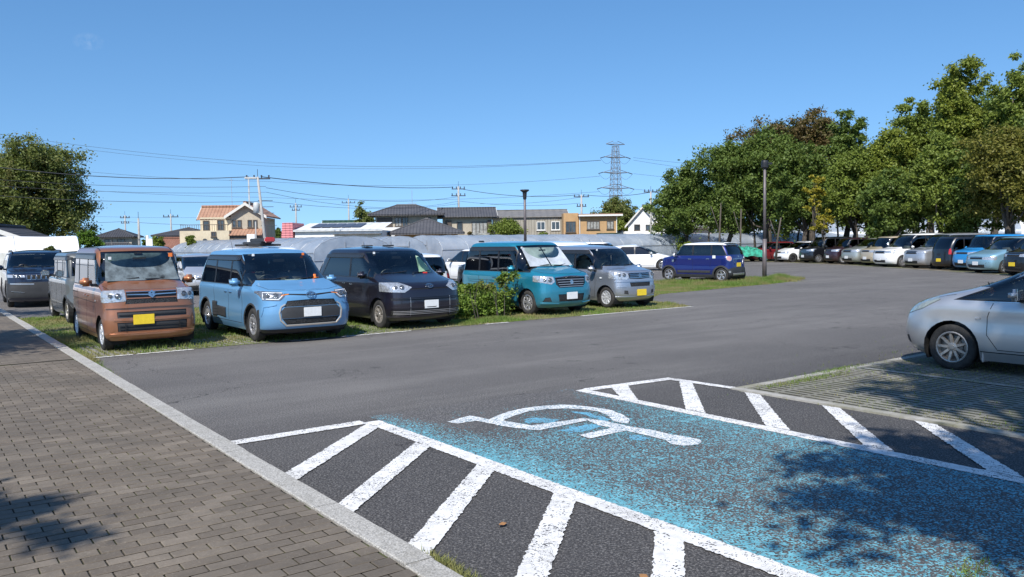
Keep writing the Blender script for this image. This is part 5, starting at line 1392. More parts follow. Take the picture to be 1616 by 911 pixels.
DETAIL = {}
def car(name, sp, label, pos, heading, cat='car', group=None):
    """pos = world X, Y of the ground contact under the outer edge of front wheel on side sp['ref'] (+1 left, -1 right)"""
    W = sp['W']/2; ref = sp.get('ref', -1); h = Vector((heading[0], heading[1])).normalized()
    left = Vector((-h.y, h.x))
    xref = sp.get('xref', 0.0)                                # local x of the reference contact
    base = Vector(pos) - left*(ref*(W-.03)) - h*xref
    root = thing(name, label, cat, (base.x, base.y, sp.get('zoff', 0)), math.atan2(h.y, h.x), group)
    near = sp.get('near', False)
    S = Shell(sp, .05 if near else .085)
    P = paint(*sp['paint'][:2], **(sp['paint'][2] if len(sp['paint']) > 2 else {}))
    H, wb, belt = sp['H'], sp['wb'], sp['belt']
    R = sp['R_t']; fn = S.fn
    gap = .035
    # wheel arches
    for wx in (0, -wb):
        ra = R + sp.get('arch', .05)
        poly = [(wx + ra*math.cos(a), R+.0 + ra*math.sin(a)) for a in np.linspace(-.35, math.pi+.35, 15)]
        poly = [(wx + ra*1.0, .0)] + [(wx + ra*math.cos(a), R + ra*math.sin(a)) for a in np.linspace(0, math.pi, 13)] + [(wx - ra, .0)]
        S.carve([poly], 'side', W*.55)
        lin = MB(); pts = [(wx + (ra+.004)*math.cos(a), R + (ra+.004)*math.sin(a)) for a in np.linspace(-.5, math.pi+.5, 18)]
        for sg in (1, -1):
            V = [(x, sg*(W*.985-.012), z) for x, z in pts] + [(x, sg*(W-.36), z) for x, z in pts]
            n_ = len(pts)
            lin.add(V, [(i, i+1, n_+i+1, n_+i) for i in range(n_-1)] + [tuple(range(n_, 2*n_))])
        lin.build('wheel_well', M['under'], root)
        # lip / cladding
        if sp.get('clad'):
            cw = sp['clad']; cp = [(wx + (ra+cw/2)*math.cos(a), R + (ra+cw/2)*math.sin(a)) for a in np.linspace(-.45, math.pi+.45, 20)]
            V, F = both_sides(*S.ribbon(cp, 'side', cw, .012, .06))
            if V:
                h_ = len(V)//2; k_ = len(F)//2
                mesh_obj('arch_trim', V[:h_], F[:k_], M['black_rough'], root); mesh_obj('arch_trim', V[h_:], [tuple(i-h_ for i in f) for f in F[k_:]], M['black_rough'], root)
    # ---- windscreen
    zc, xc = sp['zc'], sp['xc']; Wt = W*sp.get('tumble', .80)
    zt = H - .115
    wi = sp.get('ws', (.90, .93))
    V, F = S.carve([[(-.01, zc+.03), (W*wi[0], zc+.045), (Wt*wi[1], zt), (-.01, zt+.012)]], 'front', sp['xw']-.5)
    S.piece('windscreen', V, F, M[sp.get('wsmat', 'glass')], root, -.004)
    # ---- rear window
    rw = sp.get('rw', (belt+.04, H-.16, .84, .84))
    V, F = S.carve([[(-.01, rw[0]), (W*rw[2], rw[0]+.01), (Wt*rw[3]*1.08, rw[1]), (-.01, rw[1]+.01)]], 'rear', S.rx+.75)
    S.piece('rear_window', V, F, M['glass_dark'], root, -.004)
    # ---- side windows
    zb = belt + .03; zt = H - sp.get('wtop', .15)
    def Fz(z): return float(fn['F'](z)) - sp.get('pillar', .30)
    def Rz(z): return float(fn['R'](z)) + sp.get('cpil', .16)
    cuts = sp['cuts']
    seg = []
    xs = [None] + list(cuts) + [None]
    for i in range(len(xs)-1):
        a, b = xs[i], xs[i+1]
        a0, a1 = (Fz(zb+.03), Fz(zt)) if a is None else (a-gap, a-gap)
        b0, b1 = (Rz(zb), Rz(zt)) if b is None else (b+gap, b+gap)
        if sp.get('kick') and b is None: pass
        if a is None and a0 > a1 + .35 and b is not None and b > a1:
            pass
        poly = [(a0, zb), (a1, zt), (b1, zt), (b0, zb)]
        if a is not None and a1 > Fz(zt):
            # window cut by the slanting A pillar
            zz = np.interp(a, [Fz(zt), Fz(zb)], [zt, zb]); poly = [(a, zb), (a, zz), (Fz(zt), zt), (b1, zt), (b0, zb)]
        elif a is None and b is not None and b > Fz(zt):
            zz = np.interp(b, [Fz(zt), Fz(zb)], [zt, zb]); poly = [(a0, zb), (b0, zz-.02), (b0, zb)]
        seg.append(poly)
    ovr = sp.get('win')
    if ovr: seg = ovr
    gm = sp.get('winmat', ['glass'] + ['glass_dark']*8)
    for i, poly in enumerate(seg):
        V, F = S.carve([poly], 'side', W*.5)
        S.piece('side_window', V, F, M[gm[min(i, len(gm)-1)]], root, -.003, both=True)
    # black frame round the glass
    t = .035
    out = sp.get('frame') or [(Fz(zb+.03)+.07, zb-t*.5), (Fz(zt)+.03, zt+t), (Rz(zt)-.02, zt+t), (Rz(zb)-.03, zb-t*.5)]
    V, F = S.carve([out] if not isinstance(out[0][0], (tuple, list)) else out, 'side', W*.5)
    S.piece('window_frame', V, F, M[sp.get('framemat', 'black')], root, 0.0, both=True)
    if sp.get('roofmat'):
        V, F = S.carve([[(-6, H-.135), (3, H-.135), (3, H+.1), (-6, H+.1)]], 'side', -.01)
        S.piece('roof', V, F, sp['roofmat'], root)
    if near and sp.get('visor'):
        V, F = S.ribbon([(Fz(zt-.05)+.02, zt-.04), (Rz(zt)+sp['visor'], zt-.03)], 'side', .085, .014, .08)
        V, F = both_sides(V, F)
        if V:
            h_ = len(V)//2; k_ = len(F)//2
            mesh_obj('wind_visor', V[:h_], F[:k_], M['glass_blue'], root); mesh_obj('wind_visor', V[h_:], [tuple(i-h_ for i in f) for f in F[k_:]], M['glass_blue'], root)
    # ---- patches (headlights, grilles ...)
    for pt in sp.get('patch', []):
        nm, mk, proj, polys, kw = pt
        if not isinstance(polys[0][0], (tuple, list)): polys = [polys]
        V, F = S.carve(polys, proj, kw.get('lim'))
        S.piece(nm, V, F, M[mk] if isinstance(mk, str) else mk, root, kw.get('off', 0.0), both=kw.get('both', False))
    if near:
        for pt in sp.get('patch', []):
            if pt[0] != 'headlight': continue
            po = pt[3]; ca = sum(q[0] for q in po)/len(po); cb = sum(q[1] for q in po)/len(po)
            for da, rr in ((-.05, .048), (.055, .036)):
                try: fm = front_frame(S, ca + (da if pt[2] == 'front' else 0), cb, .009, pt[2])
                except TypeError: continue
                for sg in ((1, -1) if pt[2] == 'front' else ()):
                    q_ = MB(); ring(q_, fm, rr, rr, .010, 0, 0, .010); q_.lathe([(.0001, .012), (rr*.6, .008), (rr-.008, .001)], 12, fm)
                    if sg < 0: q_.v = [(a, -b, c) for a, b, c in q_.v]; q_.f = [tuple(reversed(f)) for f in q_.f]
                    q_.build('lamp_reflector', M['lamp_bowl'], root, smooth=True)
    # ---- body
    bm = S.bm
    V = [v.co.copy() for v in bm.verts]; bm.verts.index_update(); F = [tuple(v.index for v in f.verts) for f in bm.faces]
    body = S.piece('body', V, F, P, root)[0]
    bm.free()
    # ---- strips
    for st in sp.get('strip', []):
        nm, mk, proj, path, w, d = st[:6]
        V, F = S.ribbon(path, proj, w, d, .05 if near else .1)
        kw = st[6] if len(st) > 6 else {}
        if proj in ('side',) or kw.get('mirror', True):
            off_axis = proj == 'side' or min(abs(q[0] if proj in ('front', 'rear') else q[1]) for q in path) > .03
            if off_axis and V:
                mp = M[mk] if mk != 'paint' else P
                mesh_obj(nm, V, F, mp, root); mesh_obj(nm, [Vector((q.x, -q.y, q.z)) for q in V], [tuple(reversed(f)) for f in F], mp, root); continue
            if kw.get('each') and V:
                mesh_obj(nm, V, F, M[mk], root); mesh_obj(nm, [Vector((q.x, -q.y, q.z)) for q in V], [tuple(reversed(f)) for f in F], M[mk], root); continue
            V, F = both_sides(V, F)
        if V: mesh_obj(nm, V, F, M[mk] if mk != 'paint' else P, root)
    # panel gaps: doors, bonnet
    V = []; F = []
    def addr(path, proj, w=.009):
        a, b = S.ribbon(path, proj, w, .0015, .06)
        k = len(V); V.extend(a); F.extend([tuple(i+k for i in f) for f in b])
    zs_ = .26
    for d in sp.get('doors', []):
        addr(d, 'side')
    hx = sp.get('bonnet')
    if hx: addr(hx, 'top', .010)
    if V:
        a, b = both_sides(V, F); mesh_obj('panel_gap', a, b, M['gap'], root)
    # handles
    for hx_ in sp.get('handles', []):
        x, z = hx_; m = MB()
        for sg in (1, -1):
            m_ = MB(); y = float(fn['W'](z)); m_.rbox((x, sg*(y+.008), z), (.15, .028, .026), .01)
            m_.build('door_handle', P if not sp.get('chrome_handle') else M['chrome'], root)
    # mirrors
    if sp.get('mirror'):
        x, z = sp['mirror'][:2]; y = float(fn['W'](z-.05)); big = sp.get('mirror_size', (.12, .20, .15))
        for sg in (1, -1):
            m_ = MB(); m_.rbox((x, sg*(y+.055+big[1]/2), z), big, .045, taper=.92)
            mm = sp.get('mirrormat'); m_.build('door_mirror', mm if mm else P, root, smooth=True)
            k_ = MB(); k_.rbox((x-.01, sg*(y+.03), z-big[2]*.38), (.07, .12, .05), .015); k_.build('mirror_arm', M['black'], root)
            g_ = MB(); g_.box(x-big[0]/2-.004, x-big[0]/2+.002, *sorted((sg*(y+.07), sg*(y+.04+big[1]))), z-big[2]*.36, z+big[2]*.36); g_.build('mirror_glass', M['chrome'], root)
    # plates
    for (px_, z, key) in sp.get('plates', []):
        m_ = MB()
        if px_ > 0:
            hh = S.hit(.10, z, 'front'); x = hh[0].x + .012
            hh2 = S.hit(.0, z, 'front'); x = max(x, hh2[0].x+.006)
            m_.rbox((x, sp.get('plate_y', 0), z), (.012, .33, .165), .004)
        else:
            hh = S.hit(.10, z, 'rear'); x = hh[0].x - .012; x = min(x, S.hit(.0, z, 'rear')[0].x-.006)
            m_.rbox((x, 0, z), (.012, .33, .165), .004)
        m_.build('number_plate', M[key], root)
    # wipers
    if near:
        for y0, y1 in ((.05*W, .62*W), (-.75*W, -.08*W)):
            a = S.hit(y0, zc+.045, 'front'); b = S.hit(y1, zc+.075, 'front')
            if a and b:
                m_ = MB(); mid = (a[0]+b[0])/2; mid.x = max(a[0].x, b[0].x)+.01 if False else (a[0].x+b[0].x)/2+.012
                m_.tube([a[0]+a[1]*.02, Vector((mid.x+.012, mid.y, mid.z)), b[0]+b[1]*.02], .009, 5); m_.build('wiper', M['black'], root)
    # underbody, cabin tub, dashboard, seats
    u = MB(); u.box(S.rx+.12, S.fx-.16, -W+.42, W-.42, .17, .36); u.box(-wb+R+.1, -R-.1, -W+.06, W-.06, .18, .34); u.build('underbody', M['under'], root)
    xr = float(fn['R'](belt)) + .12
    c_ = MB(); wy = W*.955-.05
    c_.add([(xc+.05, -wy, .45), (xc+.05, wy, .45), (xr, wy, .45), (xr, -wy, .45), (xc+.05, -wy, belt-.01), (xc+.05, wy, belt-.01), (xr, wy, belt-.01), (xr, -wy, belt-.01)],
           [(0, 1, 2, 3), (0, 4, 5, 1), (1, 5, 6, 2), (2, 6, 7, 3), (3, 7, 4, 0)])
    dx = xc - .1
    c_.box(dx-.40, xc-.06, -wy+.05, wy-.05, belt-.16, min(zc, belt+.06)-.03)
    c_.build('cabin', M['interior'], root)
    sx = sp.get('seatx', -.95 if sp['zc'] > 1 else -1.15)
    sm = M[sp.get('seatmat', 'seat')]
    for x0 in ((sx, sx-.85) if wb > 2.2 else (sx,)):
        for sg in (1, -1):
            m_ = MB(); zz = .52 if H > 1.6 else .42
            m_.rbox((x0, sg*W*.46, zz), (.5, W*.66, .18), .05)
            m_.rbox((x0-.27, sg*W*.46, zz+.38), (.14, W*.62, .62), .05)
            m_.rbox((x0-.30, sg*W*.46, zz+.80), (.10, .26, .18), .045)
            m_.build('seat', sm, root, smooth=True)
    if near:
        m_ = MB(); Mw = Matrix.Translation((sx+.52, -W*.46, zc-.02)) @ Matrix.Rotation(math.radians(-65), 4, 'Y')
        m_.lathe([(.17+.013*math.cos(a), .013*math.sin(a)) for a in np.linspace(0, 2*math.pi, 7)[:-1]], 20, Mw, close=True)
        m_.box(-.16, .16, -.02, .02, -.01, .01, Mw); m_.build('steering_wheel', M['black'], root)
        m_ = MB(); m_.rbox((sp['xw']+.10, 0, H-.25), (.02, .22, .065), .01); m_.build('inner_mirror', M['black'], root)
        m_ = MB(); m_.rbox((sp['xw']-.02, 0, H-.155), (.12, .13, .05), .01); m_.build('camera_housing', M['black'], root)
    # wheels
    ws = sp.get('wheel', (.178, 'single', 7, 'rim'))
    tm, rm, km = wheel_meshes(R, *ws)
    for wx in (0, -wb):
        for sg in (1, -1):
            o = bpy.data.objects.new('wheel', rm); link(o, root); o.location = (wx, sg*(W-.115), R)
            o.rotation_euler = (0, random.uniform(0, 6), 0 if sg > 0 else math.pi)
            if wx == 0 and sp.get('steer'): o.rotation_euler[2] += sp['steer']
            t_ = bpy.data.objects.new('tyre', tm); link(t_, o)
            b_ = bpy.data.objects.new('brake_disc', km); link(b_, o)
    if sp.get('extra'): sp['extra'](root, S, sp, P)
    return root

# -- small emblem makers, built in a local frame: x right, y up, then placed on the nose facing forward
def front_frame(S, y, z, off=.006, proj='front'):
    h = S.hit(y, z, proj); p, q = h[0] + h[1]*off, h[1]
    n_ = Vector((q.x, q.y, q.z)).normalized()
    right = Vector((0, 1, 0)) if proj == 'front' else Vector((0, -1, 0))
    right = (right - n_*right.dot(n_)).normalized(); up = n_.cross(right)
    if up.z < 0: up = -up
    m = Matrix((right, up, n_)).transposed().to_4x4(); m.translation = p
    return m
def ring(mb, M_, rx, ry, t, cx=0, cy=0, d=.006):
    n_ = 20; V = []; F = []
    for k in range(n_):
        a = 2*math.pi*k/n_; c, s_ = math.cos(a), math.sin(a)
        V += [M_ @ Vector((cx+rx*c, cy+ry*s_, 0)), M_ @ Vector((cx+rx*c, cy+ry*s_, d)), M_ @ Vector((cx+(rx-t)*c, cy+(ry-t)*s_, d)), M_ @ Vector((cx+(rx-t)*c, cy+(ry-t)*s_, 0))]
    for k in range(n_):
        j = (k+1) % n_
        for i in range(3): F.append((k*4+i, j*4+i, j*4+i+1, k*4+i+1))
    mb.add(V, F)
def badge_ovals(root, S, z, s=1.0, proj='front'):
    m_ = front_frame(S, 0.0, z, .008, proj); b = MB()
    ring(b, m_, .075*s, .052*s, .010*s); ring(b, m_, .026*s, .048*s, .009*s); ring(b, m_, .052*s, .022*s, .009*s, 0, .016*s)
    b.build('badge', M['chrome'], root)
def badge_s(root, S, z, s=1.0):
    m_ = front_frame(S, 0.0, z, .008); b = MB()
    P1 = [(-.05, .012), (0, .055), (.05, .018), (.025, .006), (0, .026), (-.02, .012), (-.0, -.002), (-.025, -.016)]
    P1 = [(x*s, y*s) for x, y in [(-.055, .012), (0, .06), (.05, .022), (.028, .006), (0, .028), (-.016, .014), (.006, -.006), (-.012, -.02)]]
    b.prism(P1, 0, .008, m_); b.prism([(-x, -y) for x, y in P1], 0, .008, m_)
    b.build('badge', M['chrome'], root)
def badge_d(root, S, z, s=1.0, proj='front'):
    m_ = front_frame(S, 0.0, z, .008, proj); b = MB()
    ring(b, m_, .06*s, .045*s, .010*s); b.prism([(-.018*s, -.03*s), (.004*s, -.03*s), (.024*s, 0), (.004*s, .03*s), (-.018*s, .03*s)], 0, .007, m_)
    b.build('badge', M['chrome'], root)
def badge_h(root, S, z, s=1.0):
    m_ = front_frame(S, 0.0, z, .008); b = MB()
    for x0, x1, y0, y1 in ((-.045, -.028, -.04, .04), (.028, .045, -.04, .04), (-.03, .03, -.008, .008)):
        b.box(x0*s, x1*s, y0*s, y1*s, 0, .007, m_)
    b.build('badge', M['chrome'], root)
def box_on(root, name, c, size, mat, r=.01, smooth=False):
    m_ = MB(); m_.rbox(c, size, r); return m_.build(name, mat, root, smooth=smooth)
def antenna(root, x, z, y=0.0, l=.16):
    m_ = MB(); m_.tube([(x, y, z), (x-l*.55, y, z+l)], [.006, .003], 5); m_.build('antenna', M['black'], root)
# ================================================================ the individual cars
U_ = Vector((-SA, CA)); V_ = Vector((CA, SA))
TOW = -U_                                                  # nose towards the camera side of the block
def base_spec(L, W, H, wb, fo, zh, zc, xc, xw, belt, rt, R_t, **k):
    d = dict(W=W, H=H, wb=wb, fo=fo, ro=L-wb-fo, zh=zh, zc=zc, xc=xc, xw=xw, belt=belt, rt=rt, R_t=R_t)
    d.update(k); return d
def face(d, lamp='lamp', grille='mesh', hl=(.44, .98, .19, .01), gr=(.42, .15, .03), low=(.55, .27, .42), bar='chrome', key='plate_w', pz=.47):
    """generic nose: lamps, grille with a bright bar, lower intake, plate"""
    W, zh = d['W']/2, d['zh']
    d.setdefault('patch', [])
    d['patch'] += [('headlight', lamp, 'front', [(hl[0]*W, zh-hl[2]+.03), (hl[1]*W, zh-hl[2]+.01), (hl[1]*W, zh-hl[3]), (hl[0]*W, zh-hl[3]-.05)], dict(both=True, lim=d['fo']-.55, off=.004)),
                   ('grille', grille, 'front', [(-.01, zh-gr[1]), (gr[0]*W, zh-gr[1]), (gr[0]*W, zh-gr[2]-.01), (-.01, zh-gr[2])], dict(off=-.008)),
                   ('lower_grille', 'mesh', 'front', [(-.01, low[1]), (low[0]*W, low[1]), (low[0]*W*1.05, low[2]), (-.01, low[2])], dict(off=-.008))]
    d.setdefault('strip', [])
    if bar: d['strip'] += [('grille_bar', bar, 'front', [(-.001, zh-gr[1]*.5), (gr[0]*W, zh-gr[1]*.5+.01)], .03, .012)]
    d['strip'] += [('bumper_groove', 'gap', 'front', [(.60*W, .27), (.66*W, .50), (.93*W, .56)], .012, .002)]
    d.setdefault('plates', [(1, pz, key)])
    return d
def tail(d, zb=None, h=.35, wfrac=.80, mat='red_lens', key='plate_w', pz=.75):
    W = d['W']/2; zb = zb or d['belt']-.25
    d.setdefault('patch', []).append(('tail_light', mat, 'rear', [(W*wfrac, zb), (W*1.01, zb), (W*1.01, zb+h), (W*wfrac, zb+h)], dict(both=True, lim=-(d['wb']+d['ro'])+.18, off=.006)))
    d.setdefault('plates', []); d['plates'] = list(d['plates']) + [(-1, pz, key)]
    return d
def door_lines(d, xs, z0=.30):
    W = d['W']/2; zt = d['H']-.12; b = d['belt']
    out = []
    for x in xs:
        out.append([(x, b-.01), (x+.005, (b+z0)/2), (x+.02, z0)])
    R_, ra = d['R_t'], d['R_t'] + .055
    out.append([(xs[0]+.02, z0), (xs[-1]+.02, z0)])
    d['doors'] = d.get('doors', []) + out
    return d

# ---------- copper kei wagon
d = base_spec(3.395, 1.475, 1.785, 2.46, .56, 1.02, 1.13, -.04, -.40, 1.06, -2.62, .279, near=True, tumble=.86, nose=.07, crown=.045,
      cuts=[-.44, -1.17, -2.05], pillar=.22, cpil=.14, wtop=.17, winmat=['glass', 'glass', 'glass_dark', 'glass_dark'], wsmat='glass',
      paint=('copper', (.37, .150, .070), dict(metal=.55, rough=.30)), wheel=(.178, 'cover', 8, 'rim_white'), visor=-.9,
      F=[(.19, .44), (.27, .535), (.42, .56), (.62, .552), (.70, .535), (.80, .525), (.98, .50), (1.02, .47), (1.065, .26), (1.115, .06), (1.15, -.055), (1.675, -.40), (1.74, -.56)],
      af=[(.19, .30), (.6, .26), (1.02, .30), (1.13, .40), (1.7, .28), (1.784, .3)], nf=[(.19, 3.2), (.6, 3.4), (1.02, 3.4), (1.13, 3.4), (1.68, 3.6), (1.784, 2.3)])
d['patch'] = [('headlight', 'lamp', 'front', [(.405, .85), (.735, .83), (.735, 1.025), (.415, 1.035)], dict(both=True, lim=.22, off=.006)),
    ('grille', 'black', 'front', [(-.01, .905), (.395, .905), (.40, 1.0), (-.01, 1.0)], dict(off=-.010)),
    ('honeycomb_grille', 'mesh', 'front', [(-.01, .805), (.42, .80), (.395, .885), (-.01, .885)], dict(off=-.010)),
    ('bumper_slot', 'black_rough', 'front', [(-.01, .575), (.545, .575), (.55, .675), (-.01, .675)], dict(off=-.012)),
    ('lower_grille', 'black_rough', 'front', [(-.01, .35), (.545, .35), (.555, .50), (-.01, .50)], dict(off=-.012))]
d['strip'] = [('chrome_bar', 'chrome', 'front', [(.0, .945), (.39, .955)], .022, .016), ('chrome_bar', 'chrome', 'front', [(.0, .995), (.40, .998)], .016, .012),
    ('grille_slat', 'black', 'front', [(.0, .40), (.53, .40)], .012, .012), ('grille_slat', 'black', 'front', [(.0, .445), (.53, .445)], .012, .012),
    ('grille_slat', 'black', 'front', [(.0, .625), (.53, .625)], .012, .012),
    ('fog_surround', 'black', 'front', [(.43, .36), (.43, .49)], .02, .016), ('bumper_fold', 'paint', 'front', [(.0, .755), (.70, .745)], .030, .022), ('bumper_fold', 'paint', 'front', [(.0, .305), (.66, .30)], .05, .020), ('bumper_fold', 'paint', 'front', [(.0, .54), (.60, .54)], .035, .012),
    ('roof_moulding', 'black', 'top', [(-.50, .585), (-2.4, .585)], .018, .006),
    ('slide_rail', 'gap', 'side', [(-2.0, .93), (-2.72, .93)], .014, .002)]
d['doors'] = [[(-.36, 1.03), (-.37, .75), (-.30, .5), (-.33, .30)], [(-1.14, 1.03), (-1.14, .30)], [(-2.03, 1.03), (-2.02, .62)], [(-.33, .27), (-2.1, .27)], [(-.25, .80), (-2.6, .82)]]
d['bonnet'] = [(.43, .0), (.40, .40), (.30, .62), (-.02, .66)]
d['handles'] = [(-1.02, .90), (-1.30, .90)]; d['mirror'] = (-.36, 1.16, (.11, .19, .17)); d['plates'] = [(1, .54, 'plate_y')]; d['plate_y'] = -.15
def ex(root, S, sp, P):
    badge_s(root, S, .955, 1.15)
    box_on(root, 'inspection_sticker', (-.275, -.48, 1.56), (.006, .05, .05), M['white_sticker'], .001)
    box_on(root, 'round_sticker', (-.285, .52, 1.60), (.006, .07, .07), M['orange'], .002)
    a = MB(); a.add([(-.085, -.60, 1.17), (-.085, .60, 1.17), (-.40, .53, 1.64), (-.40, -.53, 1.64)], [(0, 1, 2, 3)]); a.build('sun_shade', plain("grey_folded_shade", (.13, .16, .17), .5, .25, var=.5, scale=5), root)
    box_on(root, 'marker_lamp', (-.23, -.745, .84), (.05, .012, .03), M['lamp'], .004)
    antenna(root, -.75, 1.785, -.35, .10)
d['extra'] = ex
copper = d

# ---------- sky blue compact van
d = base_spec(4.26, 1.695, 1.695, 2.75, .79, .93, 1.06, .02, -.88, .99, -3.02, .312, near=True, tumble=.80, crown=.055, nose=.15,
      cuts=[-.62, -1.28, -2.22], pillar=.23, cpil=.22, wtop=.16, winmat=['glass', 'glass', 'glass_dark', 'glass_dark'],
      paint=('sky_blue', (.115, .285, .49), dict(metal=.15, rough=.35)), wheel=(.195, 'vee', 5, 'rim'), visor=-1.2, clad=.035,
      af=[(.19, .42), (.5, .42), (.93, .50), (1.06, .55), (1.6, .34), (1.694, .3)])
d['patch'] = [('headlight', 'lamp_dark', 'front', [(.47, .84), (.56, .765), (.80, .775), (.84, .90), (.83, .935), (.50, .915)], dict(both=True, lim=.20, off=.006)),
    ('upper_grille', 'mesh', 'front', [(-.01, .655), (.50, .655), (.44, .76), (-.01, .775)], dict(off=-.010)),
    ('bumper_panel', 'black_rough', 'front', [(-.01, .45), (.545, .45), (.56, .58), (.49, .65), (-.01, .65)], dict(off=.002)),
    ('lower_grille', 'mesh', 'front', [(-.01, .34), (.46, .34), (.54, .445), (-.01, .445)], dict(off=-.014)),
    ('chin', 'black', 'front', [(-.01, .19), (.85, .19), (.85, .255), (-.01, .265)], dict(off=.004, lim=.3))]
d['strip'] = [('grille_frame', 'champagne', 'front', [(.0, .325), (.47, .325), (.565, .42), (.585, .56), (.55, .66), (.48, .70)], .028, .018),
    ('nose_bar', 'black', 'front', [(.0, .85), (.48, .875)], .028, .008),
    ('light_guide', 'drl', 'front', [(.50, .895), (.78, .905), (.80, .80), (.58, .79), (.50, .86)], .018, .010),
    ('turn_lamp', 'amber', 'front', [(.40, .872), (.53, .855)], .018, .010), ('bonnet_crease', 'paint', 'front', [(.42, .94), (.0, .925)], .03, .010), ('bumper_fold', 'paint', 'front', [(.62, .70), (.80, .66), (.83, .50)], .03, .012)]
d['doors'] = [[(-.52, .96), (-.48, .6), (-.52, .33)], [(-1.28, .96), (-1.26, .33)], [(-2.20, .96), (-2.16, .6)], [(-.50, .31), (-2.2, .31)]]
d['bonnet'] = [(.62, .0), (.56, .45), (.40, .66), (.02, .74)]
d['handles'] = [(-1.14, .87), (-1.42, .87)]; d['mirror'] = (-.50, 1.07, (.12, .19, .15)); d['plates'] = [(1, .55, 'plate_w')]
def ex(root, S, sp, P):
    badge_ovals(root, S, .85, 1.25)
    for sg in (1, -1):
        V, F = S.ribbon([(-2.26, .50), (-1.98, .50)], 'side', .30, .012, .1)
        V2, F2 = S.ribbon([(-1.98, .475), (-1.42, .455)], 'side', .20, .012, .1)
        for a, b in ((V, F), (V2, F2)):
            a = [Vector((q.x, q.y*sg, q.z)) for q in a]; b = b if sg > 0 else [tuple(reversed(f)) for f in b]; mesh_obj('side_cladding', a, b, M['black_rough'], root)
    for z in (.44, .50, .56):
        V, F = both_sides(*S.ribbon([(-2.22, z), (-1.84, z)], 'side', .012, .018, .1)); mesh_obj('cladding_rib', V, F, M['black'], root)
    V, F = both_sides(*S.ribbon([(.37, .60), (.40, .45), (.37, .32)], 'side', .10, .010, .1)); mesh_obj('arch_trim', V, F, M['black_rough'], root)
    m_ = MB(); m_.rbox((-.16, .46, 1.12), (.14, .16, .13), .06); m_.build('soft_toy', M['orange'], root, smooth=True)
    box_on(root, 'dash_paper', (-.16, .05, 1.09), (.16, .3, .02), M['white_sticker'])
    box_on(root, 'inspection_sticker', (-.78, -.50, 1.565), (.006, .05, .045), M['white_sticker'], .001)
    box_on(root, 'round_sticker', (-.80, .50, 1.565), (.006, .05, .05), M['orange'], .001)
    antenna(root, -2.6, 1.69, -.3, .14)
d['extra'] = ex
skyblue = d

# ---------- dark purple hatchback
d = base_spec(3.995, 1.695, 1.69, 2.6, .745, .93, 1.07, .0, -.80, 1.02, -2.72, .30, near=True, tumble=.82, crown=.06, nose=.16,
      cuts=[-.50, -1.35], pillar=.24, cpil=.42, wtop=.17, winmat=['glass', 'glass', 'glass_dark', 'glass_dark'],
      paint=('dark_plum', (.013, .011, .020), dict(metal=.45, rough=.3, dirt=.05)), wheel=(.186, 'twin', 7, 'rim_warm'), visor=-1.0)
d['patch'] = [('headlight', 'lamp', 'front', [(.40, .86), (.56, .76), (.845, .775), (.845, .955), (.60, .955)], dict(both=True, lim=.10, off=.006)),
    ('upper_grille', 'gap', 'front', [(-.01, .815), (.43, .815), (.45, .835), (-.01, .84)], dict(off=-.006)),
    ('lower_grille', 'mesh', 'front', [(-.01, .30), (.80, .30), (.81, .41), (-.01, .41)], dict(off=-.010, lim=.3)),
    ('bumper_slot', 'black', 'front', [(-.01, .60), (.80, .60), (.81, .655), (-.01, .655)], dict(off=-.008, lim=.3))]
d['strip'] = [('bumper_rib', 'paint', 'front', [(.0, .632), (.78, .632)], .014, .012)] + \
    [('grille_slat', 'silver_plastic', 'front', [(.0, z), (.77, z)], .009, .012) for z in (.325, .355, .385)] + \
    [('bumper_lip', 'paint', 'front', [(.44, .27), (.82, .27)], .035, .018), ('bumper_rib', 'silver_plastic', 'front', [(.46, .30), (.46, .66)], .008, .006),
     ('bumper_fold', 'paint', 'front', [(.0, .455), (.80, .455)], .022, .02)]
d['doors'] = [[(-.40, .99), (-.38, .6), (-.44, .31)], [(-1.36, .99), (-1.34, .31)], [(-2.25, .99), (-2.2, .66)], [(-.42, .29), (-2.1, .29)]]
d['bonnet'] = [(.60, .0), (.52, .45), (.36, .66), (.0, .72)]
d['handles'] = [(-1.20, .88), (-1.55, .90)]; d['chrome_handle'] = True; d['mirror'] = (-.42, 1.10, (.12, .20, .14)); d['plates'] = [(1, .51, 'plate_w')]
def ex(root, S, sp, P):
    badge_ovals(root, S, .875, 1.15)
    m_ = MB(); m_.add([(-.35, .36, 1.12), (-.25, .62, 1.12), (-.62, .52, 1.45), (-.60, .42, 1.48)], [(0, 1, 2, 3)]); m_.build('folded_sun_shade', plain("pale_green_shade", (.55, .72, .5), .6), root)
    box_on(root, 'dash_paper', (-.16, .42, 1.09), (.12, .30, .015), plain("pale_paper", (.6, .75, .6), .7))
    box_on(root, 'dash_ornament', (-.10, .36, 1.11), (.05, .10, .04), M['red_sticker'])
    box_on(root, 'inspection_sticker', (-.72, -.52, 1.55), (.006, .05, .045), M['white_sticker'], .001)
    for y in (-.22, .22): box_on(root, 'roof_rail', (-1.55, y*1.2, 1.70), (.30, .16, .028), M['black'], .012)
d['extra'] = ex
plum = d

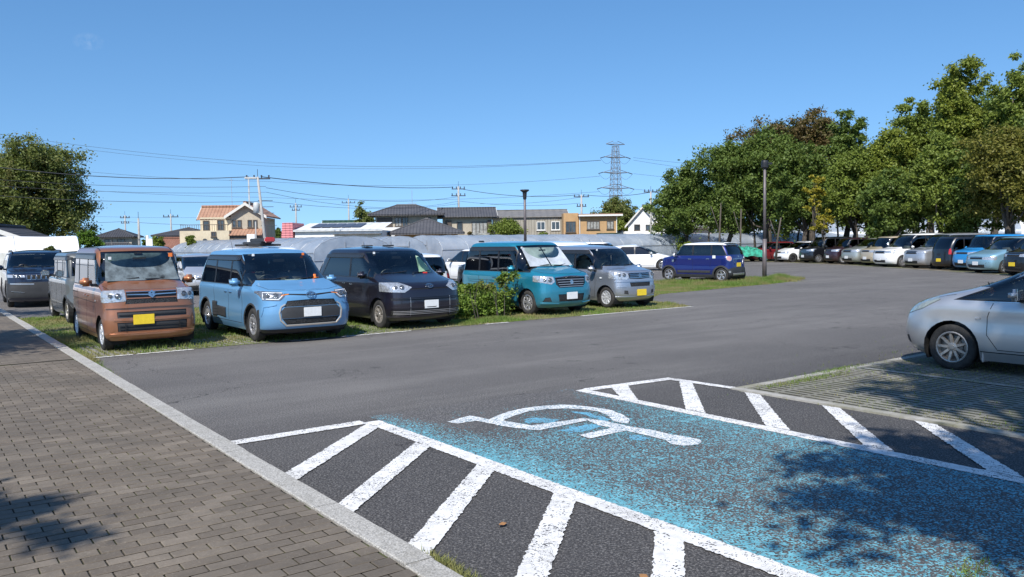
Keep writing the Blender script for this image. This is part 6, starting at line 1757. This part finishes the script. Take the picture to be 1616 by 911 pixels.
# ---------- turquoise tall wagon
d = base_spec(3.71, 1.625, 1.765, 2.48, .72, .97, 1.10, .06, -.50, 1.00, -2.60, .295, near=True, tumble=.86, crown=.045, nose=.13,
      cuts=[-.50, -1.20, -2.03], pillar=.22, cpil=.12, wtop=.17, winmat=['glass', 'glass', 'glass_dark', 'glass_dark'],
      paint=('turquoise', (.012, .20, .30), dict(metal=.35, rough=.33)), wheel=(.190, 'wide', 7, 'rim'), visor=-1.1)
d['patch'] = [('headlight', 'lamp', 'front', [(.47, .80), (.56, .735), (.81, .80), (.81, .94), (.50, .915)], dict(both=True, lim=.25, off=.006)),
    ('grille', 'black', 'front', [(-.01, .655), (.36, .655), (.45, .74), (.455, .90), (-.01, .92)], dict(off=-.012)),
    ('fog_recess', 'black_rough', 'front', [(.55, .335), (.74, .335), (.70, .43), (.60, .44)], dict(both=True, off=-.01)),
    ('lower_grille', 'mesh', 'front', [(-.01, .33), (.36, .33), (.40, .50), (-.01, .50)], dict(off=-.012))]
d['strip'] = [('chrome_bar', 'chrome', 'front', [(.0, .915), (.46, .895)], .030, .02)] + \
    [('grille_slat', 'silver_plastic', 'front', [(.0, z), (.42-(.87-z)*.3, z-.004)], .014, .016) for z in (.84, .785, .73, .68)] + \
    [('bumper_blade', 'paint', 'front', [(.36, .28), (.76, .30)], .04, .02)]
d['doors'] = [[(-.36, .97), (-.36, .6), (-.40, .31)], [(-1.20, .97), (-1.19, .31)], [(-2.02, .97), (-2.0, .62)], [(-.38, .29), (-2.0, .29)], [(-.30, .80), (-2.5, .79)], [(-.30, .72), (-2.5, .74)]]
d['bonnet'] = [(.60, .0), (.54, .42), (.36, .62), (.06, .70)]
d['handles'] = [(-1.06, .88), (-1.34, .88)]; d['mirror'] = (-.42, 1.10, (.10, .16, .20)); d['plates'] = [(1, .46, 'plate_w')]
def ex(root, S, sp, P):
    badge_s(root, S, .78, 1.0)
    for y0, y1 in ((-.66, -.02), (.02, .66)):
        m_ = MB(); m_.add([(-.04, y0, 1.15), (-.04, y1, 1.15), (-.27, (y0+y1)/2 + (y1-y0)*.1, 1.38), (-.47, y1*.9, 1.60), (-.47, y0*.9, 1.60)], [(0, 1, 2, 4), (1, 3, 2), (2, 3, 4)]) ; m_.build('sun_shade', M['shade'], root)
    box_on(root, 'inspection_sticker', (-.44, -.60, 1.60), (.006, .05, .045), M['white_sticker'], .001)
    m_ = MB(); m_.rbox((-2.45, -.4, 1.765), (.16, .10, .04), .015); m_.build('antenna_base', M['black'], root)
d['extra'] = ex
turq = d

# ---------- silver kei hatchback
d = base_spec(3.395, 1.475, 1.63, 2.455, .56, .95, 1.04, -.02, -.66, .98, -2.50, .277, near=True, tumble=.84, crown=.055, nose=.10,
      cuts=[-.52, -1.22, -2.12], pillar=.22, cpil=.20, wtop=.16, winmat=['glass']*2 + ['glass', 'glass_dark'], seatmat='seat_light',
      paint=('blue_silver', (.40, .43, .48), dict(metal=.75, rough=.30)), wheel=(.178, 'cover', 9, 'rim_white'), visor=-1.0)
d['patch'] = [('headlight', 'lamp', 'front', [(.37, .80), (.45, .735), (.73, .77), (.73, .965), (.60, .975), (.39, .90)], dict(both=True, lim=.12, off=.006)),
    ('grille', 'black', 'front', [(-.01, .745), (.36, .765), (.38, .89), (-.01, .915)], dict(off=-.010)),
    ('lower_grille', 'mesh', 'front', [(-.01, .56), (.34, .56), (.36, .665), (-.01, .665)], dict(off=-.012)),
    ('fog_recess', 'black_rough', 'front', [(.40, .36), (.52, .38), (.52, .47), (.42, .46)], dict(both=True, off=-.006))]
d['strip'] = [('chrome_bar', 'chrome', 'front', [(.0, z), (.35, z+.002)], .018, .014) for z in (.785, .825, .865, .90)] + [('bumper_fold', 'paint', 'front', [(.0, .70), (.70, .69)], .03, .014), ('bumper_fold', 'paint', 'front', [(.0, .29), (.68, .30)], .05, .018), ('bumper_fold', 'paint', 'front', [(.46, .55), (.68, .56), (.66, .34)], .02, .010)]
d['doors'] = [[(-.40, .95), (-.38, .6), (-.42, .29)], [(-1.22, .95), (-1.22, .29)], [(-2.14, .95), (-2.05, .62)], [(-.40, .27), (-2.1, .27)]]
d['bonnet'] = [(.46, .0), (.42, .38), (.28, .56), (-.03, .64)]
d['handles'] = [(-1.08, .84), (-1.42, .86)]; d['mirror'] = (-.36, 1.02, (.11, .19, .13)); d['plates'] = [(1, .40, 'plate_y')]; d['plate_y'] = .03
def ex(root, S, sp, P):
    badge_d(root, S, .835, 1.1)
    box_on(root, 'marker_lamp', (-.16, -.742, .78), (.07, .012, .035), M['white_sticker'], .004)
    box_on(root, 'inspection_sticker', (-.60, -.46, 1.50), (.006, .05, .045), M['white_sticker'], .001)
    antenna(root, -1.0, 1.63, -.3, .16)
d['extra'] = ex
keisilver = d

# ---------- silver hatchback on the right edge
d = base_spec(4.1, 1.695, 1.56, 2.6, .80, .83, 1.05, -.07, -1.02, .91, -2.72, .305, near=True, tumble=.78, crown=.06, nose=.20, arch=.045,
      cuts=[-.92, -1.50, -2.35], pillar=.40, cpil=.35, wtop=.14, ref=1, winmat=['glass']*3 + ['glass_dark'],
      paint=('silver', (.60, .59, .575), dict(metal=.75, rough=.34)), wheel=(.205, 'single', 9, 'rim_warm'),
      F=[(.17, .58), (.24, .70), (.36, .78), (.50, .80), (.63, .79), (.74, .745), (.83, .66), (.92, .47), (.99, .25), (1.035, .05), (1.065, -.07), (1.45, -1.02), (1.50, -1.16)],
      af=[(.17, .50), (.5, .50), (.8, .55), (1.0, .60), (1.4, .36), (1.524, .3)])
d['patch'] = [('headlight', 'lamp_dull', 'side', [(.64, .70), (.72, .73), (.56, .87), (.22, .945), (.17, .915), (.38, .79)], dict(both=True, lim=.42, off=.006)),
    ('grille', 'mesh', 'front', [(-.01, .55), (.40, .58), (.45, .68), (-.01, .69)], dict(off=-.01)),
    ('lower_grille', 'mesh', 'front', [(-.01, .26), (.5, .27), (.55, .42), (-.01, .42)], dict(off=-.01)),
    ('fog_recess', 'black_rough', 'front', [(.60, .30), (.76, .32), (.76, .42), (.62, .40)], dict(both=True, off=-.004, lim=.4))]
d['strip'] = [('grille_bar', 'chrome', 'front', [(0, .62), (.40, .64)], .03, .014), ('sill_line', 'gap', 'side', [(-.36, .285), (-2.2, .285)], .012, .003),
    ('waist_line', 'chrome', 'side', [(-.40, .915), (-2.3, .945)], .012, .004)]
d['doors'] = [[(-.50, .90), (-.44, .72), (-.44, .50), (-.56, .33)], [(-1.42, .90), (-1.40, .33)], [(-.56, .32), (-2.2, .32)]]
d['bonnet'] = [(.62, .0), (.55, .45), (.30, .68), (-.02, .74)]
d['handles'] = [(-1.25, .80), (-2.05, .84)]; d['mirror'] = (-.80, 1.02, (.20, .26, .20)); d['plates'] = [(1, .44, 'plate_w')]
def ex(root, S, sp, P):
    for sg in (1, -1):
        box_on(root, 'side_repeater', (-.33, sg*.836, .70), (.07, .02, .032), M['lamp'], .006)
        box_on(root, 'mud_flap', (-.39, sg*.75, .30), (.02, .16, .30), M['silver_plastic'], .008)
    box_on(root, 'dashboard_doll', (-.22, .45, 1.04), (.07, .07, .10), plain("yellow_doll", (.75, .65, .05), .7), .03, True)
    box_on(root, 'dashboard_doll', (-.30, .38, 1.02), (.08, .08, .06), M['orange'], .025, True)
d['extra'] = ex
note = d

# ---------- navy kei with white roof
white_roof = paint('white', (.78, .78, .77), metal=0.0, rough=.3, dirt=.02)
d = base_spec(3.395, 1.475, 1.63, 2.455, .53, .98, 1.08, -.10, -.52, 1.06, -2.55, .29, near=True, tumble=.84, crown=.06, nose=.12, ref=1, xref=-2.455,
      cuts=[-1.15, -2.0], pillar=.20, cpil=.14, wtop=.15, clad=.075, arch=.03, winmat=['glass', 'glass_dark', 'glass_dark'],
      paint=('navy', (.008, .017, .145), dict(metal=.4, rough=.28, dirt=.04)), wheel=(.195, 'wide', 5, 'rim'), roofmat=white_roof, mirrormat=white_roof,
      rw=(1.10, 1.47, .86, .84))
d['patch'] = [('tail_light', 'pink_lens', 'rear', [(.60+.10*math.cos(a), .955+.10*math.sin(a)) for a in np.linspace(0, 2*math.pi, 11)[:-1]], dict(both=True, lim=-2.6, off=.015)),
    ('bumper_panel', 'black_rough', 'rear', [(-.01, .20), (.75, .20), (.75, .52), (.40, .60), (-.01, .60)], dict(off=.008, lim=-2.62)),
    ('headlight', 'lamp', 'front', [(.55+.11*math.cos(a), .90+.11*math.sin(a)) for a in np.linspace(0, 2*math.pi, 11)[:-1]], dict(both=True, lim=.2, off=.008)),
    ('sill_cladding', 'black_rough', 'side', [(-2.2, .18), (-.3, .18), (-.3, .31), (-2.2, .31)], dict(both=True, lim=.5, off=.006)),
    ('lower_grille', 'black_rough', 'front', [(-.01, .22), (.74, .22), (.74, .50), (-.01, .50)], dict(lim=.1, off=.004))]
d['strip'] = [('bumper_guard', 'silver_plastic', 'rear', [(.0, .32), (.46, .32)], .085, .03), ('tailgate_garnish', 'chrome', 'rear', [(.0, .93), (.40, .93), (.33, .76)], .02, .012),
    ('lamp_ring', 'chrome', 'rear', [(.60+.105*math.cos(a), .955+.105*math.sin(a)) for a in np.linspace(0, 2*math.pi, 15)], .022, .02),
    ('reflector_lamp', 'lamp', 'rear', [(.57, .42), (.66, .42)], .09, .02), ('door_moulding', 'black_rough', 'side', [(-.45, .42), (-1.98, .42)], .10, .014)]
d['doors'] = [[(-.42, 1.02), (-.40, .6), (-.45, .34)], [(-1.17, 1.02), (-1.16, .34)], [(-2.05, 1.02), (-1.95, .62)]]
d['handles'] = [(-1.02, .93), (-1.86, .94)]; d['chrome_handle'] = True; d['mirror'] = (-.38, 1.10, (.12, .20, .14)); d['plates'] = [(-1, .70, 'plate_y')]
def ex(root, S, sp, P):
    badge_d(root, S, 1.03, .8, 'rear')
    box_on(root, 'fuel_flap', (-2.15, .742, 1.02), (.14, .014, .12), M['white_sticker'], .02)
    box_on(root, 'shield_emblem', (-.22, .742, .86), (.09, .012, .10), M['chrome'], .02)
    m_ = MB(); m_.rbox((-2.55, 0, 1.585), (.22, 1.0, .03), .012); m_.build('roof_spoiler', white_roof, root)
d['extra'] = ex
cast = d

# ---------- dark SUV with a seven-slot nose
d = base_spec(4.63, 1.86, 1.70, 2.70, .95, 1.02, 1.13, -.15, -.92, 1.08, -3.0, .36, near=True, tumble=.78, crown=.06, nose=.12, clad=.05,
      cuts=[-.60, -1.45, -2.4], pillar=.24, cpil=.35, paint=('midnight', (.012, .018, .04), dict(metal=.4, rough=.25, dirt=.03)), wheel=(.225, 'single', 5, 'rim_dark'))
d['patch'] = [('headlight', 'lamp', 'front', [(.47, .90), (.90, .90), (.91, .99), (.47, .96)], dict(both=True, lim=.45, off=.006)),
    ('bumper_panel', 'black_rough', 'front', [(-.01, .30), (.93, .30), (.93, .72), (.60, .76), (-.01, .76)], dict(lim=.35, off=.004)),
    ('fog_recess', 'gap', 'front', [(.52, .50), (.82, .50), (.84, .58), (.52, .58)], dict(both=True, off=-.002, lim=.5))]
d['patch'] += [('grille_slot', 'gap', 'front', [(x-.046, .84), (x+.046, .84), (x+.046, .96), (x-.046, .96)], dict(off=-.004, both=True)) for x in (.125, .25, .375)] + \
    [('grille_slot', 'gap', 'front', [(-.001, .84), (.046, .84), (.046, .96), (-.001, .96)], dict(off=-.004))]
d['strip'] = [('slot_frame', 'chrome', 'front', [(x-.05, .835), (x+.05, .835), (x+.05, .965), (x-.05, .965), (x-.05, .835)], .012, .01) for x in (.125, .25, .375)] + \
    [('slot_frame', 'chrome', 'front', [(0, .835), (.05, .835), (.05, .965), (0, .965)], .012, .01), ('bumper_guard', 'silver_plastic', 'front', [(.25, .80-.10), (.84, .72)], .035, .012),
     ('chin_trim', 'chrome', 'front', [(.50, .46), (.82, .50)], .02, .015), ('roof_rail', 'black', 'top', [(-1.1, .66), (-2.8, .66)], .04, .05)]
d['mirror'] = (-.45, 1.18, (.14, .22, .18)); d['plates'] = [(1, .60, 'plate_w')]; d['plate_y'] = .32; d['bonnet'] = [(.80, .0), (.76, .5), (.5, .74), (-.1, .80)]
def ex(root, S, sp, P):
    for k, x in enumerate((-.10, -.05, 0, .05)):
        pass
    m_ = front_frame(S, 0.0, 1.0, .006); b = MB()
    # the four letters of the bonnet badge
    def seg(x0, y0, x1, y1): b.box(x0, x1, y0, y1, 0, .006, m_)
    seg(-.075, -.02, -.067, .02); seg(-.09, -.02, -.067, -.012)
    for x in (-.05, -.005): seg(x, -.02, x+.008, .02); seg(x, .012, x+.03, .02); seg(x, -.004, x+.03, .004); seg(x, -.02, x+.03, -.012)
    seg(.042, -.02, .05, .02); seg(.042, .012, .072, .02); seg(.042, -.004, .072, .004); seg(.066, -.004, .072, .02)
    b.build('badge', M['chrome'], root)
d['extra'] = ex
suv = d

# ---------- grey boxy kei 4x4, seen from its side
d = base_spec(3.395, 1.475, 1.68, 2.46, .53, 1.00, 1.08, -.10, -.45, 1.05, -2.60, .29, near=True, tumble=.88, crown=.045, nose=.08, ref=1, clad=.06, arch=.035,
      cuts=[-1.15, -1.98], pillar=.20, cpil=.14, paint=('warm_grey', (.105, .11, .105), dict(metal=.3, rough=.35)), wheel=(.19, 'single', 5, 'rim_warm'), visor=-.5)
face(d); d['mirror'] = (-.35, 1.13, (.12, .20, .20)); door_lines(d, [-.42, -1.16, -1.98]); 
boxy = d

def hatch(col, L=4.0, H=1.50, W=1.695, **k):
    s = L/4.0
    d = base_spec(L, W, H, 2.55*s, .80*s, .80, .97, .02, -.95, .90, -2.75*s, .305, tumble=.79, crown=.06, nose=.2, cuts=[-.55, -1.4*s, -2.35*s], pillar=.2, cpil=.35, paint=col, **k)
    face(d); d['mirror'] = (-.55, .98, (.13, .19, .13)); door_lines(d, [-.45, -1.42*s, -2.3*s]); d['handles'] = [(-1.25*s, .80), (-2.1*s, .82)]
    tail(d, .72, .2); return d
def tallwagon(col, L=3.9, H=1.74, W=1.67, **k):
    s = L/3.9
    d = base_spec(L, W, H, 2.50*s, .74*s, .98, 1.10, .02, -.52, 1.02, -2.72*s, .295, tumble=.86, crown=.045, nose=.12, cuts=[-.48, -1.25*s, -2.1*s], pillar=.2, cpil=.14, paint=col, **k)
    face(d); d['mirror'] = (-.42, 1.12, (.12, .19, .16)); door_lines(d, [-.38, -1.25*s, -2.05*s]); d['handles'] = [(-1.1*s, .90), (-1.4*s, .90)]
    tail(d, .80, .3); return d
def minivan(col, L=4.65, H=1.86, W=1.73, **k):
    s = L/4.65
    d = base_spec(L, W, H, 2.85*s, .90*s, .98, 1.10, .05, -.90, 1.02, -3.35*s, .325, tumble=.84, crown=.055, nose=.16, cuts=[-.62, -1.5*s, -2.55*s], pillar=.22, cpil=.20, paint=col, **k)
    face(d, gr=(.5, .20, .03)); d['mirror'] = (-.52, 1.14, (.14, .21, .16)); door_lines(d, [-.5, -1.5*s, -2.5*s]); d['handles'] = [(-1.35*s, .92), (-1.7*s, .92)]
    tail(d, .85, .4); return d

# ---------------------------------------------------------------- put the cars on the ground
ROW1 = 'cars in the front row of the grassy bays'
ROW2 = 'cars in the back row of the grassy bays'
ROW3 = 'cars parked nose-out under the trees'
ROW4 = 'cars in the far rows by the plastic tunnels'
car('kei_wagon', copper, 'copper brown boxy kei wagon with yellow number plate, nearest the paved walk', uv(15.28, 2.66).xy, TOW, 'car', ROW1)
car('compact_van', skyblue, 'light blue compact van with champagne-framed black grille and an orange toy on its dash', uv(14.75, 5.06).xy, TOW, 'car', ROW1)
car('hatchback', plum, 'dark purple-black hatchback between the light blue van and the hedge', uv(15.15, 7.80).xy, TOW, 'car', ROW1)
car('tall_wagon', turq, 'turquoise tall wagon behind the hedge with silver sunshades in its windscreen', uv(15.50, 11.92).xy, TOW, 'car', ROW1)
car('kei_hatchback', keisilver, 'bluish silver kei hatchback with yellow number plate, rightmost in the front row', uv(15.60, 14.55).xy, TOW, 'car', ROW1)
car('hatchback', note, 'silver hatchback cut off by the right edge, nose over the open grid paving', uv(5.15, 10.88).xy, U_, 'car')
car('kei_hatchback', cast, 'navy blue kei hatchback with white roof and round tail lamps, on the grass', (8.39, 33.0), Vector((-.72, .69)), 'car')
car('suv', suv, 'dark blue-black SUV with seven-slot grille at the left edge', (at(10, 24.6)[0], 24.6), Vector((.56, -.83)), 'car')
car('kei_four_by_four', boxy, 'grey boxy kei four-by-four parked tail to tail with the copper wagon', (-11.75, 20.95), U_, 'car', ROW2)

d = hatch(('pale_silver', (.58, .59, .61), dict(metal=.6)), 4.2, 1.47, 1.78); d['ref'] = -1
d['patch'][2] = ('lower_grille', 'black_rough', 'front', [(-.01, .20), (.80, .20), (.82, .36), (-.01, .40)], dict(off=.0, lim=.2))
d['patch'].append(('bumper_slot', 'black', 'front', [(-.01, .56), (.62, .56), (.50, .64), (-.01, .64)], dict(off=-.004)))
car('hatchback', d, 'pale silver hatchback facing forward in the gap between copper wagon and light blue van', (at(290, 29.3)[0], 29.3), Vector((.50, -.866)), 'car', ROW4)

# white van carrying a roof unit, tail towards us
d = tallwagon(('white', (.78, .78, .77), dict(metal=0.0, rough=.3, dirt=.02)), 4.3, 1.72, 1.69); d['ref'] = 1
def ex(root, S, sp, P):
    box_on(root, 'roof_carrier', (-2.0, .12, 1.81), (1.5, .32, .07), M['black'], .02)
    box_on(root, 'carrier_box', (-2.35, .12, 1.885), (1.15, .26, .10), M['black'], .02)
    box_on(root, 'carrier_end', (-2.98, .12, 1.89), (.12, .28, .14), M['red_lens'], .03)
    for x in (-1.5, -2.6): box_on(root, 'carrier_foot', (x, .12, 1.75), (.05, .9, .06), M['black_rough'], .01)
d['extra'] = ex
p = uv(24.6, 7.25)
car('van', d, 'white van with a black roof carrier ending in red, behind the light blue van', p.xy, U_, 'van', ROW2)
# white estate, rear towards us
d = hatch(('white', (.78, .78, .77), dict(metal=0.0, rough=.3, dirt=.02)), 4.2, 1.49, 1.69, rw=(.97, 1.36, .86, .92)); d['ref'] = 1
d['rt'] = -3.15; d['cpil'] = .12
car('estate_car', d, 'white estate car showing its dark rear window between dark purple and turquoise cars', uv(22.2, 10.35).xy, U_, 'car', ROW2)
d = hatch(('white', (.78, .78, .77), dict(metal=0.0, rough=.3, dirt=.02)), 3.9, 1.50); d['ref'] = 1
car('hatchback', d, 'small white hatchback glimpsed just left of the turquoise wagon', (at(704, 36)[0], 36), Vector((-.55, .83)), 'car', ROW4)
d = tallwagon(('black', (.01, .011, .014), dict(metal=.3, rough=.25, dirt=.02)), 3.9, 1.77); d['ref'] = 1
car('tall_wagon', d, 'black wagon whose dark roof just shows above the turquoise wagon', uv(22.4, 14.7).xy, U_, 'car', ROW2)
d = minivan(('white', (.78, .78, .77), dict(metal=0.0, rough=.3, dirt=.02)), 4.6, 1.75); d['ref'] = 1
car('minivan', d, 'white minivan whose roof rises behind the silver kei hatchback', (-.6, 29.0), U_, 'car', ROW4)
d = tallwagon(('white', (.78, .78, .77), dict(metal=0.0, rough=.3, dirt=.02)), 4.2, 1.68); d['ref'] = -1
car('tall_wagon', d, 'white wagon with dark side windows left of the low white hatchback', (at(972, 50)[0], 50), Vector((.95, -.30)), 'car', ROW4)
d = base_spec(4.48, 1.745, 1.49, 2.70, .93, .76, .94, -.08, -1.20, .90, -2.75, .315, tumble=.76, crown=.08, nose=.25, cuts=[-.75, -1.55], pillar=.2, cpil=.55, ref=-1,
     paint=('white', (.78, .78, .77), dict(metal=0.0, rough=.3, dirt=.02)), wheel=(.195, 'single', 5, 'rim'),
     xm=-1.5)
face(d); d['mirror'] = (-.62, .98, (.13, .2, .13)); door_lines(d, [-.5, -1.55, -2.3]); d['handles'] = [(-1.35, .80), (-2.2, .82)]
car('hatchback', d, 'white fastback hatchback facing right behind the silver kei hatchback', (at(1046, 46.5)[0], 46.5), Vector((.985, -.17)), 'car', ROW4)

hd = Vector((-.978, -.208))
def row3(name, d, lab, px, Z, head=hd, wheel=None):
    d['ref'] = d.get('ref', 1)
    if wheel: d['wheel'] = wheel
    car(name, d, lab, at(px, Z), head, 'car', ROW3)
WH = ('white', (.78, .78, .77), dict(metal=0.0, rough=.3, dirt=.02))
row3('hatchback', hatch(('wine_red', (.20, .012, .018), dict(metal=.35))), 'wine red hatchback behind the lamp post, leftmost under the trees', 1204, 61.5)
row3('hatchback', hatch(WH, 3.9, 1.52), 'white hatchback between the wine red car and a black van', 1252, 58.8, wheel=(.19, 'single', 5, 'rim_dark'))
d = tallwagon(('black', (.01, .011, .014), dict(metal=.3, rough=.25, dirt=.02)), 3.95, 1.80)
d['strip'] += [('grille_bar', 'chrome', 'front', [(0, z), (.62, z)], .025, .012) for z in (.92, .84, .76)]
row3('tall_wagon', d, 'black tall wagon with bright chrome grille bars under the trees', 1293, 56.2)
row3('tall_wagon', tallwagon(('maroon_black', (.035, .012, .02), dict(metal=.4)), 3.5, 1.72, 1.5), 'dark maroon small wagon right of the black tall wagon', 1331, 53.7, wheel=(.18, 'cover', 8, 'rim_white'))
row3('minivan', minivan(('grey_green_silver', (.42, .44, .41), dict(metal=.6)), 4.4, 1.70), 'greenish silver people carrier between the maroon wagon and a beige car', 1368, 51.3)
row3('tall_wagon', tallwagon(('beige', (.50, .42, .30), dict(metal=.3)), 3.6, 1.78, 1.6), 'beige wagon mostly hidden behind the large white minivan', 1394, 48.9)
row3('minivan', minivan(WH, 4.7, 1.92), 'large white minivan with big grille, tallest white one under the trees', 1425, 46.4, wheel=(.21, 'single', 10, 'rim'))
row3('minivan', minivan(('minivan_silver', (.52, .54, .57), dict(metal=.7)), 4.8, 1.90), 'silver minivan with multi-spoke wheel beside the large white minivan', 1478, 43.9, wheel=(.21, 'single', 10, 'rim'))
d = tallwagon(('black', (.01, .011, .014), dict(metal=.3, rough=.25, dirt=.02)), 3.4, 1.74, 1.475); d['ref'] = -1; d['xref'] = -d['wb']; d['plates'] = [(-1, .50, 'plate_y')]
row3('kei_van', d, 'black kei van parked tail-out with red tail lamp and yellow plate', 1513, 41.7, -hd)
row3('tall_wagon', tallwagon(('bright_blue', (.02, .27, .62), dict(metal=.25)), 3.7, 1.80), 'bright blue tall wagon left of the pale blue people carrier', 1556, 39.6)
d = hatch(('pale_blue', (.22, .40, .50), dict(metal=.4)), 4.2, 1.70); d['zh'] = .88; d['zc'] = 1.04; d['belt'] = .98
row3('people_carrier', d, 'pale grey-blue people carrier beside the bright blue wagon', 1587, 36.9, wheel=(.20, 'wide', 5, 'rim'))
d = tallwagon(('black', (.01, .011, .014), dict(metal=.3, rough=.25, dirt=.02)), 3.4, 1.62, 1.475); d['plates'] = [(1, .5, 'plate_y')]
row3('kei_wagon', d, 'black kei car with yellow plate at the right edge under the trees', 1640, 34.2)
